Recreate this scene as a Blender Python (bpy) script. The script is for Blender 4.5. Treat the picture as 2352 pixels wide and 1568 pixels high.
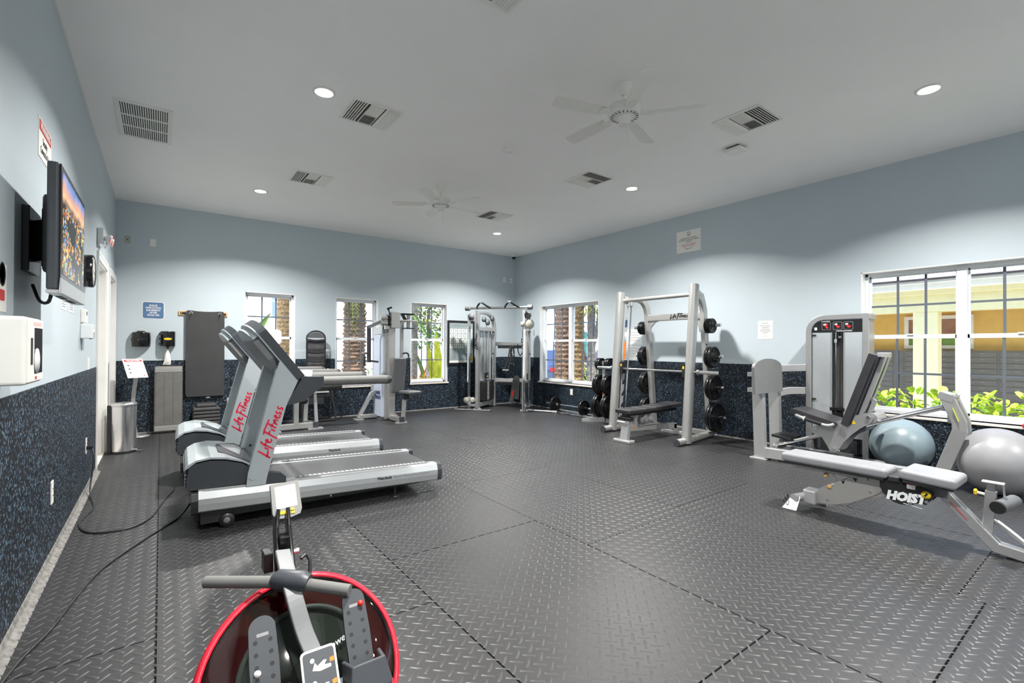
import bpy, bmesh, math, random
from mathutils import Vector, Matrix
import numpy as np
for o in list(bpy.data.objects): bpy.data.objects.remove(o, do_unlink=True)
scene = bpy.context.scene
COL = scene.collection
random.seed(7)
# ------------------------------------------------------------------ camera
CAMH, YAW, PIT, ROL, FPX, SY = 1.3956, 0.6384, 0.0063, 0.0047, 1085.845, 5.94
cd = bpy.data.cameras.new('camera'); cam = bpy.data.objects.new('camera', cd); COL.objects.link(cam)
cd.sensor_width = 36.0; cd.lens = FPX / 2352 * 36.0; cd.shift_y = SY / 2352; cd.clip_start = .05; cd.clip_end = 300
_R = Vector((math.cos(YAW), -math.sin(YAW), 0)); _F = Vector((math.sin(YAW), math.cos(YAW), 0)); _Z = Vector((0, 0, 1))
_f = _F * math.cos(PIT) + _Z * math.sin(PIT); _u = -_F * math.sin(PIT) + _Z * math.cos(PIT)
_r = _R * math.cos(ROL) + _u * math.sin(ROL); _u2 = -_R * math.sin(ROL) + _u * math.cos(ROL)
M = Matrix.Identity(4)
for i in range(3): M[i][0] = _r[i]; M[i][1] = _u2[i]; M[i][2] = -_f[i]; M[i][3] = (0, 0, CAMH)[i]
cam.matrix_world = M
scene.camera = cam
# ------------------------------------------------------------------ world, sun, exposure
SKY, SUN, LAMP, EXPO = 0.36, 2.9, 76.0, 1.0
w = bpy.data.worlds.new('world'); scene.world = w; w.use_nodes = True
nt = w.node_tree; bg = nt.nodes['Background']
sky = nt.nodes.new('ShaderNodeTexSky'); sky.sky_type = 'NISHITA'; sky.sun_disc = False
sky.sun_elevation = math.radians(70); sky.sun_rotation = math.radians(215); sky.air_density = 1.0; sky.dust_density = 1.5
nt.links.new(sky.outputs[0], bg.inputs[0]); bg.inputs[1].default_value = SKY
sl = bpy.data.lights.new('sun', 'SUN'); sl.energy = SUN; sl.angle = math.radians(.6); sl.color = (1, .95, .87)
so = bpy.data.objects.new('sun', sl); COL.objects.link(so)
so.rotation_euler = Vector((.24, .22, -.94)).to_track_quat('-Z', 'Y').to_euler(); so.location = (-6, -6, 14)
vs = scene.view_settings; vs.view_transform = 'Standard'; vs.look = 'None'; vs.gamma = 1.0; vs.use_curve_mapping = False; vs.exposure = EXPO
scene.cycles.max_bounces = 8; scene.cycles.diffuse_bounces = 5; scene.cycles.transparent_max_bounces = 16

# ------------------------------------------------------------------ materials
MATS = {}
def rgb(h):
    h = h.lstrip('#'); v = [int(h[i:i+2], 16) / 255 for i in (0, 2, 4)]
    return tuple((c / 12.92 if c <= .04045 else ((c + .055) / 1.055) ** 2.4) for c in v)
def mat(name, col, rough=.5, metal=0.0, var=.04, scale=8.0, bump=0.0, bscale=60.0, emit=None, spec=.5, coat=0.0, aniso=0):
    """plain procedural material: noise-varied colour, optional fine bump"""
    if isinstance(col, str): col = rgb(col)
    m = bpy.data.materials.new(name); m.use_nodes = True; n = m.node_tree; b = n.nodes['Principled BSDF']
    b.inputs['Roughness'].default_value = rough; b.inputs['Metallic'].default_value = metal
    b.inputs['Specular IOR Level'].default_value = spec; b.inputs['Coat Weight'].default_value = coat
    tc = n.nodes.new('ShaderNodeTexCoord'); nz = n.nodes.new('ShaderNodeTexNoise'); nz.inputs['Scale'].default_value = scale; nz.inputs['Detail'].default_value = 3
    n.links.new(tc.outputs['Object'], nz.inputs['Vector'])
    cr = n.nodes.new('ShaderNodeValToRGB'); e = cr.color_ramp.elements
    e[0].position = .3; e[1].position = .7
    e[0].color = tuple(max(0, c * (1 - var)) for c in col) + (1,); e[1].color = tuple(min(1, c * (1 + var)) for c in col) + (1,)
    n.links.new(nz.outputs['Fac'], cr.inputs['Fac']); n.links.new(cr.outputs['Color'], b.inputs['Base Color'])
    if bump:
        n2 = n.nodes.new('ShaderNodeTexNoise'); n2.inputs['Scale'].default_value = bscale; n2.inputs['Detail'].default_value = 2
        n.links.new(tc.outputs['Object'], n2.inputs['Vector'])
        bp = n.nodes.new('ShaderNodeBump'); bp.inputs['Strength'].default_value = bump; bp.inputs['Distance'].default_value = .01
        n.links.new(n2.outputs['Fac'], bp.inputs['Height']); n.links.new(bp.outputs['Normal'], b.inputs['Normal'])
    if emit:
        b.inputs['Emission Color'].default_value = tuple(emit[0]) + (1,); b.inputs['Emission Strength'].default_value = emit[1]
    MATS[name] = m
    return m
def flecks(name, base, fl, scale, thr, rough=.6, base2=None, stretch=(1, 1, 1)):
    """dark rubber with scattered coloured crumbs"""
    m = bpy.data.materials.new(name); m.use_nodes = True; n = m.node_tree; b = n.nodes['Principled BSDF']; b.inputs['Roughness'].default_value = rough
    b.inputs['Specular IOR Level'].default_value = .35
    tc = n.nodes.new('ShaderNodeTexCoord'); mp = n.nodes.new('ShaderNodeMapping'); mp.inputs['Scale'].default_value = stretch
    n.links.new(tc.outputs['Object'], mp.inputs['Vector'])
    vo = n.nodes.new('ShaderNodeTexVoronoi'); vo.inputs['Scale'].default_value = scale; n.links.new(mp.outputs[0], vo.inputs['Vector'])
    sp = n.nodes.new('ShaderNodeSeparateColor'); n.links.new(vo.outputs['Color'], sp.inputs[0])
    r = n.nodes.new('ShaderNodeValToRGB'); r.color_ramp.interpolation = 'CONSTANT'
    els = r.color_ramp.elements; els[0].position = 0; els[0].color = tuple(base) + (1,)
    els[1].position = thr; els[1].color = tuple(fl[0]) + (1,)
    for i, c in enumerate(fl[1:]):
        k = els.new(thr + (1 - thr) * (i + 1) / len(fl)); k.color = tuple(c) + (1,)
    if base2:
        k = els.new(thr * .5); k.color = tuple(base2) + (1,)
    n.links.new(sp.outputs[0], r.inputs[0]); n.links.new(r.outputs[0], b.inputs['Base Color'])
    bp = n.nodes.new('ShaderNodeBump'); bp.inputs['Strength'].default_value = .25; bp.inputs['Distance'].default_value = .004
    n.links.new(vo.outputs['Distance'], bp.inputs['Height']); n.links.new(bp.outputs['Normal'], b.inputs['Normal'])
    MATS[name] = m; return m
def glassmat(name, tint=(1, 1, 1), refl=.06, rough=0.0):
    m = bpy.data.materials.new(name); m.use_nodes = True; n = m.node_tree; n.nodes.clear()
    o = n.nodes.new('ShaderNodeOutputMaterial'); t = n.nodes.new('ShaderNodeBsdfTransparent'); t.inputs[0].default_value = tuple(tint) + (1,)
    g = n.nodes.new('ShaderNodeBsdfGlossy'); g.inputs['Roughness'].default_value = rough
    nz = n.nodes.new('ShaderNodeTexNoise'); nz.inputs['Scale'].default_value = 2
    fr = n.nodes.new('ShaderNodeFresnel'); fr.inputs[0].default_value = 1.0 + refl * 7
    ge = n.nodes.new('ShaderNodeNewGeometry'); iv = n.nodes.new('ShaderNodeMath'); iv.operation = 'SUBTRACT'; iv.inputs[0].default_value = 1.0; n.links.new(ge.outputs['Backfacing'], iv.inputs[1])
    ml = n.nodes.new('ShaderNodeMath'); ml.operation = 'MULTIPLY'; n.links.new(fr.outputs[0], ml.inputs[0]); n.links.new(iv.outputs[0], ml.inputs[1])
    mx = n.nodes.new('ShaderNodeMixShader'); n.links.new(ml.outputs[0], mx.inputs[0]); n.links.new(t.outputs[0], mx.inputs[1]); n.links.new(g.outputs[0], mx.inputs[2])
    n.links.new(mx.outputs[0], o.inputs[0]); MATS[name] = m; return m
mat('wall_paint', '#bac5cb', .55, var=.015, scale=1.5, bump=.05, bscale=180)
mat('ceiling_paint', '#f5f3f0', .8, var=.012, scale=2, bump=.05, bscale=220)
flecks('wainscot_rubber', (.0045, .0055, .008), [(.05, .09, .125), (.11, .17, .22), (.03, .055, .10)], 90, .77, .55, base2=(.008, .011, .017))
mat('floor_rubber', (.020, .020, .021), .40, var=.16, scale=1.4, bump=.10, bscale=420, spec=.55)
mat('tread_rubber', (.036, .036, .037), .42, var=.12, scale=3, spec=.5)
mat('subfloor', (.01, .01, .01), .9)
mat('cove_rubber', (.16, .155, .145), .8, var=.4, scale=30)
mat('white_trim', '#e9e8e4', .45, var=.015)
mat('white_plastic', '#e8e6df', .4, var=.015)
mat('sash_white', '#e4e6e8', .35, var=.01)
mat('muntin_backlit', '#5f666f', .5, var=.02)  # white muntins: their backlit shade is put into this grey
mat('sill_stone', '#e2d8cc', .3, var=.06, scale=20)
mat('silver', (.47, .475, .475), .36, .7, var=.02)
mat('silver_warm', (.50, .495, .48), .36, .7, var=.02)
mat('silver_light', (.50, .505, .505), .34, .55, var=.02)
mat('chrome', (.75, .75, .75), .12, 1.0, var=.02)
mat('steel', (.55, .55, .55), .28, 1.0, var=.05)
mat('brushed', (.62, .62, .63), .22, .95, var=.06, scale=4)
mat('black_plastic', (.014, .014, .015), .38, var=.1)
mat('black_gloss', (.006, .006, .007), .16, var=.1)
mat('black_iron', (.012, .012, .013), .28, .3, var=.15)
mat('black_vinyl', (.028, .028, .031), .42, var=.1, bump=.08, bscale=300)
mat('grey_vinyl', (.10, .105, .11), .45, var=.08, bump=.08, bscale=300)
mat('pale_vinyl', (.24, .245, .26), .38, var=.06, bump=.06, bscale=300)
mat('dark_plastic', (.040, .045, .052), .45, var=.06)
mat('mid_plastic', (.15, .155, .16), .5, var=.05)
mat('grip_foam', (.13, .13, .125), .75, var=.06, bump=.1, bscale=500)
mat('tm_silver', (.40, .44, .455), .42, .25, var=.02)
mat('tm_rail', (.52, .535, .545), .32, .6, var=.02)
mat('belt', (.05, .05, .052), .34, var=.12, scale=3)
mat('tread_grey', (.30, .31, .31), .5, var=.06)
mat('platform_grey', (.17, .175, .175), .5, var=.05)
mat('red_logo', (.62, .01, .045), .45, var=.02)
mat('red_rim', (.60, .014, .035), .3, var=.05)
mat('red_paint', (.55, .02, .02), .45, var=.05)
mat('yellow', (.78, .53, .02), .4, var=.05)
mat('orange', (.85, .20, .02), .5, var=.04)
mat('ink', (.012, .012, .013), .6)
mat('ink_grey', (.25, .25, .26), .6)
mat('navy', (.03, .05, .13), .5)
mat('paper', '#eceae4', .6, var=.01)
mat('paper_pale', '#dfe3e4', .6, var=.01)
mat('wood', (.55, .33, .13), .5, var=.25, scale=18)
mat('mat_foam', (.035,.035,.036), .62, var=.12, scale=3, bump=.06, bscale=200)
mat('step_grey', (.13, .128, .118), .6, var=.1, scale=6, bump=.15, bscale=240)
mat('step_pale', (.26, .255, .245), .5, var=.05)
mat('sign_blue', '#4f7096', .5, var=.02)
mat('ball_blue', (.20,.26,.285), .35, var=.05)
mat('ball_grey', (.24,.24,.25), .38, var=.05)
mat('mesh_fabric', (.055, .055, .058), .7, var=.3, scale=14)
mat('shroud', (.60, .66, .78), .4, .1, var=.02)
mat('shroud_clear', (.55, .58, .60), .16, .55, var=.08, scale=1.2)
mat('stack_black', (.035, .035, .038), .38, .2, var=.2, scale=12)
mat('lens', (1, 1, 1), .4, emit=((1, .985, .95), 14))
mat('screen_white', (.8, .8, .8), .3, emit=((1, 1, 1), 1.1))
mat('exit_red', (.75, .35, .33), .4, emit=((1, .25, .2), .35))
mat('clear_plastic', (.72, .74, .74), .2, var=.02)
mat('pulley_cream', (.40,.39,.34), .4, var=.05)
mat('chart_bg', (.33, .38, .40), .5, var=.15, scale=3)
glassmat('window_glass', (.97, .985, .98), .05)
glassmat('tank_glass', (.42, .46, .42), .07, .03)
# outdoors
mat('stucco_white', '#f2f0ea', .9, var=.02, bump=.2, bscale=40)
mat('stucco_yellow', (.74,.50,.15), .9, var=.05, bump=.2, bscale=60)
mat('stucco_cream', (.86, .79, .48), .9, var=.04, bump=.2, bscale=60)
mat('concrete', (.74,.73,.70), .9, var=.06, scale=2)
mat('soil', (.42,.38,.32), .95, var=.3)
mat('lawn', (.10, .20, .03), .95, var=.4, scale=20)
mat('asphalt', (.16, .16, .165), .9, var=.1)
mat('palm_bark', (.27, .175, .085), .95, var=.45, scale=30, bump=.6, bscale=50)
mat('palm_bark_red', (.29, .185, .125), .95, var=.45, scale=24, bump=.6, bscale=40)
mat('tree_bark', (.22, .20, .18), .95, var=.4, scale=16, bump=.6, bscale=40)
mat('leaf_lime', (.50, .66, .05), .5, var=.35, scale=30)
mat('leaf_green', (.10, .24, .03), .5, var=.5, scale=20)
mat('leaf_mix', (.22, .26, .05), .55, var=.6, scale=9)
mat('leaf_yellow', (.48, .50, .03), .45, var=.3, scale=8)
mat('leaf_banana', (.16, .30, .05), .45, var=.3, scale=6)
mat('leaf_orange', (.75, .25, .04), .5, var=.3, scale=10)
mat('mailbox', (.19, .18, .165), .5, .3, var=.05)
mat('mailbox_dark', (.06, .057, .052), .6)
mat('roof_tile', (.30, .22, .20), .8, var=.3, scale=5)
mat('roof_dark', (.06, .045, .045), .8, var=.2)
mat('teal_door', (.02, .16, .14), .5, var=.05)
mat('car_blue', (.06,.09,.18), .2, .4, coat=.6)
mat('car_white', (.62, .68, .70), .25, .2, coat=.5)
mat('car_red', (.10,.07,.08), .3, .2, coat=.5)
mat('car_glass', (.01, .015, .02), .05)
mat('pane_blue', (.25, .33, .50), .15)
mat('pane_brown', (.30, .16, .10), .25, var=.3, scale=3)

# ------------------------------------------------------------------ mesh builder
def V(*a): return Vector(a[0]) if len(a) == 1 else Vector(a)
class MB:
    def __init__(s): s.v = []; s.f = []; s.sm = []
    def add(s, vs, fs, smooth=False):
        b = len(s.v); s.v += [tuple(v) for v in vs]
        s.f += [tuple(i + b for i in f) for f in fs]; s.sm += [smooth] * len(fs); return s
    def box(s, c, d, R=None, rz=0, taper=1.0):
        c = V(c); hx, hy, hz = d[0] / 2, d[1] / 2, d[2] / 2
        R = R or Matrix.Rotation(rz, 3, 'Z')
        vs = [c + R @ V(x * hx * (taper if z > 0 else 1), y * hy * (taper if z > 0 else 1), z * hz) for z in (-1, 1) for y in (-1, 1) for x in (-1, 1)]
        return s.add(vs, [(0, 2, 3, 1), (4, 5, 7, 6), (0, 1, 5, 4), (2, 6, 7, 3), (0, 4, 6, 2), (1, 3, 7, 5)])
    def mm(s, a, b): return s.box([(a[i] + b[i]) / 2 for i in range(3)], [abs(b[i] - a[i]) for i in range(3)])
    def sweep(s, pts, sec, up=(0, 0, 1), closed=False, cap=True, smooth=False, scales=None):
        """2-D section (side, up) swept along a path with mitred joints"""
        pts = [V(p) for p in pts]; n = len(pts); up = V(up); m = len(sec); rings = []
        for i, p in enumerate(pts):
            a = pts[i - 1] if (i > 0 or closed) else None; b = pts[(i + 1) % n] if (i < n - 1 or closed) else None
            d1 = (p - a).normalized() if a is not None else None; d2 = (b - p).normalized() if b is not None else None
            t = (d1 + d2).normalized() if (d1 is not None and d2 is not None and (d1 + d2).length > 1e-6) else (d1 if d1 is not None else d2)
            side = t.cross(up)
            if side.length < 1e-4: side = t.cross(V(1, 0, 0) if abs(t.x) < .9 else V(0, 1, 0))
            side.normalize(); u = side.cross(t).normalized(); k = 1.0; mit = None
            if d1 is not None and d2 is not None:
                c = max(.35, math.sqrt(max(0, (1 + d1.dot(d2)) / 2)))
                bend = (d2 - d1)
                if bend.length > 1e-5: mit = bend.normalized(); k = 1 / c
            sc = scales[i] if scales else 1.0
            ring = []
            for (x, y) in sec:
                o = side * x * sc + u * y * sc
                if mit is not None: o += mit * o.dot(mit) * (k - 1)
                ring.append(p + o)
            rings.append(ring)
        vs = [v for r in rings for v in r]; fs = []
        for i in range(n if closed else n - 1):
            j = (i + 1) % n
            for k in range(m): fs.append((i * m + k, i * m + (k + 1) % m, j * m + (k + 1) % m, j * m + k))
        s.add(vs, fs, smooth)
        if cap and not closed:
            s.add(rings[0], [tuple(reversed(range(m)))]); s.add(rings[-1], [tuple(range(m))])
        return s
    def tube(s, pts, r, n=10, **k):
        if isinstance(r, (list, tuple)): k['scales'] = list(r); r = 1.0
        k.setdefault('smooth', True)
        return s.sweep(pts, [(r * math.cos(2 * math.pi * i / n), r * math.sin(2 * math.pi * i / n)) for i in range(n)], **k)
    def beam(s, a, b, w, h, up=(0, 0, 1), r=0):
        return s.sweep([a, b], rrect(w, h, r) if r else [(-w/2, -h/2), (w/2, -h/2), (w/2, h/2), (-w/2, h/2)], up, smooth=bool(r))
    def beams(s, pts, w, h, up=(0, 0, 1), r=0, smooth=None):
        return s.sweep(pts, rrect(w, h, r) if r else [(-w/2, -h/2), (w/2, -h/2), (w/2, h/2), (-w/2, h/2)], up, smooth=bool(r) if smooth is None else smooth)
    def lathe(s, prof, c=(0, 0, 0), axis=(0, 0, 1), n=24, smooth=True):
        ax = V(axis).normalized(); q = V(0, 0, 1).rotation_difference(ax); c = V(c); vs = []; fs = []
        for (r, z) in prof:
            for i in range(n):
                a = 2 * math.pi * i / n; vs.append(c + q @ V(r * math.cos(a), r * math.sin(a), z))
        for j in range(len(prof) - 1):
            for i in range(n): fs.append((j*n+i, j*n+(i+1) % n, (j+1)*n+(i+1) % n, (j+1)*n+i))
        s.add(vs, fs, smooth)
        if prof[0][0] > 1e-6: s.add(vs[:n], [tuple(reversed(range(n)))])
        if prof[-1][0] > 1e-6: s.add(vs[-n:], [tuple(range(n))])
        return s
    def cyl(s, a, b, r, n=16):
        a = V(a); b = V(b); return s.lathe([(r, 0), (r, (b - a).length)], a, b - a, n)
    def prism(s, poly, o, u, v, t, smooth=False):
        """polygon (2-D, in u/v from o) given thickness vector t"""
        o, u, v, t = V(o), V(u), V(v), V(t); n = len(poly)
        A = [o + u * p[0] + v * p[1] for p in poly]; B = [a + t for a in A]
        if u.cross(v).dot(t) < 0: A, B = B, A
        s.add(A, [tuple(reversed(range(n)))]); s.add(B, [tuple(range(n))])
        s.add(A + B, [(i, (i + 1) % n, n + (i + 1) % n, n + i) for i in range(n)], smooth); return s
    def sphere(s, c, r, nu=24, nv=14, sc=(1, 1, 1)):
        prof = [(max(0.0, r * math.sin(math.pi * j / nv)), -r * math.cos(math.pi * j / nv)) for j in range(nv + 1)]
        b = len(s.v); s.lathe(prof, (0, 0, 0), (0, 0, 1), nu)
        for i in range(b, len(s.v)): s.v[i] = tuple(c[k] + s.v[i][k] * sc[k] for k in range(3))
        return s
def rrect(w, h, r, n=4, cx=0, cy=0):
    out = []
    for (sx, sy, a0) in ((1, -1, -90), (1, 1, 0), (-1, 1, 90), (-1, -1, 180)):
        for i in range(n + 1):
            a = math.radians(a0 + 90 * i / n); out.append((cx + sx * (w/2 - r) + r * math.cos(a), cy + sy * (h/2 - r) + r * math.sin(a)))
    return out
def oval(a, b, n=18): return [(a * math.cos(2*math.pi*i/n), b * math.sin(2*math.pi*i/n)) for i in range(n)]
def arc(c, r, a0, a1, n=8): return [(c[0] + r * math.cos(math.radians(a0 + (a1-a0)*i/n)), c[1] + r * math.sin(math.radians(a0 + (a1-a0)*i/n))) for i in range(n + 1)]
def bez(p, n=14):
    """smooth (Catmull-Rom) curve through points"""
    p = [V(q) for q in p]; P = [p[0]] + p + [p[-1]]; out = []
    for i in range(1, len(P) - 2):
        a, b, c, d = P[i-1], P[i], P[i+1], P[i+2]
        for k in range(n):
            t = k / n; out.append(.5 * ((2*b) + (c-a)*t + (2*a-5*b+4*c-d)*t*t + (3*b-a-3*c+d)*t**3))
    out.append(p[-1]); return out
# ------------------------------------------------------------------ scene helpers
def mesh_of(name, mb):
    me = bpy.data.meshes.new(name); me.from_pydata(mb.v, [], mb.f)
    me.polygons.foreach_set('use_smooth', mb.sm); me.update(); return me
def obj(name, mb, m, parent=None, bevel=0, seg=2, off=None):
    if off is not None: mb.v = [(v[0]-off[0], v[1]-off[1], v[2]-off[2]) for v in mb.v]
    me = mb if isinstance(mb, bpy.types.Mesh) else mesh_of(name, mb)
    if m and not me.materials: me.materials.append(MATS[m])
    o = bpy.data.objects.new(name, me); COL.objects.link(o)
    if parent is not None: o.parent = parent
    if bevel:
        b = o.modifiers.new('bevel', 'BEVEL'); b.width = bevel; b.segments = seg; b.limit_method = 'ANGLE'; b.angle_limit = math.radians(40); b.harden_normals = False
    return o
def tag(o, label, cat, group=None):
    o['label'] = label; o['category'] = cat
    if group: o['group'] = group
    return o
class Thing:
    """an Empty at the base; parts given in world (or local) coordinates"""
    def __init__(s, name, label, cat, loc=(0, 0, 0), rz=0, group=None, local=False, kind=None):
        s.e = bpy.data.objects.new(name, None); COL.objects.link(s.e); s.e.location = loc; s.e.rotation_euler = (0, 0, rz); s.e.empty_display_size = .1
        if kind: s.e['kind'] = kind
        else: tag(s.e, label, cat, group)
        s.loc = V(loc); s.local = local
    def p(s, name, mb, m, bevel=0, seg=2, parent=None, label=None):
        o = obj(name, mb, m, parent or s.e, bevel, seg, None if (s.local or isinstance(mb, bpy.types.Mesh)) else s.loc)
        if label: o['label'] = label
        return o
def one(name, mb, m, label, cat, group=None, bevel=0, seg=2, kind=None):
    """a thing that is a single mesh; origin at its base centre"""
    xs, ys, zs = zip(*mb.v); c = ((min(xs)+max(xs))/2, (min(ys)+max(ys))/2, min(zs))
    o = obj(name, mb, m, None, bevel, seg, c); o.location = c
    if kind: o['kind'] = kind
    else: tag(o, label, cat, group)
    return o
def text_mesh(s, size=.1, align='CENTER', shear=0.0, width=None, ext=.0004, lines=1.0, bold=0.0):
    cu = bpy.data.curves.new('lettering', 'FONT'); cu.body = s; cu.size = size; cu.align_x = align; cu.align_y = 'CENTER'
    cu.shear = shear; cu.extrude = ext; cu.resolution_u = 2; cu.space_line = lines; cu.offset = bold
    ob = bpy.data.objects.new('lettering', cu); COL.objects.link(ob)
    dg = bpy.context.evaluated_depsgraph_get(); me = bpy.data.meshes.new_from_object(ob.evaluated_get(dg))
    bpy.data.objects.remove(ob, do_unlink=True); bpy.data.curves.remove(cu)
    n = len(me.vertices); co = np.empty(n * 3); me.vertices.foreach_get('co', co); co = co.reshape(-1, 3)
    if width and n:
        wdt = co[:, 0].max() - co[:, 0].min(); co[:, 0] *= width / wdt
    return me, co
def text(T, s, o, u, v, m, size=.1, name='lettering', parent=None, **k):
    """flat lettering laid on a surface: origin o, reading direction u, up direction v"""
    me, co = text_mesh(s, size, **k)
    u = V(u).normalized(); v = V(v).normalized(); w = u.cross(v); off = V(0, 0, 0) if T.local else T.loc
    A = np.array([u, v, w]); co = co @ A + np.array(V(o) - off)
    me.vertices.foreach_set('co', co.ravel()); me.update()
    me.materials.clear(); me.materials.append(MATS[m])
    ob = bpy.data.objects.new(name, me); COL.objects.link(ob); ob.parent = parent or T.e
    return ob
# script wordmark drawn as ribbons (strokes in a box about 5.2 wide, 1 tall)
WM = [[(.0,-.25),(.05,-.12),(.42,.95)], [(-.02,.02),(.3,.04),(.62,.12)], [(.72,.08),(.84,.5)], [(.9,.68),(.92,.73)],
      [(.86,-.28),(1.08,.55),(1.22,.9),(1.36,.92)], [(.96,.5),(1.3,.52)], [(1.3,.3),(1.55,.42),(1.58,.55),(1.46,.56),(1.38,.36),(1.42,.14),(1.58,.1),(1.72,.22)],
      [(1.85,-.3),(2.1,.45),(2.28,.98)], [(1.98,.93),(2.4,1.0),(3.45,.93)], [(2.08,.5),(2.45,.53)], [(2.5,.08),(2.62,.5)], [(2.66,.68),(2.68,.73)],
      [(2.8,.08),(3.05,.9)], [(2.78,.5),(3.12,.52)], [(3.12,.06),(3.25,.48),(3.28,.3),(3.45,.5),(3.52,.42),(3.5,.1)],
      [(3.66,.28),(3.9,.4),(3.94,.52),(3.84,.55),(3.74,.36),(3.78,.12),(3.92,.09),(4.05,.2)], [(4.05,.08),(4.25,.1),(4.3,.22),(4.18,.34),(4.22,.52),(4.4,.55)],
      [(4.5,.08),(4.7,.1),(4.75,.22),(4.62,.34),(4.66,.52),(4.86,.55)]]
def wordmark(T, o, u, v, length, m, thick=.075, parent=None, name='wordmark'):
    k = length / 4.9; u = V(u).normalized(); v = V(v).normalized(); w = u.cross(v); mb = MB(); o = V(o)
    for st in WM:
        P = bez([(x, y, 0) for x, y in st], 4) if len(st) > 2 else [V((x, y, 0)) for x, y in st]
        P = [o + (u * (p.x - 2.45) + v * (p.y - .3)) * k for p in P]
        L = len(P); A = []; B = []
        for i, p in enumerate(P):
            d = (P[min(i+1, L-1)] - P[max(i-1, 0)]).normalized(); sd = w.cross(d); tk = thick * k * (.65 + .35 * math.sin(math.pi * (i + .5) / L))
            A.append(p + sd * tk); B.append(p - sd * tk)
        mb.add(A + B, [(i, i + 1, L + i + 1, L + i) for i in range(L - 1)])
    return T.p(name, mb, m, parent=parent)
def copy_tree(o, parent=None):
    c = o.copy(); COL.objects.link(c); c.parent = parent
    for ch in list(o.children): copy_tree(ch, c)
    return c
# ================================================================== ROOM
XL, XR, YB, YF, H, WZ = -.5815, 7.157, 9.523, -3.2, 3.66, 1.153
TH = .22
def struct(name, mb, m, bevel=0): 
    return one(name, mb, m, None, None, kind='structure', bevel=bevel)
def spans(lo, hi, holes):
    """wall rectangles (a0,a1,z0,z1) around holes (a0,a1,z0,z1)"""
    out = []; a = lo
    for (h0, h1, z0, z1) in sorted(holes):
        out.append((a, h0, 0, 1e9)); out.append((h0, h1, z1, 1e9))
        if z0 > 0: out.append((h0, h1, 0, z0))
        a = h1
    out.append((a, hi, 0, 1e9)); return out
# --- floor: sub-slab, loose-laid tread mats, raised tread bars
fl = struct('floor', MB().mm((XL-TH, YF-TH, -.15), (XR+TH, YB+TH, -.012)), 'subfloor')
fo = V(fl.location)
MATW, MATL, G = 1.22, 1.83, .0014
off = [2.345, 1.12, 2.37, .65, 1.6, 2.4, 1.0]
mats_rect = []
x = -1.22
for c in range(-1, 6):
    x0, x1 = max(XL, c * 1.221 - .01), min(XR, (c + 1) * 1.221 - .01)
    if c == 5: x1 = XR
    y = off[c % 7] - 1.83 * 4
    while y < YB:
        y0, y1 = max(y, YF), min(y + MATL, YB)
        if y1 - y0 > .05: mats_rect.append((x0, x1, y0, y1))
        y += MATL
mm_cache = {}
for (x0, x1, y0, y1) in mats_rect:
    k = (round(x1-x0, 3), round(y1-y0, 3))
    if k not in mm_cache:
        hx, hy = (x1-x0)/2 - G, (y1-y0)/2 - G
        mb = MB().add([(-hx, -hy, 0), (hx, -hy, 0), (hx, hy, 0), (-hx, hy, 0), (-hx+.003, -hy+.003, .012), (hx-.003, -hy+.003, .012), (hx-.003, hy-.003, .012), (-hx+.003, hy-.003, .012)],
                      [(4, 5, 6, 7), (0, 1, 5, 4), (1, 2, 6, 5), (2, 3, 7, 6), (3, 0, 4, 7)])
        mm_cache[k] = mesh_of('floor_mat', mb); mm_cache[k].materials.append(MATS['floor_rubber'])
    o = obj('floor_mat', mm_cache[k], None, fl); o.location = V((x0+x1)/2, (y0+y1)/2, -.012) - fo
    dz = random.uniform(-.0006, .0006); o.location.z += dz
def treads():
    p = .053; L, W, hh = .031, .0062, .0023; pts = []
    nx = 240
    for i in range(-nx, nx):
        for j in range(-nx, nx):
            u, v = i * p, j * p
            X = (u + v) * .7071 + 3.3; Y = (v - u) * .7071 + 4.0
            if not (XL + .05 < X < XR - .02 and .15 < Y < YB - .02): continue
            if Y < -.5 * (X - 3.0) : continue
            pts.append((X, Y, (i + j) & 1))
    A = np.array(pts); n = len(A); ang = np.where(A[:, 2] > 0, math.pi/4, -math.pi/4)
    l = np.array([(-L, -W, 0), (L, -W, 0), (L, W, 0), (-L, W, 0), (-L+.006, -W*.45, hh), (L-.006, -W*.45, hh), (L-.006, W*.45, hh), (-L+.006, W*.45, hh)])
    c, s = np.cos(ang)[:, None], np.sin(ang)[:, None]
    co = np.empty((n, 8, 3)); co[:, :, 0] = A[:, :1] + l[:, 0] * c - l[:, 1] * s; co[:, :, 1] = A[:, 1:2] + l[:, 0] * s + l[:, 1] * c; co[:, :, 2] = l[:, 2] - .0002
    q = np.array([(4, 5, 6, 7), (0, 1, 5, 4), (1, 2, 6, 5), (2, 3, 7, 6), (3, 0, 4, 7)])
    F = (np.arange(n)[:, None, None] * 8 + q).reshape(-1, 4)
    me = bpy.data.meshes.new('raised_treads'); me.vertices.add(n*8); me.vertices.foreach_set('co', (co.reshape(-1, 3) - np.array(fo)).ravel())
    me.loops.add(len(F)*4); me.loops.foreach_set('vertex_index', F.ravel().astype(np.int32)); me.polygons.add(len(F))
    me.polygons.foreach_set('loop_start', np.arange(0, len(F)*4, 4, dtype=np.int32)); me.polygons.foreach_set('loop_total', np.full(len(F), 4, dtype=np.int32)); me.update(); me.validate()
    o = obj('raised_treads', me, 'tread_rubber', fl); o['kind'] = 'stuff'
treads()
# --- ceiling
struct('ceiling', MB().mm((XL-TH, YF-TH, H), (XR+TH, YB+TH, H+.2)), 'ceiling_paint')
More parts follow.
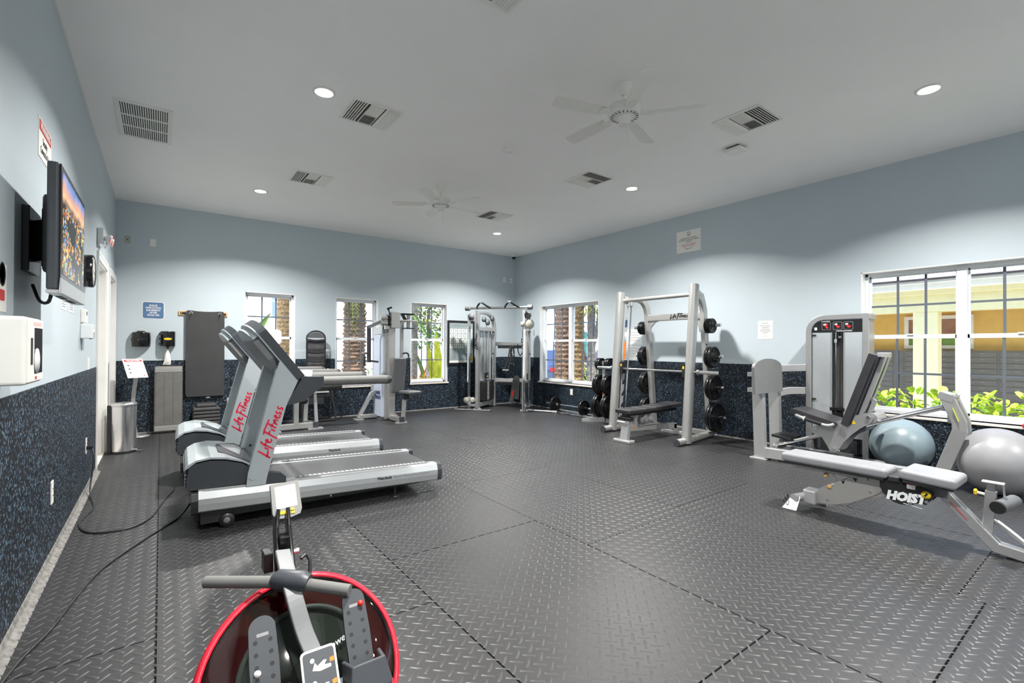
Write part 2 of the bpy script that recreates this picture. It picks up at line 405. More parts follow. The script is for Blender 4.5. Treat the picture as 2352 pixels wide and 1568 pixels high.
# --- walls with window openings
ZB, ZT = .60, 2.36
WB = [(1.18, 2.01), (2.75, 3.61), (4.34, 5.23)]
WR = [(.33, 2.185), (6.69, 8.545), (-2.6, -.75)]  # last opening is added behind the viewer for more daylight
def wall(name, holes, lo, hi, fn):
    mb = MB()
    for (a0, a1, z0, z1) in spans(lo, hi, holes):
        p, q = fn(a0, a1, max(z0, 0), min(z1, H)); mb.mm(p, q)
    return struct(name, mb, 'wall_paint')
hb = [(a, b, ZB, ZT) for a, b in WB]; hr = [(a, b, ZB, ZT) for a, b in WR]
wback = wall('wall_back', hb, XL-TH, XR+TH, lambda a, b, c, d: ((a, YB, c), (b, YB+TH, d)))
wright = wall('wall_right', hr, YF-TH, YB, lambda a, b, c, d: ((XR, a, c), (XR+TH, b, d)))
DOORS = [(7.02, 8.1), (8.52, 9.44)]; DH = 2.38
wleft = wall('wall_left', [(a, b, 0, DH) for a, b in DOORS], YF-TH, YB, lambda a, b, c, d: ((XL-TH, a, c), (XL, b, d)))
wfront = wall('wall_front', [], XL, XR, lambda a, b, c, d: ((a, YF-TH, c), (b, YF, d)))
# wainscot: rubber sheet panels with butt joints
def wains(wl, fn, lo, hi, holes, joints):
    cuts = sorted([lo, hi] + [j for j in joints if lo < j < hi])
    for a, b in zip(cuts[:-1], cuts[1:]):
        mb = MB()
        for (a0, a1, z0, z1) in spans(a, b, [(max(a, h0), min(b, h1), z, 9) for (h0, h1, z, _) in holes if h1 > a and h0 < b]):
            z1 = min(z1, WZ)
            if a1 - a0 > .004 and z1 > z0:
                p, q = fn(a0 + (.0012 if a0 == a else 0), a1 - (.0012 if a1 == b else 0), z0, z1); mb.mm(p, q)
        obj('wainscot_panel', mb, 'wainscot_rubber', wl, off=wl.location)
T6 = .009
wains(wback, lambda a, b, c, d: ((a, YB-T6, c), (b, YB, d)), XL, XR, [(a-.01, b+.01, ZB-.03, 9) for a, b in WB], [.64, 1.86, 3.08, 4.3, 5.52, 6.74])
wains(wright, lambda a, b, c, d: ((XR-T6, a, c), (XR, b, d)), YF, YB-T6, [(a-.01, b+.01, ZB-.03, 9) for a, b in WR], [-1.4, -.18, 1.04, 2.26, 3.48, 4.7, 5.92, 7.14, 8.36])
wains(wleft, lambda a, b, c, d: ((XL, a, c), (XL+T6, b, d)), YF, 6.93, [], [-1.1, .12, 1.34, 2.6, 3.93, 5.15, 6.37])
wains(wleft, lambda a, b, c, d: ((XL, a, c), (XL+T6, b, d)), 8.2, 8.45, [], [])
# rolled-up rubber edge along the walls
for nm, a, b, nrm in (('baseboard_left', (XL+T6, YF, 0), (XL+T6, 6.93, 0), (1, 0, 0)), ('baseboard_back', (XL, YB-T6, 0), (XR, YB-T6, 0), (0, -1, 0)), ('baseboard_right', (XR-T6, YF, 0), (XR-T6, YB-T6, 0), (-1, 0, 0))):
    mb = MB(); poly = [(0, -.002), (.05, -.002), (.03, .006), (.012, .02), (.004, .04), (0, .045)] if 'left' in nm else [(0, -.002), (.02, -.002), (.010, .008), (.004, .018), (0, .02)]
    mb.prism(poly, a, nrm, (0, 0, 1), V(b) - V(a)); struct(nm, mb, 'cove_rubber')
struct('trim_1', MB().beam((XL+.006, YF, H-.006), (XL+.006, YB, H-.006), .012, .012), 'white_trim')
# --- doors in the left wall (closed white leaves set back in white cased frames)
for k, (a, b) in enumerate(DOORS):
    D = Thing('door_%d' % (k+1), None, None, (XL, (a+b)/2, 0), kind='structure')
    cw = .085
    fr = MB(); fr.mm((XL-TH, a, 0), (XL, a+.03, DH)); fr.mm((XL-TH, b-.03, 0), (XL, b, DH)); fr.mm((XL-TH, a, DH-.03), (XL, b, DH))
    fr.mm((XL-.10, a+.03, 0), (XL-.085, a+.045, DH-.03)); fr.mm((XL-.10, b-.045, 0), (XL-.085, b-.03, DH-.03)); D.p('jamb', fr, 'white_trim')
    cs = MB()
    prof = [(0, 0), (cw, 0), (cw, .022), (cw*.75, .022), (cw*.55, .014), (cw*.2, .018), (0, .012)]
    cs.prism(prof, (XL, a+.012, 0), (0, -1, 0), (1, 0, 0), (0, 0, DH+cw-.02)); cs.prism(prof, (XL, b-.012, 0), (0, 1, 0), (1, 0, 0), (0, 0, DH+cw-.02))
    cs.prism(prof, (XL, a-.06, DH-.012), (0, 0, 1), (1, 0, 0), (0, b-a+.12, 0)); D.p('casing', cs, 'white_trim')
    lf = MB().mm((XL-.16, a+.032, .012), (XL-.115, b-.032, DH-.032)); leaf = D.p('door_leaf', lf, 'white_trim', bevel=.003)
    for z0, z1 in ((.25, 1.0), (1.15, 2.15)):
        for y0, y1 in ((a+.15, (a+b)/2-.05), ((a+b)/2+.05, b-.15)): D.p('door_panel', MB().mm((XL-.115, y0, z0), (XL-.108, y1, z1)), 'white_trim', bevel=.004, parent=leaf)
    hd = MB().cyl((XL-.115, b-.10, 1.0), (XL-.07, b-.10, 1.0), .012); hd.tube([(XL-.07, b-.10, 1.0), (XL-.065, b-.13, 1.0), (XL-.065, b-.22, 1.0)], .010); D.p('door_handle', hd, 'steel', parent=leaf)
    D.p('threshold', MB().mm((XL-TH, a+.03, -.01), (XL, b-.03, .008)), 'sill_stone')
# --- windows
def window(idx, axis, a0, a1, units):
    """double-hung units side by side; axis 'b' = back wall (along X), 'r' = right wall (along Y)"""
    if axis == 'b': P3 = lambda a, d, z: (a, YB + d, z)
    else: P3 = lambda a, d, z: (XR + d, a, z)
    W = Thing('window_%d' % idx, None, None, P3((a0+a1)/2, 0, ZB), kind='structure')
    def bx(mb, a, b, d0, d1, z0, z1): p, q = P3(a, d0, z0), P3(b, d1, z1); return mb.mm([min(p[i], q[i]) for i in range(3)], [max(p[i], q[i]) for i in range(3)])
    fd = .11
    m = MB(); bx(m, a0, a0+.012, 0, TH, ZB, ZT); bx(m, a1-.012, a1, 0, TH, ZB, ZT); bx(m, a0, a1, 0, TH, ZT-.012, ZT); W.p('reveal', m, 'white_trim')
    m = MB(); bx(m, a0-.03, a1+.03, -.035, .12, ZB-.028, ZB); W.p('window_sill', m, 'sill_stone', bevel=.004)
    m = MB(); bx(m, a0+.012, a0+.045, fd, fd+.07, ZB, ZT-.012); bx(m, a1-.045, a1-.012, fd, fd+.07, ZB, ZT-.012); bx(m, a0, a1, fd, fd+.07, ZT-.05, ZT-.012); bx(m, a0, a1, fd, fd+.07, ZB, ZB+.045)
    W.p('window_frame', m, 'sash_white', bevel=.003)
    w = (a1 - a0 - .09) / units
    if units > 1:
        m = MB(); c = (a0+a1)/2; bx(m, c-.045, c+.045, fd-.02, fd+.07, ZB+.04, ZT-.04); W.p('mullion', m, 'sash_white', bevel=.003)
    zm = 1.545
    for u in range(units):
        s0 = a0 + .045 + u*w + (.04 if u else 0); s1 = a0 + .045 + (u+1)*w - (.04 if u < units-1 else 0)
        for nm, z0, z1, dd in (('upper_sash', zm-.02, ZT-.05, fd+.045), ('lower_sash', ZB+.045, zm+.02, fd+.01)):
            sw = .022; m = MB()
            bx(m, s0, s0+sw, dd, dd+.028, z0, z1); bx(m, s1-sw, s1, dd, dd+.028, z0, z1)
            bx(m, s0, s1, dd, dd+.028, z1-(.045 if nm == 'lower_sash' else sw), z1); bx(m, s0, s1, dd, dd+.028, z0, z0+(.045 if nm == 'upper_sash' else sw+.01))
            S = W.p(nm, m, 'sash_white', bevel=.002)
            g0, g1, h0, h1 = s0+sw, s1-sw, z0+(.045 if nm == 'upper_sash' else sw+.01), z1-(.045 if nm == 'lower_sash' else sw)
            for k in (1, 2): q = MB(); bx(q, g0+(g1-g0)*k/3-.012, g0+(g1-g0)*k/3+.012, dd+.008, dd+.02, h0, h1); W.p('muntin', q, 'muntin_backlit', parent=S)
            q = MB(); bx(q, g0, g1, dd+.0085, dd+.0195, (h0+h1)/2-.012, (h0+h1)/2+.012); W.p('muntin', q, 'muntin_backlit', parent=S)
            pm = None
            for c in range(3):
                for r in range(2):
                    q = MB(); p0 = g0+(g1-g0)*c/3; r0 = h0+(h1-h0)*r/2; bx(q, p0, p0+(g1-g0)/3, dd+.0135, dd+.0145, r0, r0+(h1-h0)/2); W.p('pane', q, 'window_glass', parent=S)
        lk = MB(); c = (s0+s1)/2; bx(lk, c-.03, c+.03, fd-.008, fd+.012, zm+.018, zm+.034); W.p('sash_lock', lk, 'white_plastic')
for i, (a, b) in enumerate(WB): window(i+1, 'b', a, b, 1)
window(4, 'r', WR[1][0], WR[1][1], 2); window(5, 'r', WR[0][0], WR[0][1], 2); window(6, 'r', WR[2][0], WR[2][1], 2)  # window 6 is unseen, added to bring in extra bounce daylight

# ================================================================== CEILING FIXTURES
LX = (1.15, 5.36); LY = (-2.1, 1.14, 4.38, 7.74)
spot = {(1.15, 4.38): 'nearer recessed ceiling light on the left, beside a square diffuser', (1.15, 7.74): 'recessed ceiling light nearest the wall with the three small windows, on the left',
        (5.36, 7.74): 'smallest recessed ceiling light, near the far corner of the room', (5.36, 4.38): 'recessed ceiling light above the rack machine, on the right', (5.36, 1.14): 'nearest recessed ceiling light at the far right above the leg machine'}
def light(x, y):
    T = Thing('recessed_light', spot.get((x, y), 'recessed ceiling light outside the picture, %s the viewer on the %s' % ('behind' if y < 0 else 'above', 'left' if x < 2 else 'right')), 'ceiling light', (x, y, H), group='recessed ceiling lights')
    T.p('trim_ring', MB().lathe([(.072, 0), (.098, 0), (.098, -.004), (.086, -.010), (.074, -.008), (.072, 0)], (x, y, H), n=32), 'white_plastic')
    T.p('lens', MB().lathe([(0, -.004), (.074, -.006), (.074, -.002), (0, -.002)], (x, y, H), n=28), 'lens')
    ld = bpy.data.lights.new('bulb', 'AREA'); ld.shape = 'DISK'; ld.size = .15; ld.energy = LAMP; ld.spread = math.radians(136); ld.color = (1, .975, .94)
    lo = bpy.data.objects.new('bulb', ld); COL.objects.link(lo); lo.parent = T.e; lo.location = (0, 0, -.014)
for x in LX:
    for y in LY: light(x, y)
# --- square supply diffusers: curved blades in three throw directions
def diffuser(x, y, label, rz):
    T = Thing('ceiling_diffuser', label, 'air vent', (x, y, H), rz, group='square ceiling air diffusers', local=True)
    s = .238; f = .028
    T.p('backing', MB().mm((-s+.02, -s+.02, -.001), (s-.02, s-.02, -.0002)), 'ink')
    fr = MB()
    for (p, q) in (((-s, -s), (s, -s+f)), ((-s, s-f), (s, s)), ((-s, -s+f), (-s+f, s-f)), ((s-f, -s+f), (s, s-f))): fr.mm((p[0], p[1], -.010), (q[0], q[1], 0))
    T.p('frame', fr, 'white_plastic', bevel=.002)
    a = s - f
    def blade(c, d, ln, tilt):   # curved blade: centre c, run direction d
        d = V(d).normalized(); n = V(0, 0, 1).cross(d) * tilt; mb = MB(); pr = [(0, 0), (.010, -.008), (.024, -.014), (.0245, -.0125), (.011, -.0065), (.0015, 0)]
        mb.prism(pr, V(c) - d*ln/2, n, (0, 0, 1), d*ln); T.p('blade', mb, 'white_plastic')
    for k in range(6): blade((-a+.008+k*.023, 0, -.001), (0, 1, 0), 2*a, 1)
    for k in range(6): blade((a-.008-k*.023, 0, -.001), (0, 1, 0), 2*a, -1)
    w2 = 2*a - 2*(.008+6*.023)
    for k in range(9):
        blade((0, -a+.012+k*.0225, -.001), (1, 0, 0), w2, 1); blade((0, a-.012-k*.0225, -.001), (1, 0, 0), w2, -1)
    bars = MB(); 
    for sx in (-1, 1): bars.mm((sx*w2/2-.003, -a, -.012), (sx*w2/2+.003, a, -.001))
    T.p('divider', bars, 'white_plastic')
DV = [(1.63, 2.35, 'ceiling air diffuser cut by the top edge of the picture', 0), (1.63, 4.53, 'large square ceiling air diffuser beside the nearer left light', 0), (1.61, 6.75, 'smaller square ceiling air diffuser on the left, near the wall with three windows', 0),
      (4.62, 4.5, 'middle one of the square ceiling diffusers on the right side', math.pi/2), (4.67, 2.38, 'large square ceiling air diffuser at the right, beside the ceiling sensor', math.pi/2), (4.6, 6.73, 'farthest square ceiling air diffuser, near the far fan', 0)]
for d in DV: diffuser(*d)
# --- return air grille
T = Thing('return_air_grille', 'white rectangular return air grille with three rows of fine slots', 'air vent', (-.15, 6.1, H))
gx0, gx1, gy0, gy1 = -.37, .075, 5.62, 6.58
T.p('backing', MB().mm((gx0+.03, gy0+.04, H-.002), (gx1-.03, gy1-.04, H-.001)), 'ink')
fr = MB(); fr.mm((gx0, gy0, H-.008), (gx1, gy0+.05, H)); fr.mm((gx0, gy1-.05, H-.008), (gx1, gy1, H)); fr.mm((gx0, gy0+.05, H-.008), (gx0+.04, gy1-.05, H)); fr.mm((gx1-.035, gy0+.05, H-.008), (gx1, gy1-.05, H))
T.p('frame', fr, 'white_plastic', bevel=.002)
yy = [gy0+.05+(gy1-gy0-.1)*k/3 for k in range(4)]
for k in (1, 2): T.p('crossbar', MB().mm((gx0+.04, yy[k]-.012, H-.0085), (gx1-.035, yy[k]+.012, H-.002)), 'white_plastic')
for k in range(21):
    xx = gx0+.046+k*(gx1-gx0-.083)/20.2; T.p('slat', MB().prism([(0, 0), (.009, -.001), (.011, -.0075), (.003, -.0075)], (xx, gy0+.05, H-.0002), (1, 0, 0), (0, 0, 1), (0, gy1-gy0-.1, 0)), 'white_plastic')
# --- ceiling fans, blades at rest
def fan(x, y, label, a0):
    T = Thing('ceiling_fan', label, 'ceiling fan', (x, y, H), group='white ceiling fans', local=True)
    T.p('canopy', MB().lathe([(.068, 0), (.07, -.02), (.06, -.05), (.035, -.085), (.022, -.092), (0, -.092)], n=28), 'white_plastic')
    T.p('downrod', MB().cyl((0, 0, -.085), (0, 0, -.17), .013), 'white_plastic')
    T.p('motor_housing', MB().lathe([(.02, -.155), (.05, -.165), (.13, -.19), (.145, -.215), (.145, -.255), (.13, -.275), (.07, -.285), (0, -.285)], n=36), 'white_plastic')
    for k in range(20):
        a = 2*math.pi*k/20; c, s = math.cos(a), math.sin(a); T.p('vent_slot', MB().box((c*.105, s*.105, -.2805), (.03, .009, .004), rz=a), 'mid_plastic')
    T.p('switch_housing', MB().lathe([(.06, -.283), (.058, -.30), (.048, -.31), (.048, -.345), (.04, -.352), (0, -.352)], n=28), 'white_plastic')
    ch = MB().tube([(.03, 0, -.345), (.034, 0, -.40), (.034, 0, -.49)], .0016, 6); ch.cyl((.034, 0, -.485), (.034, 0, -.51), .006, 10); T.p('pull_chain', ch, 'white_plastic')
    for k in range(5):
        a = a0 + 2*math.pi*k/5; R = Matrix.Rotation(a, 3, 'Z')
        ir = MB(); ir.prism([(.10, -.02), (.17, -.035), (.2, -.045), (.24, -.03), (.24, .03), (.2, .045), (.17, .035), (.10, .02)], (0, 0, -.268), R @ V(1, 0, 0), R @ V(0, 1, 0), (0, 0, .006)); T.p('blade_iron', ir, 'white_plastic')
        Rt = R @ Matrix.Rotation(math.radians(11), 3, 'X')
        T.p('blade', MB().prism([(.20, -.055), (.60, -.072), (.655, -.06), (.67, -.03), (.67, .03), (.655, .06), (.60, .072), (.20, .055)], (0, 0, -.262), Rt @ V(1, 0, 0), Rt @ V(0, 1, 0), Rt @ V(0, 0, .006)), 'white_plastic', bevel=.002)
fan(3.19, 2.69, 'nearer white five-blade ceiling fan with a pull chain', .35)
fan(3.15, 5.95, 'farther white five-blade ceiling fan, nearer the far corner', .1)
# --- detectors
T = Thing('smoke_detector', 'round white smoke detector on the ceiling between the two fans', 'smoke detector', (3.18, 4.37, H))
T.p('base', MB().lathe([(.065, 0), (.065, -.012), (.058, -.016), (0, -.016)], (3.18, 4.37, H), n=28), 'white_plastic')
T.p('cap', MB().lathe([(.05, -.016), (.046, -.03), (.03, -.038), (0, -.038)], (3.18, 4.37, H), n=28), 'white_plastic')
T.p('indicator', MB().box((3.205, 4.345, H-.031), (.012, .012, .008)), 'ink')
T = Thing('ceiling_sensor', 'flat square white sensor box on the ceiling near the right diffuser', 'sensor', (5.2, 2.78, H))
T.p('bracket', MB().mm((5.13, 2.71, H-.02), (5.27, 2.85, H)), 'ink'); T.p('cover', MB().box((5.2, 2.78, H-.035), (.2, .2, .03)), 'white_plastic', bevel=.012, seg=3)
T = Thing('security_camera', 'small dome security camera with a black lens in the far corner', 'camera', (7.02, 9.40, H))
T.p('mount', MB().lathe([(.06, 0), (.06, -.03), (0, -.03)], (7.02, 9.40, H), n=20), 'white_plastic'); T.p('dome', MB().lathe([(.05, -.03), (.045, -.06), (.02, -.085), (0, -.088)], (7.02, 9.40, H), n=20), 'black_gloss')
# ================================================================== TREADMILLS
def treadmill(loc, rz, label):
    T = Thing('treadmill', label, 'treadmill', loc, rz, group='treadmills', local=True)
    W = .82; sl = -.030
    def zt(x): return .318 + sl * x                      # deck line falls to the rear
    def P(x, y, z): return V(x, y, z)
    # side rails (bulged extrusions) with steps, end caps
    for s, y0 in ((-1, 0.0), (1, W)):
        o = -s                                           # inward direction
        sec = [(0.0, -.155), (.02, -.165), (.115, -.165), (.115, .0), (.03, .004), (.010, -.01), (-.008, -.06), (-.010, -.10)]
        A, B = P(.085, y0, zt(.085)), P(2.03, y0, zt(2.03)); d = (B - A)
        mb = MB(); mb.prism([(a, b) for a, b in sec], A, V(0, o, 0), V(0, 0, 1), d, smooth=False); R = T.p('side_rail', mb, 'tm_rail', bevel=.006)
        T.p('rail_cap', MB().prism([(a*1.0, b*1.0) for a, b in sec], B + V(.0005, 0, 0), V(0, o, 0), V(0, 0, 1), (.045, 0, -.001)), 'dark_plastic', bevel=.008)
        T.p('rail_front_cap', MB().prism([(a, b-.012) for a, b in sec], A - V(.045, 0, 0), V(0, o, 0), V(0, 0, 1), (.045, 0, 0)), 'black_plastic', bevel=.008)
        st = MB().prism(rrect(1.20, .055, .027), P(1.36, y0 + o*.075, zt(1.36)+.0042), V(1, 0, sl).normalized(), V(0, 1, 0), (0, 0, .003)); step = T.p('foot_step', st, 'mid_plastic')
        rb = MB()
        for k in range(30):
            x = .80 + k * .0385; rb.box((x, y0 + o*.075, zt(x)+.0085), (.022, .046, .004), R=Matrix.Rotation(math.atan(-sl), 3, 'Y'))
        T.p('grip_ribs', rb, 'tread_grey', parent=step)
        if s < 0:
            text(T, 'Flexdeck', (1.50, y0-.0115, zt(1.5)-.075), (1, 0, sl), (0, .12, 1), 'ink', size=.034, width=.135, bold=.0008, align='CENTER')
            text(T, 'Shock Absorption System', (1.765, y0-.0115, zt(1.76)-.075), (1, 0, sl), (0, .12, 1), 'ink_grey', size=.032, width=.36, align='CENTER')
    # belt and deck
    bm = MB(); A = P(.62, .115, zt(.62)-.012); bm.prism([(0, 0), (1.37, 0), (1.385, -.018), (1.37, -.04), (0, -.04)], A, V(1, 0, sl).normalized(), V(0, 0, 1), (0, W-.23, 0)); T.p('running_belt', bm, 'belt', bevel=.004)
    bs = MB().mm((.06, .13, .06), (1.9, W-.13, .14)); bs.mm((.10, .05, .05), (.30, W-.05, .20)); T.p('base_frame', bs, 'black_plastic')
    # motor hood: dark skirt, pale lid
    hood = [(.015, .33), (.01, .40), (.025, .50), (.07, .525), (.16, .538), (.26, .525), (.37, .49), (.42, .45), (.44, .33)]
    T.p('hood_skirt', MB().prism([(x, z-.012) for x, z in hood], P(0, .035, 0), (1, 0, 0), (0, 0, 1), (0, W-.07, 0)), 'dark_plastic', bevel=.012, seg=3)
    top = [(.0, .475), (.02, .512), (.07, .540), (.16, .553), (.26, .540), (.37, .505), (.46, .45), (.46, .435), (.37, .49), (.26, .525), (.16, .538), (.07, .525), (.03, .495)]
    lid = T.p('hood_lid', MB().prism(top, P(0, .028, 0), (1, 0, 0), (0, 0, 1), (0, W-.056, 0)), 'tm_silver', bevel=.006)
    T.p('hood_inset', MB().add([(.22, .24, .5530), (.37, .05, .511), (.46, .05, .457), (.46, W-.05, .457), (.37, W-.05, .511), (.22, W-.24, .5530)], [(0, 1, 2, 3, 4, 5)]), 'dark_plastic', parent=lid)
    fg = MB()
    for k in range(5): fg.box((.006-.001*k, W/2, .35+k*.027), (.016, W-.12, .016))
    T.p('front_louvre', fg, 'mid_plastic', bevel=.004)
    T.p('rear_fairing', MB().prism([(.525, .30), (.525, .395), (.645, .365), (.68, .335), (.68, .29)], P(0, .006, 0), (1, 0, 0), (0, 0, 1), (0, .075, 0)), 'dark_plastic', bevel=.008)
    T.p('rear_fairing', MB().prism([(.525, .30), (.525, .395), (.645, .365), (.68, .335), (.68, .29)], P(0, W-.081, 0), (1, 0, 0), (0, 0, 1), (0, .075, 0)), 'dark_plastic', bevel=.008)
    # uprights: broad raked panels
    for y0, sg in ((-.006, 1), (W+.006, -1)):
        up = [(.395, .30), (.53, .30), (.54, .36), (.672, .90), (.765, 1.12), (.76, 1.15), (.675, 1.29), (.64, 1.31), (.62, 1.26), (.405, .40)]
        U_ = T.p('upright', MB().prism(up, P(0, y0, 0), (1, 0, 0), (0, 0, 1), (0, sg*.075, 0)), 'tm_silver', bevel=.014, seg=3)
        T.p('bolt', MB().cyl((.50, y0+sg*.076, .48), (.50, y0+sg*.081, .48), .010, 12), 'black_plastic', parent=U_)
        if sg > 0:
            wordmark(T, (.575, y0-.0015, .715), (.235, 0, .745), (-.745, 0, .235), .41, 'red_logo', thick=.085, parent=U_)
            T.p('cap_plug', MB().cyl((.44, y0-.004, .37), (.44, y0+.002, .37), .026, 18), 'tm_silver', parent=U_)
        # handrail bracket and rail
        yc = y0 + sg*.045
        br = [(.775, 1.15), (.85, 1.140), (.965, 1.138), (.965, 1.056), (.92, 1.03), (.83, .955), (.75, .925), (.685, .915), (.675, .93), (.79, 1.12)]
        T.p('rail_bracket', MB().prism(br, P(0, yc-.045, 0), (1, 0, 0), (0, 0, 1), (0, .09, 0)), 'dark_plastic', bevel=.014, seg=3)
        hr = MB(); hr.tube([(.965, yc, 1.097), (1.0, yc, 1.097), (1.45, yc, 1.094), (1.535, yc, 1.092), (1.565, yc, 1.09), (1.578, yc, 1.09)], [.040, .040, .040, .040, .028, .008], 16); T.p('handrail', hr, 'grip_foam')
        T.p('rail_end', MB().tube([(1.525, yc, 1.092), (1.55, yc, 1.091), (1.57, yc, 1.09), (1.582, yc, 1.09)], [.0405, .039, .028, .006], 16), 'dark_plastic')
    # console: raked slab with an arched head, pale back shell, dark rim
    d = V(-.36, 0, .47).normalized(); n = V(-d.z, 0, d.x)            # n points to the front (away from the runner)
    base = V(.785, 0, 1.13)
    hd = [(-.01, 0), (W+.01, 0), (W+.01, .47)] + [(W/2 + (W/2+.01)*math.cos(math.radians(a)), .47 + .115*math.sin(math.radians(a))) for a in range(8, 180, 12)] + [(-.01, .47)]
    T.p('console_rim', MB().prism(hd, base - n*.035, V(0, 1, 0), d, n*.065), 'dark_plastic', bevel=.012, seg=3)
    hb_ = [(W/2 + (x-W/2)*.985, .015 + z*.975) for x, z in hd]
    T.p('console_edge', MB().prism(hb_, base + n*.030, V(0, 1, 0), d, n*.012), 'tm_silver', bevel=.004)
    lo = [(.09, .10), (W-.09, .10), (W-.02, .26), (W-.02, .455), (.02, .455), (.02, .26)]
    bk = T.p('console_back', MB().prism(lo, base + n*.042, V(0, 1, 0), d, n*.055), 'mid_plastic', bevel=.03, seg=3)
    T.p('console_head', MB().prism([(x, z) for x, z in [(W/2 + (W/2-.02)*math.cos(math.radians(a)), .455 + .11*math.sin(math.radians(a))) for a in range(0, 181, 12)]], base + n*.042, V(0, 1, 0), d, n*.045), 'tm_silver', bevel=.02, seg=3)
    for y, z in ((.25, .16), (.25, .36), (W-.25, .16), (W-.25, .36)): T.p('screw', MB().cyl(base + V(0, y, 0) + d*z + n*.096, base + V(0, y, 0) + d*z + n*.099, .008, 10), 'ink', parent=bk)
    T.p('display', MB().prism([(.16, .14), (W-.16, .14), (W-.16, .44), (.16, .44)], base - n*.0365, V(0, 1, 0), d, -n*.002), 'black_gloss')
    nk = MB()
    for y in (.16, W-.16): nk.beam((.67, y, 1.16), (.68, y, 1.34), .05, .05)
    nk.beam((.70, .02, 1.20), (.70, W-.02, 1.20), .08, .05); T.p('console_neck', nk, 'dark_plastic', bevel=.006)
    cb = MB().tube([(.785, .10, 1.15), (.86, .16, 1.128), (.86, W-.16, 1.128), (.785, W-.10, 1.15)], .020, 12); T.p('pulse_bar', cb, 'steel')
    for y in (.12, W-.12): T.p('cup_holder', MB().lathe([(.045, 0), (.05, .09), (.044, .09), (.04, .01), (0, .01)], (.85, y, 1.10), n=18), 'tm_silver')
    # wheels and feet
    for y in (.055, W-.055):
        wh = T.p('wheel', MB().lathe([(.012, -.016), (.05, -.016), (.054, -.008), (.054, .008), (.05, .016), (.012, .016)], (.27, y, .054), (0, 1, 0), 24), 'black_plastic')
        T.p('hub', MB().lathe([(0, -.019), (.02, -.019), (.024, -.015), (.024, .015), (.02, .019), (0, .019)], (.27, y, .054), (0, 1, 0), 16), 'mid_plastic', parent=wh)
        ft = MB().cyl((1.62, y, .012), (1.62, y, .13), .010, 10); ft.lathe([(.045, 0), (.045, .006), (.02, .014), (0, .014)], (1.62, y, 0), n=20); T.p('levelling_foot', ft, 'black_plastic')
    T.p('hanging_tab', MB().tube([(1.02, .02, .14), (1.035, .02, .108), (1.05, .02, .14)], .003, 6), 'white_plastic')
    return T
treadmill((.145, 4.20, 0), math.radians(-1.6), 'nearer silver treadmill with a red script wordmark on its upright')
treadmill((.12, 5.66, 0), math.radians(-1.6), 'farther silver treadmill, beyond the nearer one, towards the three windows')

# ================================================================== WATER ROWER
RX = .39
T = Thing('rowing_machine', 'water rowing machine with a red-rimmed tank, white monitor and black handle', 'rowing machine', (RX, 1.6, 0))
tc = V(.385, 1.665, .305); tilt = math.radians(55); ax = V(0, -math.sin(tilt), math.cos(tilt))
T.p('tank_rim', MB().lathe([(.294, -.05), (.310, -.05), (.316, -.02), (.316, .03), (.311, .042), (.297, .046), (.294, .03)], tc, ax, 56), 'red_rim')
T.p('tank_bowl', MB().lathe([(0, -.13), (.16, -.13), (.25, -.10), (.302, -.04), (.30, -.03), (.24, -.09), (.15, -.12), (0, -.12)], tc, ax, 40), 'dark_plastic')
T.p('tank_liner', MB().lathe([(.2935, -.04), (.2935, .036), (.286, .036), (.286, -.04), (.2935, -.04)], tc, ax, 48), 'black_plastic')
T.p('tank_lid', MB().lathe([(.302, .036), (.28, .052), (.20, .064), (.12, .068), (0, .068)], tc, ax, 48), 'tank_glass')
pd = MB()
for k in range(6):
    a = math.pi*k/3 + .3; q = V(0, 0, 1).rotation_difference(ax); R = q.to_matrix() @ Matrix.Rotation(a, 3, 'Z')
    pd.box(tc + R @ V(.13, 0, -.02), (.18, .012, .06), R=R)
pd.lathe([(0, -.05), (.05, -.05), (.05, .05), (0, .05)], tc, ax, 16); T.p('paddle', pd, 'mid_plastic')
T.p('inner_ring', MB().lathe([(.19, .05), (.205, .05), (.205, .062), (.19, .062), (.19, .05)], tc, ax, 40), 'mid_plastic')
# frame
fb = MB(); fb.beam((RX, 2.10, .06), (RX, 1.40, .20), .09, .10); fb.beam((RX, 1.42, .22), (RX, .1, .34), .07, .09); fb.beam((RX-.28, 2.08, .05), (RX+.28, 2.08, .05), .07, .06); fb.beam((RX-.22, .2, .03), (RX+.22, .2, .03), .06, .05); fb.beam((RX, .2, .05), (RX, .2, .32), .06, .06); T.p('base_frame', fb, 'black_plastic', bevel=.006)
for sx in (-1, 1): T.p('rail_foot', MB().lathe([(.03, 0), (.03, .02), (0, .02)], (RX+sx*.26, 2.08, 0), n=14), 'black_plastic')
for sx in (-1, 1): T.p('rear_foot', MB().lathe([(.03, 0), (.03, .01), (0, .01)], (RX+sx*.2, .2, 0), n=14), 'black_plastic')
seat = T.p('seat', MB().prism([(-.16, -.10), (-.06, -.13), (0, -.11), (.06, -.13), (.16, -.10), (.17, .05), (.10, .12), (-.10, .12), (-.17, .05)], (RX, .45, .36), (1, 0, 0), (0, 1, 0), (0, 0, .05)), 'black_vinyl', bevel=.015, seg=3)
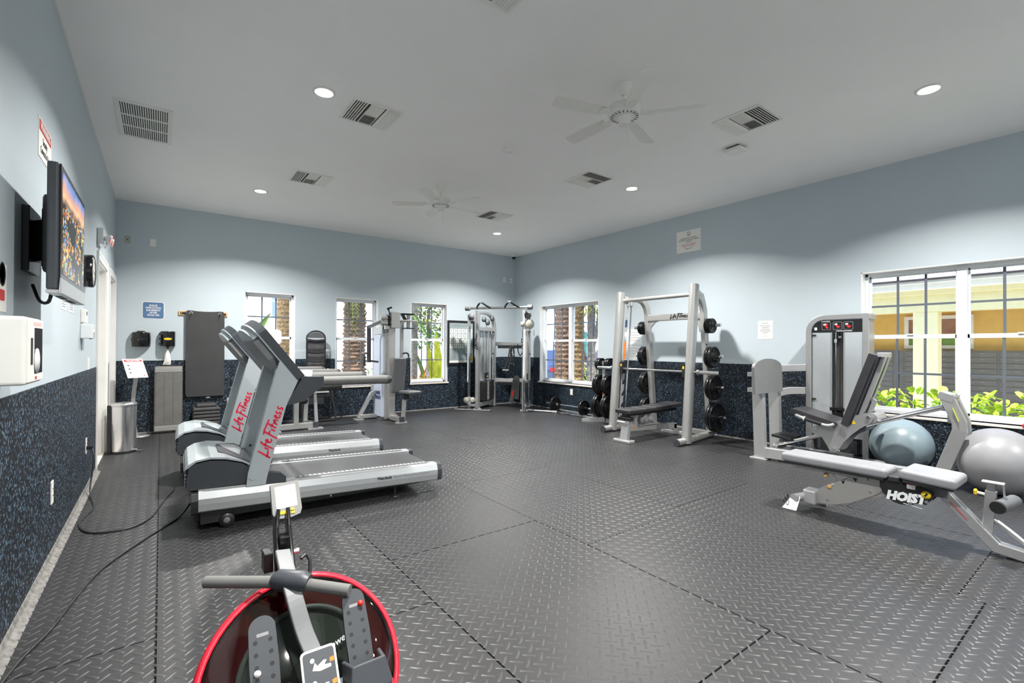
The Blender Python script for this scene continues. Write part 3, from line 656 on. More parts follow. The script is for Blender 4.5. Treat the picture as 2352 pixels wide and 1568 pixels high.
# yoke rising over the tank to the monitor
yk = MB().beams(bez([(.405, 1.42, .36), (.40, 1.50, .40), (.385, 1.555, .445), (.368, 1.60, .50), (.352, 1.66, .585), (.35, 1.75, .63), (.36, 1.88, .645)], 6), .05, .022, up=(0, -.8, .6)); T.p('yoke', yk, 'mid_plastic', bevel=.004)
pz = MB(); 
for sx in (-1, 1): pz.beams([(.372+sx*.026, 1.86, .52), (.375+sx*.022, 1.97, .70), (.385+sx*.018, 2.03, .745)], .014, .045, up=(0, 1, 0))
pz.box((.372, 1.93, .61), (.035, .05, .16)); T.p('monitor_post', pz, 'black_gloss', bevel=.004)
T.p('bracket', MB().box((.322, 1.95, .60), (.03, .06, .07)), 'black_plastic', bevel=.003)
T.p('knob', MB().cyl((.405, 1.95, .61), (.43, 1.95, .61), .011, 14), 'steel')
for z in (.575, .60, .63): T.p('bolt', MB().cyl((.345, 1.915, z), (.345, 1.91, z), .006, 10), 'chrome')
# monitor, tilted back
mc = V(.402, 2.055, .782); Rm = Matrix.Rotation(math.radians(-3), 3, 'Y') @ Matrix.Rotation(math.radians(-20), 3, 'X'); mu, mv, mn = Rm @ V(1, 0, 0), Rm @ V(0, 0, 1), Rm @ V(0, -1, 0)
hs = [(-.051, .066), (-.053, -.045), (-.044, -.064), (0, -.072), (.044, -.064), (.053, -.045), (.051, .066)]
hs = hs[::-1]
mon = T.p('monitor', MB().prism(hs, mc, mu, mv, mn*.024), 'step_pale', bevel=.005, seg=3)
T.p('monitor_back', MB().prism([(x*.9, y*.9) for x, y in hs], mc - mn*.02, mu, mv, mn*.02), 'black_plastic', bevel=.004, parent=mon)
T.p('screen', MB().prism([(-.037, -.03), (.037, -.03), (.037, .053), (-.037, .053)], mc + mn*.0242, mu, mv, mn*.001), 'screen_white', parent=mon)
T.p('button', MB().prism(rrect(.024, .012, .004, cx=-.016, cy=-.047), mc + mn*.0242, mu, mv, mn*.003), 'yellow', parent=mon)
for dy in (-.041, -.053): T.p('button', MB().prism(rrect(.015, .008, .003, cx=.018, cy=dy), mc + mn*.0242, mu, mv, mn*.003), 'yellow', parent=mon)
# handle with grips, resting across the yoke
hc = V(.353, 1.70, .612)
gl = V(.127, 1.90, .598); gr = V(.505, 1.57, .592)
hl = T.p('handle', MB().tube([gl, gl.lerp(hc, .97)], .0195, 14), 'grip_foam'); T.p('handle_grip', MB().tube([hc.lerp(gr, .06), gr], .019, 14), 'grip_foam')
T.p('handle_hub', MB().tube([hc + V(-.045, .04, .0), hc + V(-.03, .027, .004), hc + V(.03, -.027, .004), hc + V(.045, -.04, 0)], [.024, .034, .034, .026], 16), 'dark_plastic')
T.p('handle_hook', MB().tube(bez([(.43, 1.78, .58), (.435, 1.80, .625), (.425, 1.81, .645), (.405, 1.80, .64)], 5), .006, 8), 'black_plastic')
T.p('strap', MB().beams([hc + V(0, .01, -.01), (.37, 1.74, .56), (.40, 1.84, .47)], .04, .003, up=(0, -1, .3)), 'black_vinyl')
# foot plates with straps
for sx, label in ((-1, None), (1, None)):
    px = .382 + sx*.135; o = V(px, 1.44, .297); du = V(0, .49, .87).normalized(); nrm = V(0, -.87, .49)
    pl = [(-.036, 0), (.036, 0), (.039, .20), (.036, .29)] + [(.036*math.cos(math.radians(a)), .29 + .035*math.sin(math.radians(a))) for a in range(15, 180, 15)] + [(-.036, .29), (-.039, .20)]
    F = T.p('foot_plate', MB().prism(pl, o, (1, 0, 0), du, nrm*.012), 'dark_plastic', bevel=.003)
    for k in range(5):
        for ex in (-.020, .020): T.p('peg_hole', MB().cyl(o + V(ex, 0, 0) + du*(.13+k*.032) + nrm*.0122, o + V(ex, 0, 0) + du*(.13+k*.032) + nrm*.0126, .006, 12), 'ink', parent=F)
    T.p('size_label', MB().prism(rrect(.032, .009, .002, cx=0, cy=.275), o + nrm*.0122, (1, 0, 0), du, nrm*.0005), 'ink_grey', parent=F)
    T.p('peg', MB().lathe([(.009, 0), (.009, .008), (0, .010)], o + V(sx*.02, 0, 0) + du*(.18 if sx < 0 else .275) + nrm*.012, nrm, 12), 'white_plastic' if sx < 0 else 'red_paint', parent=F)
    cup = T.p('heel_cup', MB().beams([o + V(-.056, 0, 0) + nrm*.005 + du*.09, o + V(-.054, 0, 0) + nrm*.075 + du*.07, o + V(.054, 0, 0) + nrm*.075 + du*.07, o + V(.056, 0, 0) + nrm*.005 + du*.09], .012, .085, up=du), 'dark_plastic', bevel=.004)
    T.p('foot_strap', MB().beams(bez([o + V(-.062, 0, 0) + nrm*.0 + du*.05, o + V(-.062, 0, 0) + nrm*.085 + du*.015, o + V(0, 0, 0) + nrm*.105 + du*.01, o + V(.062, 0, 0) + nrm*.085 + du*.015, o + V(.062, 0, 0) + du*.05], 5), .003, .042, up=du), 'red_rim')
# instruction plate between the feet
o = V(.365, 1.31, .36); du = V(0, .55, .83).normalized(); nrm = V(0, -.83, .55)
ip = T.p('instruction_plate', MB().prism(rrect(.095, .21, .012, cx=0, cy=.10), o, (1, 0, 0), du, nrm*.006), 'white_plastic'); T.p('plate_face', MB().prism(rrect(.084, .198, .009, cx=0, cy=.10), o + nrm*.0062, (1, 0, 0), du, nrm*.0006), 'dark_plastic', parent=ip)
fig = MB(); sk = MB()
for k in range(3):
    y = .165 - k*.055
    for (ex, ey, r) in ((-.018, .012, .006),): fig.cyl(o + V(ex, 0, 0) + du*(y+ey) + nrm*.0068, o + V(ex, 0, 0) + du*(y+ey) + nrm*.0074, r, 12)
    fig.prism([(-.02, -.012), (.0, -.018), (.03, -.016), (.03, -.008), (.012, -.006), (.02, .004), (.012, .006), (-.006, -.004), (-.012, .006)], o + du*y + nrm*.0068, (1, 0, 0), du, nrm*.0006)
    sk.prism([(.028, -.004), (.04, -.004), (.04, .008), (.028, .006)], o + du*y + nrm*.0068, (1, 0, 0), du, nrm*.0006)
T.p('rower_pictograms', fig, 'paper', parent=ip); T.p('pictogram_marks', sk, 'orange', parent=ip)
T.p('side_cover', MB().box((.385, 1.45, .31), (.20, .10, .12)), 'mid_plastic', bevel=.01)
# white badge marks on the tank lid
q = V(0, 0, 1).rotation_difference(ax); bu, bv = q @ V(1, 0, 0), q @ V(0, 1, 0)
text(T, 'power', tc + bu*.10 + bv*.06 + ax*.072, bu*.95 + bv*.3, bv*.95 - bu*.3, 'paper', size=.03, shear=.3)
mk = MB()
for k in range(3): mk.prism(rrect(.035, .010, .004), tc + bu*(.19+k*.004) + bv*(.02-k*.022) + ax*.070, bu*.9 + bv*.45, bv*.9 - bu*.45, ax*.001)
T.p('tank_mark', mk, 'paper')
# ================================================================== LEFT WALL
def tvmat():
    m = bpy.data.materials.new('tv_picture'); m.use_nodes = True; n = m.node_tree; b = n.nodes['Principled BSDF']; b.inputs['Roughness'].default_value = .2
    tc = n.nodes.new('ShaderNodeTexCoord'); sp = n.nodes.new('ShaderNodeSeparateXYZ'); n.links.new(tc.outputs['Generated'], sp.inputs[0])
    nz = n.nodes.new('ShaderNodeTexNoise'); nz.inputs['Scale'].default_value = 5; nz.inputs['Detail'].default_value = 5; n.links.new(tc.outputs['Generated'], nz.inputs['Vector'])
    ad = n.nodes.new('ShaderNodeMath'); ad.operation = 'MULTIPLY_ADD'; ad.inputs[1].default_value = .22; n.links.new(nz.outputs['Fac'], ad.inputs[0]); n.links.new(sp.outputs['Z'], ad.inputs[2])
    r = n.nodes.new('ShaderNodeValToRGB'); e = r.color_ramp.elements
    e[0].position = .70; e[0].color = (.02, .012, .01, 1); e[1].position = 1.1 if False else 1.0; e[1].color = (.06, .16, .42, 1)
    for p, c in ((.74, (.20, .12, .08)), (.80, (.75, .42, .22)), (.85, (.62, .26, .16)), (.92, (.30, .25, .36))): k = e.new(p); k.color = c + (1,)
    sb = n.nodes.new('ShaderNodeMath'); sb.operation = 'SUBTRACT'; sb.inputs[1].default_value = .10; n.links.new(ad.outputs[0], sb.inputs[0]); n.links.new(sb.outputs[0], r.inputs[0])
    vo = n.nodes.new('ShaderNodeTexVoronoi'); vo.inputs['Scale'].default_value = 34; mp = n.nodes.new('ShaderNodeMapping'); mp.inputs['Scale'].default_value = (1, 1.5, 1); n.links.new(tc.outputs['Generated'], mp.inputs[0]); n.links.new(mp.outputs[0], vo.inputs['Vector'])
    s2 = n.nodes.new('ShaderNodeSeparateColor'); n.links.new(vo.outputs['Color'], s2.inputs[0])
    lr = n.nodes.new('ShaderNodeValToRGB'); lr.color_ramp.interpolation = 'CONSTANT'; le = lr.color_ramp.elements
    le[0].position = 0; le[0].color = (.006, .006, .006, 1); le[1].position = .55; le[1].color = (.9, .28, .03, 1)
    for p, c in ((.66, (.75, .55, .12)), (.76, (.05, .05, .04)), (.84, (.9, .14, .03)), (.90, (.35, .55, .22)), (.95, (.06, .28, .8))): k = le.new(p); k.color = c + (1,)
    n.links.new(s2.outputs[0], lr.inputs[0])
    nz2 = n.nodes.new('ShaderNodeTexNoise'); nz2.inputs['Scale'].default_value = 3.2; n.links.new(tc.outputs['Generated'], nz2.inputs['Vector'])
    g = n.nodes.new('ShaderNodeMath'); g.operation = 'GREATER_THAN'; g.inputs[1].default_value = .5; n.links.new(nz2.outputs['Fac'], g.inputs[0])
    cm = n.nodes.new('ShaderNodeMix'); cm.data_type = 'RGBA'; n.links.new(g.outputs[0], cm.inputs[0]); cm.inputs[6].default_value = (.008, .007, .007, 1); n.links.new(lr.outputs[0], cm.inputs[7])
    st = n.nodes.new('ShaderNodeMath'); st.operation = 'GREATER_THAN'; st.inputs[1].default_value = .72; n.links.new(sb.outputs[0], st.inputs[0])
    mx = n.nodes.new('ShaderNodeMix'); mx.data_type = 'RGBA'; n.links.new(st.outputs[0], mx.inputs[0]); n.links.new(cm.outputs[2], mx.inputs[6]); n.links.new(r.outputs[0], mx.inputs[7])
    b.inputs['Base Color'].default_value = (.01, .01, .01, 1); n.links.new(mx.outputs[2], b.inputs['Emission Color']); b.inputs['Emission Strength'].default_value = .8
    MATS['tv_picture'] = m
tvmat()
T = Thing('television', 'flat television on a swing-arm wall mount showing a city at dusk', 'television', (-.43, 3.56, 1.64))
X0 = -.40
T.p('cabinet', MB().mm((X0-.045, 3.13, 1.66), (X0, 4.0, 2.28)), 'dark_plastic', bevel=.012, seg=3)
T.p('rear_housing', MB().mm((X0-.085, 3.3, 1.76), (X0-.04, 3.85, 2.16)), 'black_plastic', bevel=.02)
T.p('bezel', MB().mm((X0, 3.14, 1.665), (X0+.006, 3.99, 2.275)), 'black_gloss', bevel=.002)
T.p('screen', MB().mm((X0+.006, 3.18, 1.745), (X0+.0075, 3.96, 2.245)), 'tv_picture')
sb = MB(); sb.prism([(0, 0), (.012, 0), (.012, .075), (.006, .075)], (X0, 3.13, 1.645), (1, 0, 0), (0, 0, 1), (0, .87, 0)); sb.mm((X0-.045, 3.13, 1.645), (X0, 4.0, 1.662)); spk = T.p('speaker_bar', sb, 'silver_light', bevel=.004)
for y in (3.32, 3.62): T.p('speaker_slot', MB().mm((X0-.035, y, 1.642), (X0-.012, y+.20, 1.6455)), 'ink', parent=spk)
mt = MB(); mt.mm((XL, 3.45, 1.78), (XL+.03, 3.72, 2.12)); mt.beam((XL+.03, 3.58, 1.95), (X0-.085, 3.50, 1.95), .05, .22); mt.mm((X0-.10, 3.40, 1.80), (X0-.083, 3.72, 2.10)); T.p('wall_mount', mt, 'black_iron', bevel=.004)
cb = MB().tube(bez([(X0-.06, 3.42, 1.70), (X0-.07, 3.40, 1.62), (XL+.06, 3.52, 1.63), (XL+.02, 3.6, 1.72)], 6), .008, 8); T.p('cable', cb, 'black_plastic')
# warning sign
T = Thing('warning_sign', 'white warning sign with a red header, high behind the television', 'sign', (XL, 4.02, 2.50))
T.p('panel', MB().mm((XL, 3.83, 2.50), (XL+.003, 4.22, 2.73)), 'paper'); T.p('header', MB().mm((XL+.003, 3.845, 2.655), (XL+.0035, 4.205, 2.72)), 'red_paint')
text(T, 'WARNING', (XL+.0042, 4.025, 2.687), (0, 1, 0), (0, 0, 1), 'paper', size=.06, width=.30, bold=.002)
text(T, 'Security\nCameras In Use', (XL+.0042, 4.01, 2.58), (0, 1, 0), (0, 0, 1), 'ink', size=.06, width=.26)
# paper notice at the very left edge
T = Thing('wall_notice', 'white paper notice with a red mark, above the white box at the left edge', 'notice', (XL, 2.98, 1.54))
T.p('sheet', MB().mm((XL, 2.80, 1.545), (XL+.002, 3.165, 1.765)), 'paper'); T.p('round_mark', MB().lathe([(.045, 0), (.055, 0), (.055, .001), (.045, .001), (.045, 0)], (XL+.0022, 3.09, 1.715), (1, 0, 0), 24), 'ink'); T.p('red_mark', MB().prism(rrect(.08, .05, .01), (XL+.0022, 3.09, 1.62), (0, 1, 0), (0, 0, 1), (.001, 0, 0)), 'red_paint')
# white dispenser box with window
T = Thing('wall_dispenser', 'large white wall box with a dark window in its front, at the left edge', 'dispenser', (-.515, 2.95, 1.23))
bx0, bx1, by0, by1, bz0, bz1 = XL, -.452, 2.79, 3.11, 1.225, 1.515
T.p('housing', MB().mm((bx0, by0, bz0), (bx1, by1, bz1)), 'white_plastic', bevel=.014, seg=3)
T.p('front_frame', MB().mm((bx1-.002, by0+.012, bz0+.01), (bx1+.006, by1-.01, bz1-.008)), 'white_plastic', bevel=.003)
T.p('window', MB().mm((bx1+.006, by0+.12, bz0+.045), (bx1+.0075, by1-.035, bz1-.045)), 'car_glass'); T.p('slot', MB().mm((bx1+.006, by0+.05, bz0+.085), (bx1+.0075, by0+.085, bz1-.09)), 'ink')
T.p('roll', MB().lathe([(.0, 0), (.055, 0), (.055, .002), (0, .002)], (bx1+.0078, by0+.165, bz0+.10), (1, 0, 0), 24), 'paper_pale')
T.p('stripe', MB().mm((bx1+.006, by0+.10, bz1-.035), (bx1+.0068, by1-.06, bz1-.02)), 'exit_red'); T.p('badge', MB().mm((bx1+.006, by0+.14, bz0+.018), (bx1+.0068, by0+.17, bz0+.032)), 'red_paint')
# clock
T = Thing('wall_clock', 'round black-rimmed wall clock seen edge-on beside the television', 'clock', (XL, 5.85, 1.93))
T.p('case', MB().lathe([(.0, 0), (.145, 0), (.15, .02), (.15, .07), (.138, .078), (.132, .07), (0, .07)], (XL, 5.85, 2.08), (1, 0, 0), 36), 'black_gloss')
T.p('dial', MB().lathe([(0, .0705), (.131, .0705), (.131, .071), (0, .071)], (XL, 5.85, 2.08), (1, 0, 0), 36), 'paper')
T.p('hand', MB().beam((XL+.074, 5.85, 2.08), (XL+.074, 5.85, 2.17), .006, .002, up=(1, 0, 0)), 'ink'); T.p('hand', MB().beam((XL+.073, 5.85, 2.08), (XL+.073, 5.91, 2.06), .008, .002, up=(1, 0, 0)), 'ink')
# notices, thermostat, switch, outlets
for y0, y1, lb in ((4.66, 4.88, 'small pale printed notice under the television, the one nearer the viewer'), (5.02, 5.26, 'small pale printed notice under the television, the one nearer the doors')):
    T = Thing('paper_notice', lb, 'notice', (XL, (y0+y1)/2, 1.66), group='pale notices under the television'); T.p('sheet', MB().mm((XL, y0, 1.655), (XL+.002, y1, 1.775)), 'paper_pale', bevel=.0005)
    ln = MB(); [ln.mm((XL+.002, y0+.03, 1.675+k*.018), (XL+.0026, y1-.03, 1.683+k*.018)) for k in range(5)]; T.p('print', ln, 'ink_grey')
T = Thing('thermostat', 'beige thermostat with a clear guard box below it, beside the door frame', 'thermostat', (XL, 5.78, 1.45))
T.p('body', MB().mm((XL, 5.70, 1.60), (XL+.035, 5.86, 1.72)), 'white_plastic', bevel=.006); T.p('guard', MB().mm((XL, 5.68, 1.455), (XL+.085, 5.88, 1.585)), 'clear_plastic', bevel=.006)
T.p('display', MB().mm((XL+.0351, 5.74, 1.665), (XL+.036, 5.82, 1.70)), 'mid_plastic'); T.p('dial', MB().cyl((XL+.085, 5.78, 1.52), (XL+.09, 5.78, 1.52), .02, 16), 'white_plastic'); T.p('lock', MB().mm((XL+.05, 5.80, 1.45), (XL+.07, 5.83, 1.458)), 'ink')
def plate(name, label, cat, c, n, w=.075, h=.118, kind='outlet', m='white_plastic'):
    n = V(n); u = V(0, 0, 1).cross(n); T = Thing(name, label, cat, V(c) - V(0, 0, h/2)); c = V(c)
    T.p('cover', MB().prism(rrect(w, h, .006), c, u, (0, 0, 1), n*.005), m, bevel=.0015)
    if kind == 'outlet':
        for dz in (-.022, .022):
            r = T.p('receptacle', MB().prism(rrect(.033, .028, .01), c + V(0, 0, dz) + n*.005, u, (0, 0, 1), n*.0015), m)
            s = MB(); s.box(c + V(0, 0, dz+.002) + u*.006 + n*.0068, (.0024, .0024, .009)); s.box(c + V(0, 0, dz+.002) - u*.006 + n*.0068, (.0024, .0024, .009)); T.p('slot', s, 'ink', parent=r)
    elif kind == 'switch': T.p('rocker', MB().prism(rrect(.034, .068, .003), c + n*.005, u, (0, 0, 1), n*.003), m)
    elif kind == 'jack': T.p('socket', MB().prism(rrect(.016, .016, .002), c + n*.005, u, (0, 0, 1), n*.0006), 'ink')
    return T
plate('light_switch', 'white light switch plate just above the dark panel by the door', 'switch', (XL, 6.28, 1.21), (1, 0, 0), w=.11, kind='switch')
plate('wall_outlet', 'white outlet on the left dark panel, nearer the viewer, nothing plugged in', 'outlet', (XL+T6, 4.31, .425), (1, 0, 0), h=.15)
plate('wall_outlet', 'white outlet on the left dark panel with a black plug in it', 'outlet', (XL+T6, 6.08, .43), (1, 0, 0), h=.15)
plate('wall_plate', 'beige blank wall plate high on the left, next to the corner', 'wall plate', (-.437, YB, 3.05), (0, -1, 0), kind='jack', m='pulley_cream')
plate('wall_plate', 'white wall plate high on the left, right of the beige one', 'wall plate', (-.117, YB, 3.04), (0, -1, 0), kind='switch')
plate('wall_plate', 'tiny white wall plate high near the far corner, left one of two', 'wall plate', (6.82, YB, 3.06), (0, -1, 0), kind='jack')
plate('wall_plate', 'tiny white wall plate high near the far corner, right one of two', 'wall plate', (7.03, YB, 3.06), (0, -1, 0), kind='jack')
plate('wall_outlet', 'white outlet on the dark panel under the double window by the barbell', 'outlet', (XR-T6, 7.46, .43), (-1, 0, 0), h=.13)
# emergency exit light
T = Thing('emergency_light', 'emergency light unit with a red glow above the door frame', 'emergency light', (XL, 7.1, 2.50))
T.p('body', MB().mm((XL, 6.93, 2.52), (XL+.06, 7.27, 2.70)), 'clear_plastic', bevel=.012, seg=3)
for k, (y, mm_) in enumerate(((6.99, 'exit_red'), (7.21, 'exit_red'))):
    hd = MB().lathe([(.02, 0), (.045, .03), (.05, .06), (.0, .06)], (XL+.06, y, 2.60), (1, 0, -.25), 20); h_ = T.p('lamp_head', hd, 'clear_plastic'); T.p('lamp_lens', MB().lathe([(0, .061), (.045, .061), (.045, .064), (0, .066)], (XL+.06, y, 2.60), (1, 0, -.25), 20), mm_, parent=h_)
# power cords
def cord(name, pts, label, r=.0065):
    P = bez(pts, 9); mb = MB().tube(P, r, 8); return one(name, mb, 'black_plastic', label, 'power cord')
c1 = Thing('power_cord', 'black power cord from the plugged outlet looping to the farther treadmill', 'power cord', (XL+.1, 5.0, 0))
c1.p('cable', MB().tube(bez([(XL+.055, 6.06, .40), (XL+.075, 6.0, .32), (XL+.06, 5.9, .08), (-.50, 5.72, .012), (-.455, 5.37, .008), (-.50, 4.95, .008), (-.40, 4.66, .008), (-.18, 4.62, .008), (-.06, 4.8, .008), (.0, 5.1, .008), (.06, 5.4, .008), (.10, 5.55, .008), (.11, 5.66, .012)], 9), .0065, 8), 'black_plastic')
c1.p('plug', MB().box((XL+.035, 6.07, .41), (.05, .03, .035)), 'black_plastic', bevel=.004)
cord('power_cord', [(.20, 4.72, .09), (.17, 4.76, .03), (.10, 4.62, .008), (-.08, 4.30, .008), (-.275, 3.9, .008), (-.36, 3.55, .008), (-.419, 3.21, .008), (-.50, 2.9, .008), (-.54, 2.5, .008), (-.555, 1.6, .008)], 'black power cord running from the nearer treadmill towards the lower left corner')
# ================================================================== LEFT END OF THE BACK WALL
T = Thing('wipe_down_sign', 'blue rounded sign asking to wipe down equipment after each use', 'sign', (-.105, YB, 1.82))
T.p('border', MB().prism(rrect(.285, .275, .03, cx=-.105, cy=1.957), (0, YB, 0), (1, 0, 0), (0, 0, 1), (0, -.004, 0)), 'paper'); T.p('panel', MB().prism(rrect(.268, .258, .026, cx=-.105, cy=1.957), (0, YB-.004, 0), (1, 0, 0), (0, 0, 1), (0, -.001, 0)), 'sign_blue')
text(T, 'PLEASE\nWIPE DOWN\nEQUIPMENT\nAFTER\nEACH USE', (-.105, YB-.0056, 1.957), (1, 0, 0), (0, 0, 1), 'paper', size=.038, width=.20, bold=.0008)
for z in (1.86, 2.055): T.p('screw', MB().cyl((-.105, YB-.005, z), (-.105, YB-.007, z), .005, 10), 'chrome')
# wipes dispenser one (barrel with a flap on top)
def half_barrel(x, w, z0, z1, d, bulge=0.0):
    mb = MB(); n = 18; rings = []
    for z, k in ((z0, .96), (z0+.01, 1.0), ((z0+z1)/2, 1.0+bulge), (z1-.01, 1.0), (z1, .96)):
        rings.append([(x + w/2*k*math.cos(math.pi*i/n), YB - .012 - d*k*math.sin(math.pi*i/n)**.8, z) for i in range(n+1)] + [(x - w/2*k, YB-.002, z), (x + w/2*k, YB-.002, z)])
    m = n + 3; vs = [v for r in rings for v in r]; fs = [(j*m+i, (j+1)*m+i, (j+1)*m+(i+1) % m, j*m+(i+1) % m) for j in range(4) for i in range(m)]
    mb.add(vs, fs, True); mb.add(rings[0], [tuple(range(m))]); mb.add(rings[-1], [tuple(reversed(range(m)))]); return mb
T = Thing('wipes_dispenser', 'black barrel-shaped wipes dispenser on the wall, left one of two', 'dispenser', (-.255, YB, 1.37), group='black wall dispensers')
T.p('body', half_barrel(-.255, .235, 1.375, 1.60, .14, .05), 'black_gloss'); T.p('lid', MB().prism([(-.06, 0), (.06, 0), (.045, .02), (-.045, .02)], (-.255, YB-.13, 1.60), (1, 0, 0), (0, 0, 1), (0, .12, 0)), 'black_plastic', bevel=.004)
T.p('wipe_loop', MB().beams(bez([(-.31, YB-.08, 1.615), (-.28, YB-.085, 1.645), (-.255, YB-.085, 1.662), (-.23, YB-.085, 1.645), (-.20, YB-.08, 1.615)], 5), .03, .004, up=(0, 0, 1)), 'paper'); T.p('latch', MB().box((-.255-.118, YB-.04, 1.49), (.012, .04, .04)), 'black_plastic'); T.p('badge', MB().prism(rrect(.06, .012, .004), (-.26, YB-.1545, 1.485), (1, 0, .08), (0, 0, 1), (0, -.001, 0)), 'ink_grey')
T = Thing('wipes_dispenser', 'black centre-pull wipes dispenser with a yellow oval badge, right one of two', 'dispenser', (.085, YB, 1.33), group='black wall dispensers')
T.p('body', half_barrel(.085, .205, 1.385, 1.622, .15), 'black_gloss'); T.p('nozzle', MB().lathe([(.005, 0), (.012, .02), (.035, .05), (.04, .055), (0, .055)], (.085, YB-.085, 1.335), n=18), 'black_plastic'); T.p('badge', MB().prism(oval(.055, .018), (.085, YB-.166, 1.50), (1, 0, 0), (0, 0, 1), (0, .012, 0)), 'yellow')
T.p('hanging_wipe', MB().add([(.08, YB-.085, 1.337), (.09, YB-.085, 1.337), (.05, YB-.07, 1.25), (.115, YB-.095, 1.25), (.04, YB-.06, 1.15), (.13, YB-.10, 1.15), (.02, YB-.06, 1.08), (.125, YB-.11, 1.085), (.085, YB-.125, 1.25), (.08, YB-.13, 1.15)], [(0, 2, 8, 1), (2, 4, 9, 8), (4, 6, 7, 5, 9), (1, 8, 3), (8, 9, 5, 3)], True), 'paper')
for z in (1.42, 1.50, 1.58): T.p('latch', MB().box((-.022, YB-.035, z), (.012, .03, .03)), 'black_plastic')
# wood rail + hanging mat
T = Thing('mat_rail', 'light wooden wall rail with black hooks holding the exercise mat', 'wall rail', (.57, YB, 1.89))
T.p('board', MB().mm((.225, YB-.022, 1.895), (.916, YB, 1.965)), 'wood', bevel=.002)
for x in (.285, .86):
    h_ = T.p('hook_plate', MB().mm((x-.035, YB-.026, 1.912), (x+.035, YB-.022, 1.948)), 'black_plastic', bevel=.003); T.p('screw', MB().cyl((x-.02, YB-.026, 1.93), (x-.02, YB-.029, 1.93), .006, 10), 'chrome', parent=h_)
for x in (.395, .80): T.p('hook', MB().tube(bez([(x, YB-.022, 1.925), (x, YB-.09, 1.92), (x, YB-.10, 1.945)], 5), .006, 8), 'black_iron')
T = Thing('exercise_mat', 'large black exercise mat hanging by two eyelets from the wooden rail', 'exercise mat', (.595, YB-.05, .54))
top = [(.322, .60), (.345, .548), (.86, .548), (.872, .60), (.865, 1.955), (.845, 1.975), (.80, 1.978), (.70, 1.968), (.595, 1.965), (.49, 1.968), (.40, 1.978), (.345, 1.978), (.325, 1.955)]
T.p('mat', MB().prism(top, (0, YB-.062, 0), (1, 0, 0), (0, 0, 1), (0, .012, 0)), 'mat_foam', bevel=.004)
T.p('mat_layer', MB().prism([(x+.006, z-.01) for x, z in top], (0, YB-.048, 0), (1, 0, 0), (0, 0, 1), (0, .012, 0)), 'mat_foam', bevel=.004)
for x in (.395, .80): T.p('eyelet', MB().lathe([(.010, 0), (.026, 0), (.024, .004), (.012, .004), (.010, 0)], (x, YB-.062, 1.935), (0, -1, 0), 20), 'chrome')
for x in (.375, .785): T.p('cord_loop', MB().tube([(x+.02, YB-.068, 1.93), (x, YB-.067, 1.87), (x-.01, YB-.066, 1.82)], .005, 6), 'ink')
# aerobic step leaning on the wall
T = Thing('aerobic_step', 'grey aerobic step platform leaning upright against the wall', 'step platform', (.10, 9.40, 0))
Rl = Matrix.Rotation(math.radians(-4), 3, 'X'); c = V(.10, 9.42, .535)
T.p('deck', MB().box(c, (.375, .085, 1.06), R=Rl), 'step_grey', bevel=.03, seg=4)
for dz in (-.465, .465): T.p('end_band', MB().box(c + Rl @ V(0, -.004, dz), (.36, .088, .085), R=Rl), 'step_pale', bevel=.012, seg=3)
for dx in (-.055, .06): T.p('groove', MB().box(c + Rl @ V(dx, -.0428, 0), (.004, .001, .82), R=Rl), 'mat_foam')
# stack of risers
for k in range(8):
    z = k*.056; wd = .385 - (.10 if k == 7 else 0); nth = ['bottom', 'second from the bottom', 'third from the bottom', 'fourth from the bottom', 'fourth from the top', 'third from the top', 'second from the top', 'top'][k]
    mb = MB().box((.605, 9.30, z+.028), (wd, .34 - (.08 if k == 7 else 0), .052), taper=.94); r = one('step_riser', mb, 'mid_plastic' if k > 8 else 'mat_foam', 'dark plastic step riser under the hanging mat, %s of its stack' % nth, 'step riser', 'stack of step risers', bevel=.016, seg=3)
one('price_tag', MB().box((.645, YB-T6-.002, .53), (.055, .003, .05)), 'paper', 'small white tag on the dark wall below the hanging mat', 'tag')
# white leaning panel half hidden by the treadmill
T = Thing('leaning_board', 'white framed board leaning on the wall behind the far treadmill', 'board', (.98, 9.42, 0))
Rl = Matrix.Rotation(math.radians(-7), 3, 'X'); T.p('board', MB().box((1.05, 9.43, .255), (.26, .012, .48), R=Rl), 'paper_pale'); fr = MB()
for dx in (-.13, .13): fr.box(V(1.05+dx, 9.43, .255), (.014, .018, .50), R=Rl)
fr.box(V(1.05, 9.43, .255) + Rl @ V(0, 0, .245), (.274, .018, .014), R=Rl); T.p('frame', fr, 'silver')
# trash can
T = Thing('trash_can', 'round stainless steel pedal trash can beside the door', 'trash can', (-.385, 7.98, 0))
ov = lambda a, b, z: [(-.385 + a*math.cos(2*math.pi*i/40), 7.98 + b*math.sin(2*math.pi*i/40), z) for i in range(40)]
def tube_of(rings):
    mb = MB(); m = 40; vs = [v for r in rings for v in r]; mb.add(vs, [(j*m+i, j*m+(i+1) % m, (j+1)*m+(i+1) % m, (j+1)*m+i) for j in range(len(rings)-1) for i in range(m)], True); mb.add(rings[0], [tuple(reversed(range(m)))]); mb.add(rings[-1], [tuple(range(m))]); return mb
T.p('shell', tube_of([ov(.128, .128, .025), ov(.136, .136, .60)]), 'brushed'); T.p('base', tube_of([ov(.132, .132, 0), ov(.132, .132, .028)]), 'black_plastic')
T.p('lid', tube_of([ov(.138, .138, .60), ov(.140, .140, .612), ov(.140, .140, .632), ov(.132, .132, .645), ov(.08, .08, .65)]), 'steel')
T.p('hinge', MB().mm((-.55, 7.93, .0), (-.505, 8.03, .62)), 'black_plastic', bevel=.006)
pdl = MB().tube([(-.27, 7.93, .03), (-.24, 7.91, .03)], .012, 8); pdl.box((-.215, 7.895, .03), (.06, .05, .012)); T.p('pedal', pdl, 'chrome', bevel=.004)
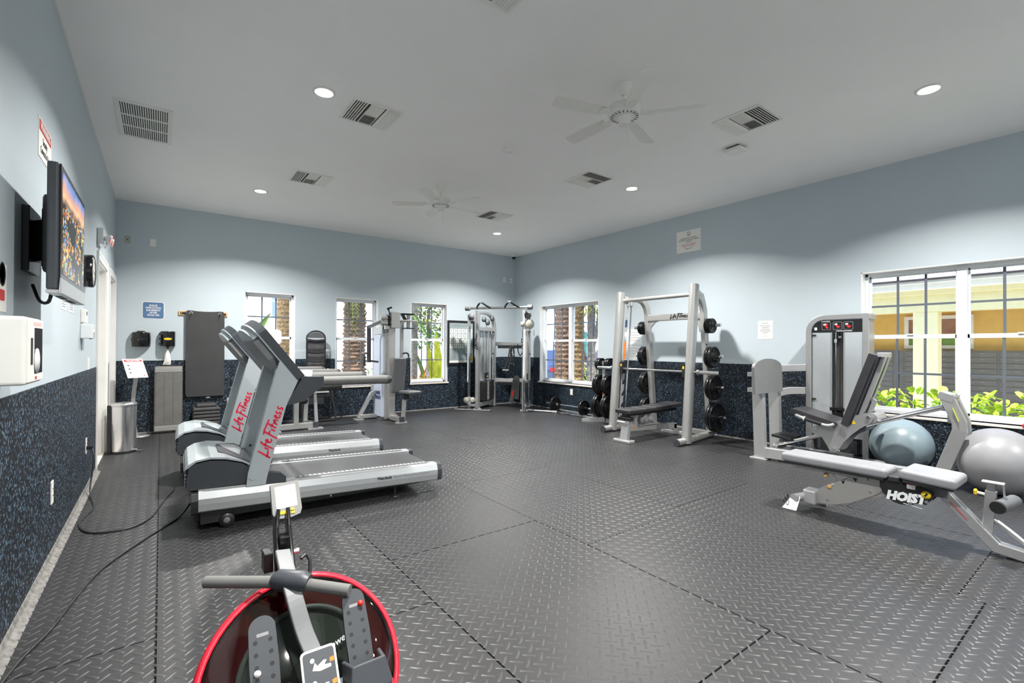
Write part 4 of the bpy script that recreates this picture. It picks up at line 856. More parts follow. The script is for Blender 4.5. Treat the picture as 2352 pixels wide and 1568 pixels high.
# sign on a stand
T = Thing('sign_stand', 'floor sign stand with a tilted white and red notice reading we are open', 'sign stand', (-.29, 9.28, 0))
T.p('base', MB().lathe([(.13, 0), (.13, .006), (.05, .012), (0, .012)], (-.26, 9.25, 0), n=32), 'silver_light')
T.p('pole', MB().beams(bez([(-.30, 9.25, .01), (-.33, 9.25, .3), (-.335, 9.24, .6), (-.30, 9.2, .93)], 6), .05, .018, up=(0, 1, 0)), 'silver_light')
u = V(.225, .09, 0); v = V(-.085, .195, .29); n = u.cross(v).normalized() * -1; n = -n if n.y > 0 else n; u.normalize(); v.normalize(); c = V(-.315, 9.14, 1.045)
T.p('frame', MB().prism(rrect(.255, .345, .006), c, u, v, n*.008), 'silver_light'); T.p('sheet', MB().prism(rrect(.232, .322, .003), c + n*.0082, u, v, n*.0006), 'paper'); T.p('red_header', MB().prism(rrect(.225, .04, .002, cx=0, cy=.135), c + n*.009, u, v, n*.0004), 'red_paint')
text(T, 'WE ARE OPEN', c + n*.0098 + v*.135, u, v, 'paper', size=.03, width=.17, bold=.001)
ln = MB(); ik = MB()
for k in range(3): ln.prism(rrect(.11, .006, .001, cx=.03, cy=.055-k*.065), c + n*.009, u, v, n*.0004); ln.prism(rrect(.10, .005, .001, cx=.03, cy=.042-k*.065), c + n*.009, u, v, n*.0004); ik.prism(rrect(.024, .02, .006, cx=-.075, cy=.05-k*.065), c + n*.009, u, v, n*.0004)
T.p('print', ln, 'ink_grey'); T.p('icons', ik, 'ink'); T.p('seal', MB().prism(oval(.011, .011), c + n*.009 + u*.085 - v*.135, u, v, n*.0004), 'red_paint')
# ================================================================== POSTER AND SIGNS
T = Thing('framed_chart', 'black framed exercise chart with rows of small pictures beside the cable machine', 'poster', (5.585, YB, .98))
x0, x1, z0, z1 = 5.225, 5.945, .985, 2.0; fr = MB(); f = .045
for a, b in (((x0, z0), (x1, z0+f)), ((x0, z1-f), (x1, z1)), ((x0, z0+f), (x0+f, z1-f)), ((x1-f, z0+f), (x1, z1-f))): fr.mm((a[0], YB-.035, a[1]), (b[0], YB, b[1]))
T.p('frame', fr, 'black_plastic', bevel=.004); T.p('chart', MB().mm((x0+f, YB-.02, z0+f), (x1-f, YB-.016, z1-f)), 'chart_bg'); T.p('chart_border', MB().mm((x0+f, YB-.0205, z0+f), (x1-f, YB-.0202, z0+f+.05)), 'paper')
T.p('glass', MB().mm((x0+f, YB-.028, z0+f), (x1-f, YB-.027, z1-f)), 'window_glass')
for r in range(5):
    for cc in range(6):
        if r == 4 and cc < 4: continue
        xx, zz = x0+.105+cc*.102, z1-.24-r*.115; pc = T.p('picture', MB().mm((xx-.042, YB-.022, zz-.05), (xx+.042, YB-.0205, zz+.05)), 'paper'); T.p('figure', MB().prism([(-.012, -.03), (.0, .0), (-.006, .03), (.012, .026), (.014, -.004), (.022, -.032), (.008, -.01)], (xx + random.uniform(-.01, .01), YB-.0222, zz), (1, 0, 0), (0, 0, 1), (0, -.0005, 0)), 'ink_grey', parent=pc)
T.p('machine_picture', MB().prism([(-.06, 0), (.06, 0), (.05, .10), (.045, .26), (-.045, .26), (-.05, .10)], (x0+.18, YB-.0205, z0+.13), (1, 0, 0), (0, 0, 1), (0, -.001, 0)), 'ink_grey'); T.p('yellow_corner', MB().prism([(0, 0), (.13, 0), (.13, .13)], (x1-f-.135, YB-.0205, z0+f+.055), (1, 0, 0), (0, 0, 1), (0, -.001, 0)), 'yellow'); text(T, 'Dual Adjustable Pulley', (5.585, YB-.0212, z1-.115), (1, 0, 0), (0, 0, 1), 'ink_grey', size=.05, width=.45)
T = Thing('rerack_sign', 'white sign with an emblem about weight plates, high above the rack machine', 'sign', (XR, 4.64, 3.0))
T.p('panel', MB().mm((XR-.004, 4.415, 3.02), (XR, 4.87, 3.385)), 'paper')
text(T, 'PLEASE BE SURE TO RE-RACK\nTHE WEIGHT PLATES AND DUMBBELLS\nAFTER USE', (XR-.0046, 4.64, 3.225), (0, -1, 0), (0, 0, 1), 'ink', size=.03, width=.40); text(T, 'DO NOT PLACE WEIGHTS\nAGAINST THE WALLS', (XR-.0046, 4.64, 3.135), (0, -1, 0), (0, 0, 1), 'red_paint', size=.03, width=.27); text(T, 'THANK YOU', (XR-.0046, 4.64, 3.075), (0, -1, 0), (0, 0, 1), 'ink', size=.028, width=.14)
em = MB()
for a in (0, 1): em.tube([(XR-.0046, 4.64 + .032*math.cos(math.radians(t)), 3.325 + .032*math.sin(math.radians(t))) for t in range(20+a*45, 320+a*45, 20)], .003 - .0006*a, 5)
em.tube([(XR-.0046, 4.66, 3.34), (XR-.0046, 4.625, 3.31), (XR-.0046, 4.65, 3.305)], .0025, 5); T.p('emblem', em, 'ink')
T = Thing('wall_notice', 'small white notice sheet on the right wall, left of the tall window', 'notice', (XR, 3.37, 1.53)); T.p('sheet', MB().mm((XR-.003, 3.265, 1.53), (XR, 3.48, 1.80)), 'paper', bevel=.001)
text(T, 'NOTICE', (XR-.0036, 3.3725, 1.762), (0, -1, 0), (0, 0, 1), 'ink', size=.028, width=.08); ln = MB()
for k, w_ in enumerate((.15, .10, .14, .15, .08)): ln.mm((XR-.0034, 3.3725-w_/2, 1.72-k*.025), (XR-.003, 3.3725+w_/2, 1.728-k*.025))
ln.mm((XR-.0034, 3.345, 1.565), (XR-.003, 3.40, 1.57)); T.p('print', ln, 'ink_grey')
T = Thing('pale_notice', 'tall faint pale notice on the wall seen through the rack machine', 'notice', (XR, 5.78, 1.06)); T.p('upper_sheet', MB().mm((XR-.002, 5.60, 1.45), (XR, 5.96, 1.75)), 'paper_pale'); T.p('lower_sheet', MB().mm((XR-.0025, 5.63, 1.16), (XR, 5.93, 1.43)), 'paper_pale'); ln = MB()
for k in range(4): ln.mm((XR-.0028, 5.66, 1.68-k*.05), (XR-.002, 5.90, 1.686-k*.05)); ln.mm((XR-.003, 5.68, 1.38-k*.05), (XR-.0025, 5.88, 1.386-k*.05))
T.p('print', ln, 'step_pale')
one('red_tray', MB().mm((XR-.06, .30, .60), (XR+.05, .78, .628)).mm((XR-.05, .32, .628), (XR+.04, .76, .64)), 'red_paint', 'red plastic tray on the tall window sill at the right edge', 'tray', bevel=.008)
# ================================================================== WEIGHT PLATE (olympic, three grips)
PL = {}
def plate_mesh(r, t=.045):
    k = (round(r, 3), round(t, 3))
    if k in PL: return PL[k]
    mb = MB(); h = t/2
    mb.lathe([(.026, -h*.8), (.05, -h*.95), (.06, -h*.5), (r*.80, -h*.42), (r*.86, -h), (r*.97, -h), (r, -h*.7), (r, h*.7), (r*.97, h), (r*.86, h), (r*.80, h*.42), (.06, h*.5), (.05, h*.95), (.026, h*.8), (.026, -h*.8)], (0, 0, 0), (0, 0, 1), 40)
    if r > .10:
        for i in range(3):
            a = 2*math.pi*i/3 + math.pi/2; cx, cy = r*.55*math.cos(a), r*.55*math.sin(a); q = [(cx*1.0 + (ex*math.cos(a+math.pi/2) + ey*math.cos(a))*r, cy + (ex*math.sin(a+math.pi/2) + ey*math.sin(a))*r) for ex, ey in oval(.22, .12, 14)]
            ring = [V(x, y, h*.60) for x, y in q]; mb.tube(ring, .006, 6, closed=True)
            ring = [V(x, y, -h*.60) for x, y in q]; mb.tube(ring, .006, 6, closed=True)
    PL[k] = mesh_of('weight_plate', mb); PL[k].materials.append(MATS['black_iron']); return PL[k]
def weight_plate(c, ax, r, t, label, group):
    T = Thing('weight_plate', label, 'weight plate', (c[0], c[1], c[2]-r), group=group, local=True)
    q = V(0, 0, 1).rotation_difference(V(ax))
    o = T.p('disc', plate_mesh(r, t), None); o.rotation_mode = 'QUATERNION'; o.rotation_quaternion = q; o.location = (0, 0, r)
    if r > .1:
        for sgn in (1, -1):
            for i in range(3):
                a = 2*math.pi*i/3 + math.pi/2; poly = [(ex*r, ey*r) for ex, ey in oval(.2, .10, 14)]
                k = (round(r, 3), 'g')
                if k not in PL: PL[k] = mesh_of('grip_hole', MB().prism(poly, (0, 0, 0), (1, 0, 0), (0, 1, 0), (0, 0, t*.44))); PL[k].materials.append(MATS['ink'])
                if sgn > 0:
                    g = T.p('grip_hole', PL[k], None, parent=o); g.location = (r*.55*math.cos(a), r*.55*math.sin(a), -t*.22); g.rotation_euler = (0, 0, a - math.pi/2)
    return T
# ================================================================== SMITH MACHINE
T = Thing('smith_machine', 'silver smith machine rack with a fixed barbell, loaded with black plates', 'rack machine', (6.5, 4.67, 0))
YR, YLf, RR, RL_ = 3.98, 5.36, 4.11, 5.16       # front posts, rear uprights (Y)
fp = lambda y, z: V(6.09 + .085*z, y, z)
for y in (YR, YLf):
    sg = 1 if y == YR else -1
    T.p('front_post', MB().sweep([fp(y, .02), fp(y, 2.33)], [(a*1.0, b) for a, b in oval(.062, .085, 20)], up=(1, 0, 0), smooth=True), 'silver_warm')
    ft = MB().sweep([V(5.86, y, .052), V(5.93, y, .055), V(6.2, y, .055)], oval(.05, .05, 16), smooth=True); T.p('front_foot', ft, 'silver_warm'); T.p('foot_cap', MB().sweep([V(5.845, y, .052), V(5.864, y, .052)], oval(.051, .051, 16), smooth=True), 'dark_plastic')
    # inner rack plate with hooks
    yi = y + sg*.075
    pl = MB(); zz = [.35 + k*.19 for k in range(10)]; poly = [(.0, .12), (.0, 2.15), (.07, 2.15)]
    for z in reversed(zz): poly += [(.07, z+.14), (.015, z+.07), (.05, z+.03), (.07, z+.05), (.07, z)]
    poly += [(.07, .12)]
    pl.prism(poly, fp(yi, 0) + V(.045, 0, 0), V(1, 0, 0), V(.085, 0, 1), V(0, sg*.008, 0)); T.p('catch_plate', pl, 'silver_light')
    T.p('guide_rod', MB().cyl(fp(yi + sg*.03, .2) + V(.16, 0, 0), fp(yi + sg*.03, 2.15) + V(.16, 0, 0), .014), 'chrome')
    T.p('guide_bumper', MB().cyl(fp(yi + sg*.03, .14) + V(.16, 0, 0), fp(yi + sg*.03, .27) + V(.16, 0, 0), .024), 'black_plastic')
    T.p('guide_cap', MB().cyl(fp(yi + sg*.03, 2.08) + V(.16, 0, 0), fp(yi + sg*.03, 2.18) + V(.16, 0, 0), .024), 'silver')
    # coloured warning decals on the plate of the far post
    if sg < 0:
        for z, h_, mm_ in ((1.80, .13, 'navy'), (1.62, .08, 'paper'), (1.38, .22, 'orange'), (1.24, .08, 'orange')):
            T.p('decal', MB().prism(rrect(.055, h_, .02), fp(yi, z) + V(.082, sg*.0085, 0), V(1, 0, 0), V(.085, 0, 1), V(0, sg*.0008, 0)), mm_)
    yr = RR if sg > 0 else RL_
    # curved rear upright + base rail
    up_ = [(6.30, y + sg*.05, 2.20), (6.42, y + sg*.06, 2.215), (6.58, yr - sg*.03, 2.20), (6.68, yr, 2.12), (6.735, yr, 1.98), (6.745, yr, 1.85), (6.93, yr, .09)]
    T.p('rear_upright', MB().beams(bez(up_[:6], 5) + [V(up_[6])], .075, .11, up=(1, 0, .1), r=.015), 'silver_warm', bevel=0)
    T.p('base_rail', MB().beams([(6.1, y, .06), (6.98, yr, .06)], .10, .085, r=.03), 'silver_warm')
    for z in (.55, 1.0, 1.45, 1.75): T.p('bolt', MB().cyl((6.93-.105*(z-.09)-.03, yr - sg*.038, z), (6.93-.105*(z-.09)-.03, yr - sg*.046, z), .014, 12), 'ink')
    # plate horns
    for z in (.32, .78, 1.25, 1.73):
        xh = 6.93 - .105*(z-.09); hn = MB().cyl((xh, yr - sg*.03, z), (xh, yr - sg*.27, z + .015), .024); hn.cyl((xh, yr - sg*.265, z+.015), (xh, yr - sg*.275, z+.0155), .027); T.p('plate_horn', hn, 'chrome')
T.p('top_bar', MB().cyl(fp(YR, 2.19) + V(.04, 0, 0), fp(YLf, 2.19) + V(.04, 0, 0), .032, 18), 'silver_warm')
xb = T.p('cross_beam', MB().beam((6.74, RR, 1.90), (6.74, RL_, 1.90), .085, .11, r=.012), 'silver_warm')
wordmark(T, (6.695, RR+.40, 1.90), (0, -1, 0), (0, 0, 1), .34, 'ink', thick=.11, parent=xb)
for s_, y in ((1, RR), (-1, RL_)): T.p('gusset', MB().prism([(0, 0), (.20, 0), (.12, -.03), (.05, -.10), (.03, -.20), (0, -.20)], (6.72, y + s_*.03, 1.845), (0, s_, 0), (-.105*.0, 0, 1), (.04, 0, 0)), 'silver_warm')
T.p('rear_base_bar', MB().beam((6.96, RR, .05), (6.96, RL_, .05), .08, .08), 'silver_warm', bevel=.006)
bz = 1.045; bx = 6.20
T.p('bar', MB().cyl((bx, 3.86, bz), (bx, 5.48, bz), .016), 'steel'); 
for y0, y1 in ((3.54, 3.86), (5.48, 5.80)):
    T.p('bar_sleeve', MB().cyl((bx, y0, bz), (bx, y1, bz), .027), 'chrome'); yy = y1 if y0 < 4 else y0; T.p('sleeve_collar', MB().cyl((bx, yy-.012, bz), (bx, yy+.012, bz), .04), 'steel')
for y in (YR+.105, YLf-.105):
    T.p('carriage', MB().box((bx+.015, y, bz+.02), (.09, .05, .20)), 'black_plastic', bevel=.006); T.p('warning_tag', MB().box((bx-.0305, y, bz+.06), (.002, .03, .04)), 'yellow')
nm = {0: 'bottom', 1: 'second lowest', 2: 'second highest', 3: 'top'}
for sd, yr, sg in (('right', RR, 1), ('left', RL_, -1)):
    for k, (z, r) in enumerate(((.32, .225), (.78, .19), (1.25, .165), (1.73, .115))):
        xh = 6.93 - .105*(z-.09)
        for j in range(2):
            yy = yr - sg*(.075 + j*.05)
            weight_plate((xh, yy, z+.005+.0006*j), (0, -sg, 0), r, .044, '%s black weight plate on the %s peg, %s side of the rack machine' % ('outer' if j else 'inner', nm[k], sd), 'plates on the rack machine')
# ------------------------------------------------ bench inside the smith machine
T = Thing('flat_bench', 'black padded adjustable bench on a silver frame inside the rack machine', 'weight bench', (5.95, 4.62, 0))
BY = 4.62
def pad(T, name, c, d, m, R=None, bv=.02): return T.p(name, MB().box(c, d, R=R), m, bevel=bv, seg=4)
R2 = Matrix.Rotation(math.radians(-2), 3, 'Y')
pad(T, 'seat_pad', (5.62, BY, .455), (.34, .28, .065), 'black_vinyl'); pad(T, 'middle_pad', (5.92, BY, .46), (.24, .28, .06), 'black_vinyl'); pad(T, 'back_pad', (6.40, BY, .475), (.70, .28, .065), 'black_vinyl', R2)
T.p('pad_support', MB().mm((5.5, BY-.05, .385), (6.72, BY+.05, .425)), 'black_plastic', bevel=.005)
T.p('main_beam', MB().beams([(5.52, BY, .20), (6.0, BY, .18), (6.75, BY, .13)], .07, .09), 'silver_light', bevel=.006)
T.p('front_leg', MB().beam((5.50, BY, .02), (5.56, BY, .30), .13, .07, up=(1, 0, 0)), 'silver_light', bevel=.006); T.p('front_foot', MB().mm((5.42, BY-.15, 0), (5.56, BY+.15, .045)), 'silver_light', bevel=.012); T.p('rear_foot', MB().mm((6.68, BY-.22, 0), (6.76, BY+.22, .06)), 'silver_light', bevel=.012)
T.p('rear_leg', MB().beam((6.72, BY, .05), (6.72, BY, .16), .07, .07), 'silver_light'); T.p('handle', MB().cyl((5.44, BY-.07, .30), (5.44, BY+.07, .30), .018), 'silver_light'); T.p('seat_roller', MB().cyl((5.53, BY-.12, .35), (5.53, BY+.12, .35), .035), 'black_plastic')
sp_ = MB().prism([(0, 0), (.10, .17), (.16, .15), (.2, .06), (.26, .08), (.31, .15), (.34, .10), (.40, 0)], (5.80, BY-.06, .22), (1, 0, 0), (0, 0, 1), (0, .012, 0)); sp = T.p('ladder_plate', sp_, 'silver_light'); T.p('ladder_plate', MB().prism([(0, 0), (.10, .17), (.16, .15), (.2, .06), (.26, .08), (.31, .15), (.34, .10), (.40, 0)], (5.80, BY+.05, .22), (1, 0, 0), (0, 0, 1), (0, .012, 0)), 'silver_light')
wordmark(T, (6.0, BY-.0615, .255), (1, 0, 0), (0, 0, 1), .24, 'ink', parent=sp); T.p('wheel', MB().lathe([(0, -.02), (.05, -.02), (.055, 0), (.05, .02), (0, .02)], (5.80, BY-.09, .30), (0, 1, 0), 20), 'mid_plastic'); T.p('warning_label', MB().box((5.70, BY-.0365, .21), (.04, .002, .05)), 'orange')
for x in (5.72, 6.05): T.p('pad_post', MB().mm((x-.03, BY-.04, .20), (x+.03, BY+.04, .40)), 'silver_light')
# ------------------------------------------------ plate tree
T = Thing('plate_tree', 'silver weight plate tree loaded with black plates left of the rack machine', 'plate rack', (6.68, 6.05, 0))
TX, TY = 6.66, 6.06
T.p('post', MB().beams([(TX, TY, .02), (TX, TY, 1.14)], .065, .075), 'silver_light', bevel=.006); T.p('base', MB().prism([(-.06, 0), (.46, 0), (.46, .05), (.06, .10), (-.06, .10)], (TX, TY-.035, 0), V(-.25, .40, 0).normalized() if False else V(-.40, .60, 0).normalized(), (0, 0, 1), V(.058, .039, 0)), 'silver_light', bevel=.006); T.p('base', MB().prism([(-.06, 0), (.40, 0), (.40, .05), (.06, .10), (-.06, .10)], (TX, TY, 0), V(.5, -.6, 0).normalized(), (0, 0, 1), V(.058, .049, 0)), 'silver_light', bevel=.006)
T.p('rear_brace', MB().beam((TX+.03, TY, .9), (TX+.25, TY-.1, .03), .05, .05), 'silver_light'); T.p('decal', MB().box((TX-.039, TY, .60), (.002, .05, .16)), 'orange'); T.p('decal', MB().box((TX-.039, TY, .72), (.002, .05, .05)), 'navy'); T.p('decal', MB().box((TX-.039, TY, .48), (.002, .05, .04)), 'paper')
for z in (.30, .70, 1.08):
    for s_ in (1, -1): T.p('peg', MB().cyl((TX, TY, z), (TX, TY + s_*.26, z+.01), .024), 'chrome')
for z, r, nmz in ((.30, .225, 'lowest'), (.70, .19, 'middle'), (1.08, .115, 'top')):
    for s_, sd in ((1, 'window'), (-1, 'rack machine')):
        for j in range(2 if z > .2 else 1): weight_plate((TX, TY + s_*(.085+j*.05), z+.004), (0, s_, 0), r, .044, 'black weight plate on the plate tree, %s peg on the %s side, %s one' % (nmz, sd, 'outer' if j else 'inner'), 'plates on the plate tree')
# ------------------------------------------------ barbells on the floor under the window
T = Thing('loaded_barbell', 'chrome barbell with small black plates lying on the floor under the window', 'barbell', (6.88, 7.2, 0))
A, B = V(6.86, 7.95, .165), V(6.90, 6.55, .165); d = (B-A).normalized()
T.p('bar', MB().cyl(A, B, .016), 'chrome'); 
for t0, t1 in ((0, .22), (.78, 1)): T.p('sleeve', MB().cyl(A.lerp(B, t0), A.lerp(B, t1), .026), 'chrome')
T.p('collar', MB().cyl(A.lerp(B, .235), A.lerp(B, .25), .04), 'steel'); T.p('collar', MB().cyl(A.lerp(B, .75), A.lerp(B, .765), .04), 'steel')
for t, lb in ((.20, 'black weight plate on the floor barbell, end nearer the corner'), (.80, 'black weight plate on the floor barbell, end nearer the rack machine')):
    c = A.lerp(B, t); weight_plate(c, d, .16, .044, lb, 'plates on the floor barbell')
for a, b, lb, r in (((7.03, 8.35, .028), (6.80, 6.45, .028), 'bare chrome straight bar lying on the floor behind the loaded barbell', .014), ((6.42, 8.05, .03), (6.72, 7.45, .03), 'short chrome bar angled on the floor beside the cable machine', .02)):
    a, b = V(a), V(b); T = Thing('straight_bar', lb, 'barbell', ((a+b)/2)*1.0 - V(0, 0, .028)); T.p('shaft', MB().cyl(a, b, r), 'steel'); T.p('sleeve', MB().cyl(a, a.lerp(b, .15), r+.012), 'chrome'); T.p('sleeve', MB().cyl(b, b.lerp(a, .15), r+.012), 'chrome')
c = Thing('curl_bar', 'cambered chrome curl bar lying on the floor in front of the loaded barbell', 'barbell', (6.74, 7.1, 0)); c.p('shaft', MB().tube([(6.73, 7.65, .028), (6.73, 7.4, .028), (6.70, 7.3, .028), (6.76, 7.2, .028), (6.76, 7.1, .028), (6.70, 7.0, .028), (6.74, 6.9, .028), (6.75, 6.62, .028)], .014, 10), 'chrome'); c.p('sleeve', MB().cyl((6.75, 6.62, .028), (6.75, 6.42, .028), .025), 'chrome')
# ================================================================== CABLE MACHINE (two towers across the corner)
T = Thing('cable_machine', 'silver dual cable pulley machine with two weight towers in the far corner', 'cable machine', (6.3, 8.65, 0))
FL, RL2, FR, RR2 = V(5.66, 8.91, 0), V(6.30, 9.20, 0), V(6.33, 8.09, 0), V(6.80, 8.52, 0)
def tower(f, r, nm, stackface, sgn):
    d = (r - f).normalized(); n = V(d.y, -d.x, 0) * sgn          # n points to the lifter side
    L = (r-f).length
    T.p('tower_frame', MB().beams([f + V(0, 0, .02), f + V(0, 0, 2.2)], .07, .10, up=d), 'silver', bevel=.008)
    T.p('tower_frame', MB().beams(bez([f + d*.02 + V(0, 0, 2.16), f + d*(L*.55) + V(0, 0, 2.16), f + d*(L*.88) + V(0, 0, 2.06), r + V(0, 0, 1.88), r + V(0, 0, 1.7)], 6) + [r + V(0, 0, .02)], .07, .09, up=n, r=.02), 'silver')
    T.p('base_rail', MB().beam(f + V(0, 0, .10), r + V(0, 0, .14), .06, .09), 'silver', bevel=.008); T.p('top_rail', MB().beam(f + V(0, 0, 1.80), r + V(0, 0, 1.80), .05, .09), 'silver', bevel=.008)
    T.p('foot', MB().box(f + V(0, 0, .02), (.16, .09, .035), rz=math.atan2(n.y, n.x)), 'silver_light', bevel=.006)
    T.p('shroud_panel', MB().prism([(.06, .62), (L-.05, .62), (L-.05, 1.76), (.06, 1.76)], f - n*.05, d, (0, 0, 1), -n*.004), 'shroud_clear')
    for k in range(14): T.p('stack_plate', MB().box(f + d*(L*.52) + V(0, 0, .205 + k*.030), (L*.72, .11, .028), rz=math.atan2(d.y, d.x)), 'stack_black')
    for k in range(14):
        for e in (-.02, .025): T.p('number_tag', MB().box(f + d*(L*.52+e) + n*.056 + V(0, 0, .205+k*.03), (.018, .002, .014), rz=math.atan2(d.y, d.x)), 'paper')
    T.p('selector_pin', MB().cyl(f + d*(L*.58) + n*.05 + V(0, 0, .50), f + d*(L*.58) + n*.11 + V(0, 0, .50), .012, 10), 'black_plastic')
    for e in (-.10, .10): T.p('guide_rod', MB().cyl(f + d*(L*.52+e) + V(0, 0, .2), f + d*(L*.52+e) + V(0, 0, 1.8), .011, 10), 'chrome')
    T.p('cable', MB().cyl(f + d*(L*.52) + V(0, 0, .62), f + d*(L*.52) + V(0, 0, 1.95), .005, 8), 'black_plastic'); T.p('stack_head', MB().box(f + d*(L*.52) + V(0, 0, .74), (.06, .06, .13), rz=math.atan2(d.y, d.x)), 'black_plastic', bevel=.006); T.p('warning_tag', MB().prism([(-.025, 0), (.025, 0), (0, .05)], f + d*(L*.52) + n*.032 + V(0, 0, .71), d, (0, 0, 1), n*.001), 'yellow')
    for e, z, r_ in ((.30, 2.02, .065), (.52, 1.96, .07), (.80, 2.06, .065)): T.p('pulley', MB().lathe([(0, -.02), (r_, -.02), (r_-.012, 0), (r_, .02), (0, .02)], f + d*(L*e) + n*.03 + V(0, 0, z), n, 22), 'mid_plastic')
    for z in (.62, 1.24, 1.74): T.p('hinge', MB().cyl(r - d*.07 + n*.05 + V(0, 0, z), r - d*.15 + n*.05 + V(0, 0, z), .014, 10), 'ink')
    return d, n
dl, nl = tower(FL, RL2, 'left', None, 1); dr, nr = tower(FR, RR2, 'right', None, 1)
for f, d in ((FL, dl), (FR, dr)):
    n = V(d.y, -d.x, 0); lab = T.p('exercise_label', MB().box(f - d*.0355 + V(0, 0, .98), (.002, .05, .30), rz=math.atan2(d.y, d.x)), 'paper'); T.p('label_head', MB().box(f - d*.037 + V(0, 0, 1.11), (.002, .05, .04), rz=math.atan2(d.y, d.x)), 'ink', parent=lab)
    wordmark(T, f - d*.052 + n*.0 + V(0, 0, 1.52), (0, 0, 1), V(-n.x*-1, -n.y*-1, 0) * -1, .36, 'ink', thick=.11)
# cable columns with travelling pulleys
for f, (cx, cy), zc in ((FL, (5.50, 9.02), .20), (FR, (6.22, 7.92), 1.86)):
    T.p('cable_column', MB().beams([(cx, cy, .02), (cx, cy, 2.12)], .055, .055), 'chrome', bevel=.006); T.p('column_arm', MB().beam((cx, cy, 2.02), f + V(0, 0, 2.02), .05, .10), 'silver', bevel=.005); T.p('column_arm', MB().beam((cx, cy, .10), f + V(0, 0, .10), .05, .06), 'silver', bevel=.005)
    w_ = V(-.7, -.7, 0); T.p('carriage', MB().box((cx, cy, zc), (.085, .085, .16)), 'silver_light', bevel=.006)
    for e, r_ in (((-.05, .062), (.075, .062)) if zc < 1 else ((-.05, .058), (.085, .10))): p = V(cx, cy, zc) + V(e, -e*.6, .02) - V(.03, .05, 0); T.p('pulley_cover', MB().lathe([(0, -.012), (r_-.006, -.012), (r_, -.006), (r_, .006), (r_-.006, .012), (0, .012)], p, (-.2, -.9, 0) if zc > 1 else ((-.85, -.5, 0) if e < 0 else (.1, -.95, 0)), 26), 'pulley_cream')
    T.p('snap_hook', MB().tube([V(cx+.12, cy-.16, zc-.12), V(cx+.135, cy-.16, zc-.16), V(cx+.12, cy-.16, zc-.22), V(cx+.105, cy-.16, zc-.16)], .007, 6, closed=True), 'chrome')
    T.p('top_pulley', MB().lathe([(0, -.03), (.075, -.03), (.06, 0), (.075, .03), (0, .03)], (cx+.03, cy-.05, 2.07), (-.55, -.8, 0), 22), 'mid_plastic')
TB = T.p('pull_up_bar', MB().tube([(5.38, 8.88, 2.235), (6.21, 7.74, 2.235)], .026, 12), 'chrome'); e0, e1 = V(5.38, 8.88, 2.235), V(6.21, 7.74, 2.235); bd = (e1-e0).normalized()
for p, s_ in ((e0, -1), (e1, 1)): T.p('bar_bumper', MB().cyl(p - bd*.05, p + bd*.05, .052, 16), 'mid_plastic')
for t in (.27, .72):
    c = e0.lerp(e1, t)
    for sg in (-1, 1): T.p('grip', MB().tube(bez([c + bd*sg*.16, c + bd*sg*.11 + V(-.10, -.08, .03), c + bd*sg*.02 + V(-.16, -.12, .10)], 5), .020, 10), 'black_plastic'); T.p('grip_cap', MB().sphere(c + bd*sg*.02 + V(-.16, -.12, .10), .024, 12, 8), 'chrome')
for z, m_ in ((1.47, 'steel'), (.62, 'silver_light')): T.p('accessory_rail', MB().beam(RL2 + V(-.0, 0, z), RR2 + V(0, 0, z), .05, .09), m_, bevel=.005)
T.p('accessory_strip', MB().beam(RL2.lerp(RR2, .12) + V(-.03, -.03, 1.40), RL2.lerp(RR2, .9) + V(-.03, -.03, 1.40), .02, .07), 'black_plastic'); T.p('accessory_strip', MB().beam(RL2.lerp(RR2, .12) + V(-.03, -.03, .55), RL2.lerp(RR2, .8) + V(-.03, -.03, .55), .02, .07), 'black_plastic')
# accessories hanging from the rail
hp = lambda t, z: RL2.lerp(RR2, t) + V(-.09, -.07, z)
def hang(name, label, mbs):
    T = Thing(name, label, 'cable attachment', hp(.5, .2), group='cable attachments')
    for nm_, mb, m_ in mbs: T.p(nm_, mb, m_)
hang('rope_attachment', 'black braided rope attachment hanging between the cable towers', [('rope', MB().tube(bez([hp(.62, 1.0), hp(.55, 1.25), hp(.58, 1.43), hp(.62, 1.25), hp(.60, .98)], 6), .018, 8), 'black_plastic'), ('end_cap', MB().sphere(hp(.62, .97), .03, 10, 8), 'black_plastic'), ('end_cap', MB().sphere(hp(.56, 1.0), .03, 10, 8), 'black_plastic')])
hang('stirrup_handle', 'black strap handle with a pale grip hanging lowest of the cable attachments', [('strap', MB().beams([hp(.45, .86), hp(.52, 1.1), hp(.53, 1.44)], .03, .006, up=(-1, -1, 0)), 'black_vinyl'), ('strap', MB().beams([hp(.34, .86), hp(.45, 1.1), hp(.52, 1.44)], .03, .006, up=(-1, -1, 0)), 'black_vinyl'), ('grip', MB().cyl(hp(.30, .86), hp(.47, .86), .018, 10), 'step_pale')])
hang('chain', 'dark steel chain loop hanging beside the black rope', [('link_loop', MB().tube(bez([hp(.72, 1.46), hp(.74, 1.3), hp(.80, 1.2), hp(.86, 1.3), hp(.86, 1.46)], 8), .012, 6), 'black_iron')])
hang('lat_bar', 'long slim chrome bar standing behind the left cable tower', [('shaft', MB().cyl(hp(.05, .5), hp(.05, 1.40), .014, 10), 'steel'), ('collar', MB().cyl(hp(.05, .98), hp(.05, 1.0), .02, 10), 'chrome'), ('collar', MB().cyl(hp(.05, .72), hp(.05, .74), .02, 10), 'chrome')])
hang('weight_belt', 'dark padded belt draped over the lower rail between the towers', [('belt', MB().beams(bez([hp(.55, .12), hp(.60, .4), hp(.66, .66), hp(.72, .64), hp(.70, .2)], 6), .10, .012, up=(-1, -1, 0)), 'mesh_fabric'), ('stripe', MB().beams([hp(.575, .26), hp(.60, .40)], .03, .016, up=(-1, -1, 0)), 'red_paint')])
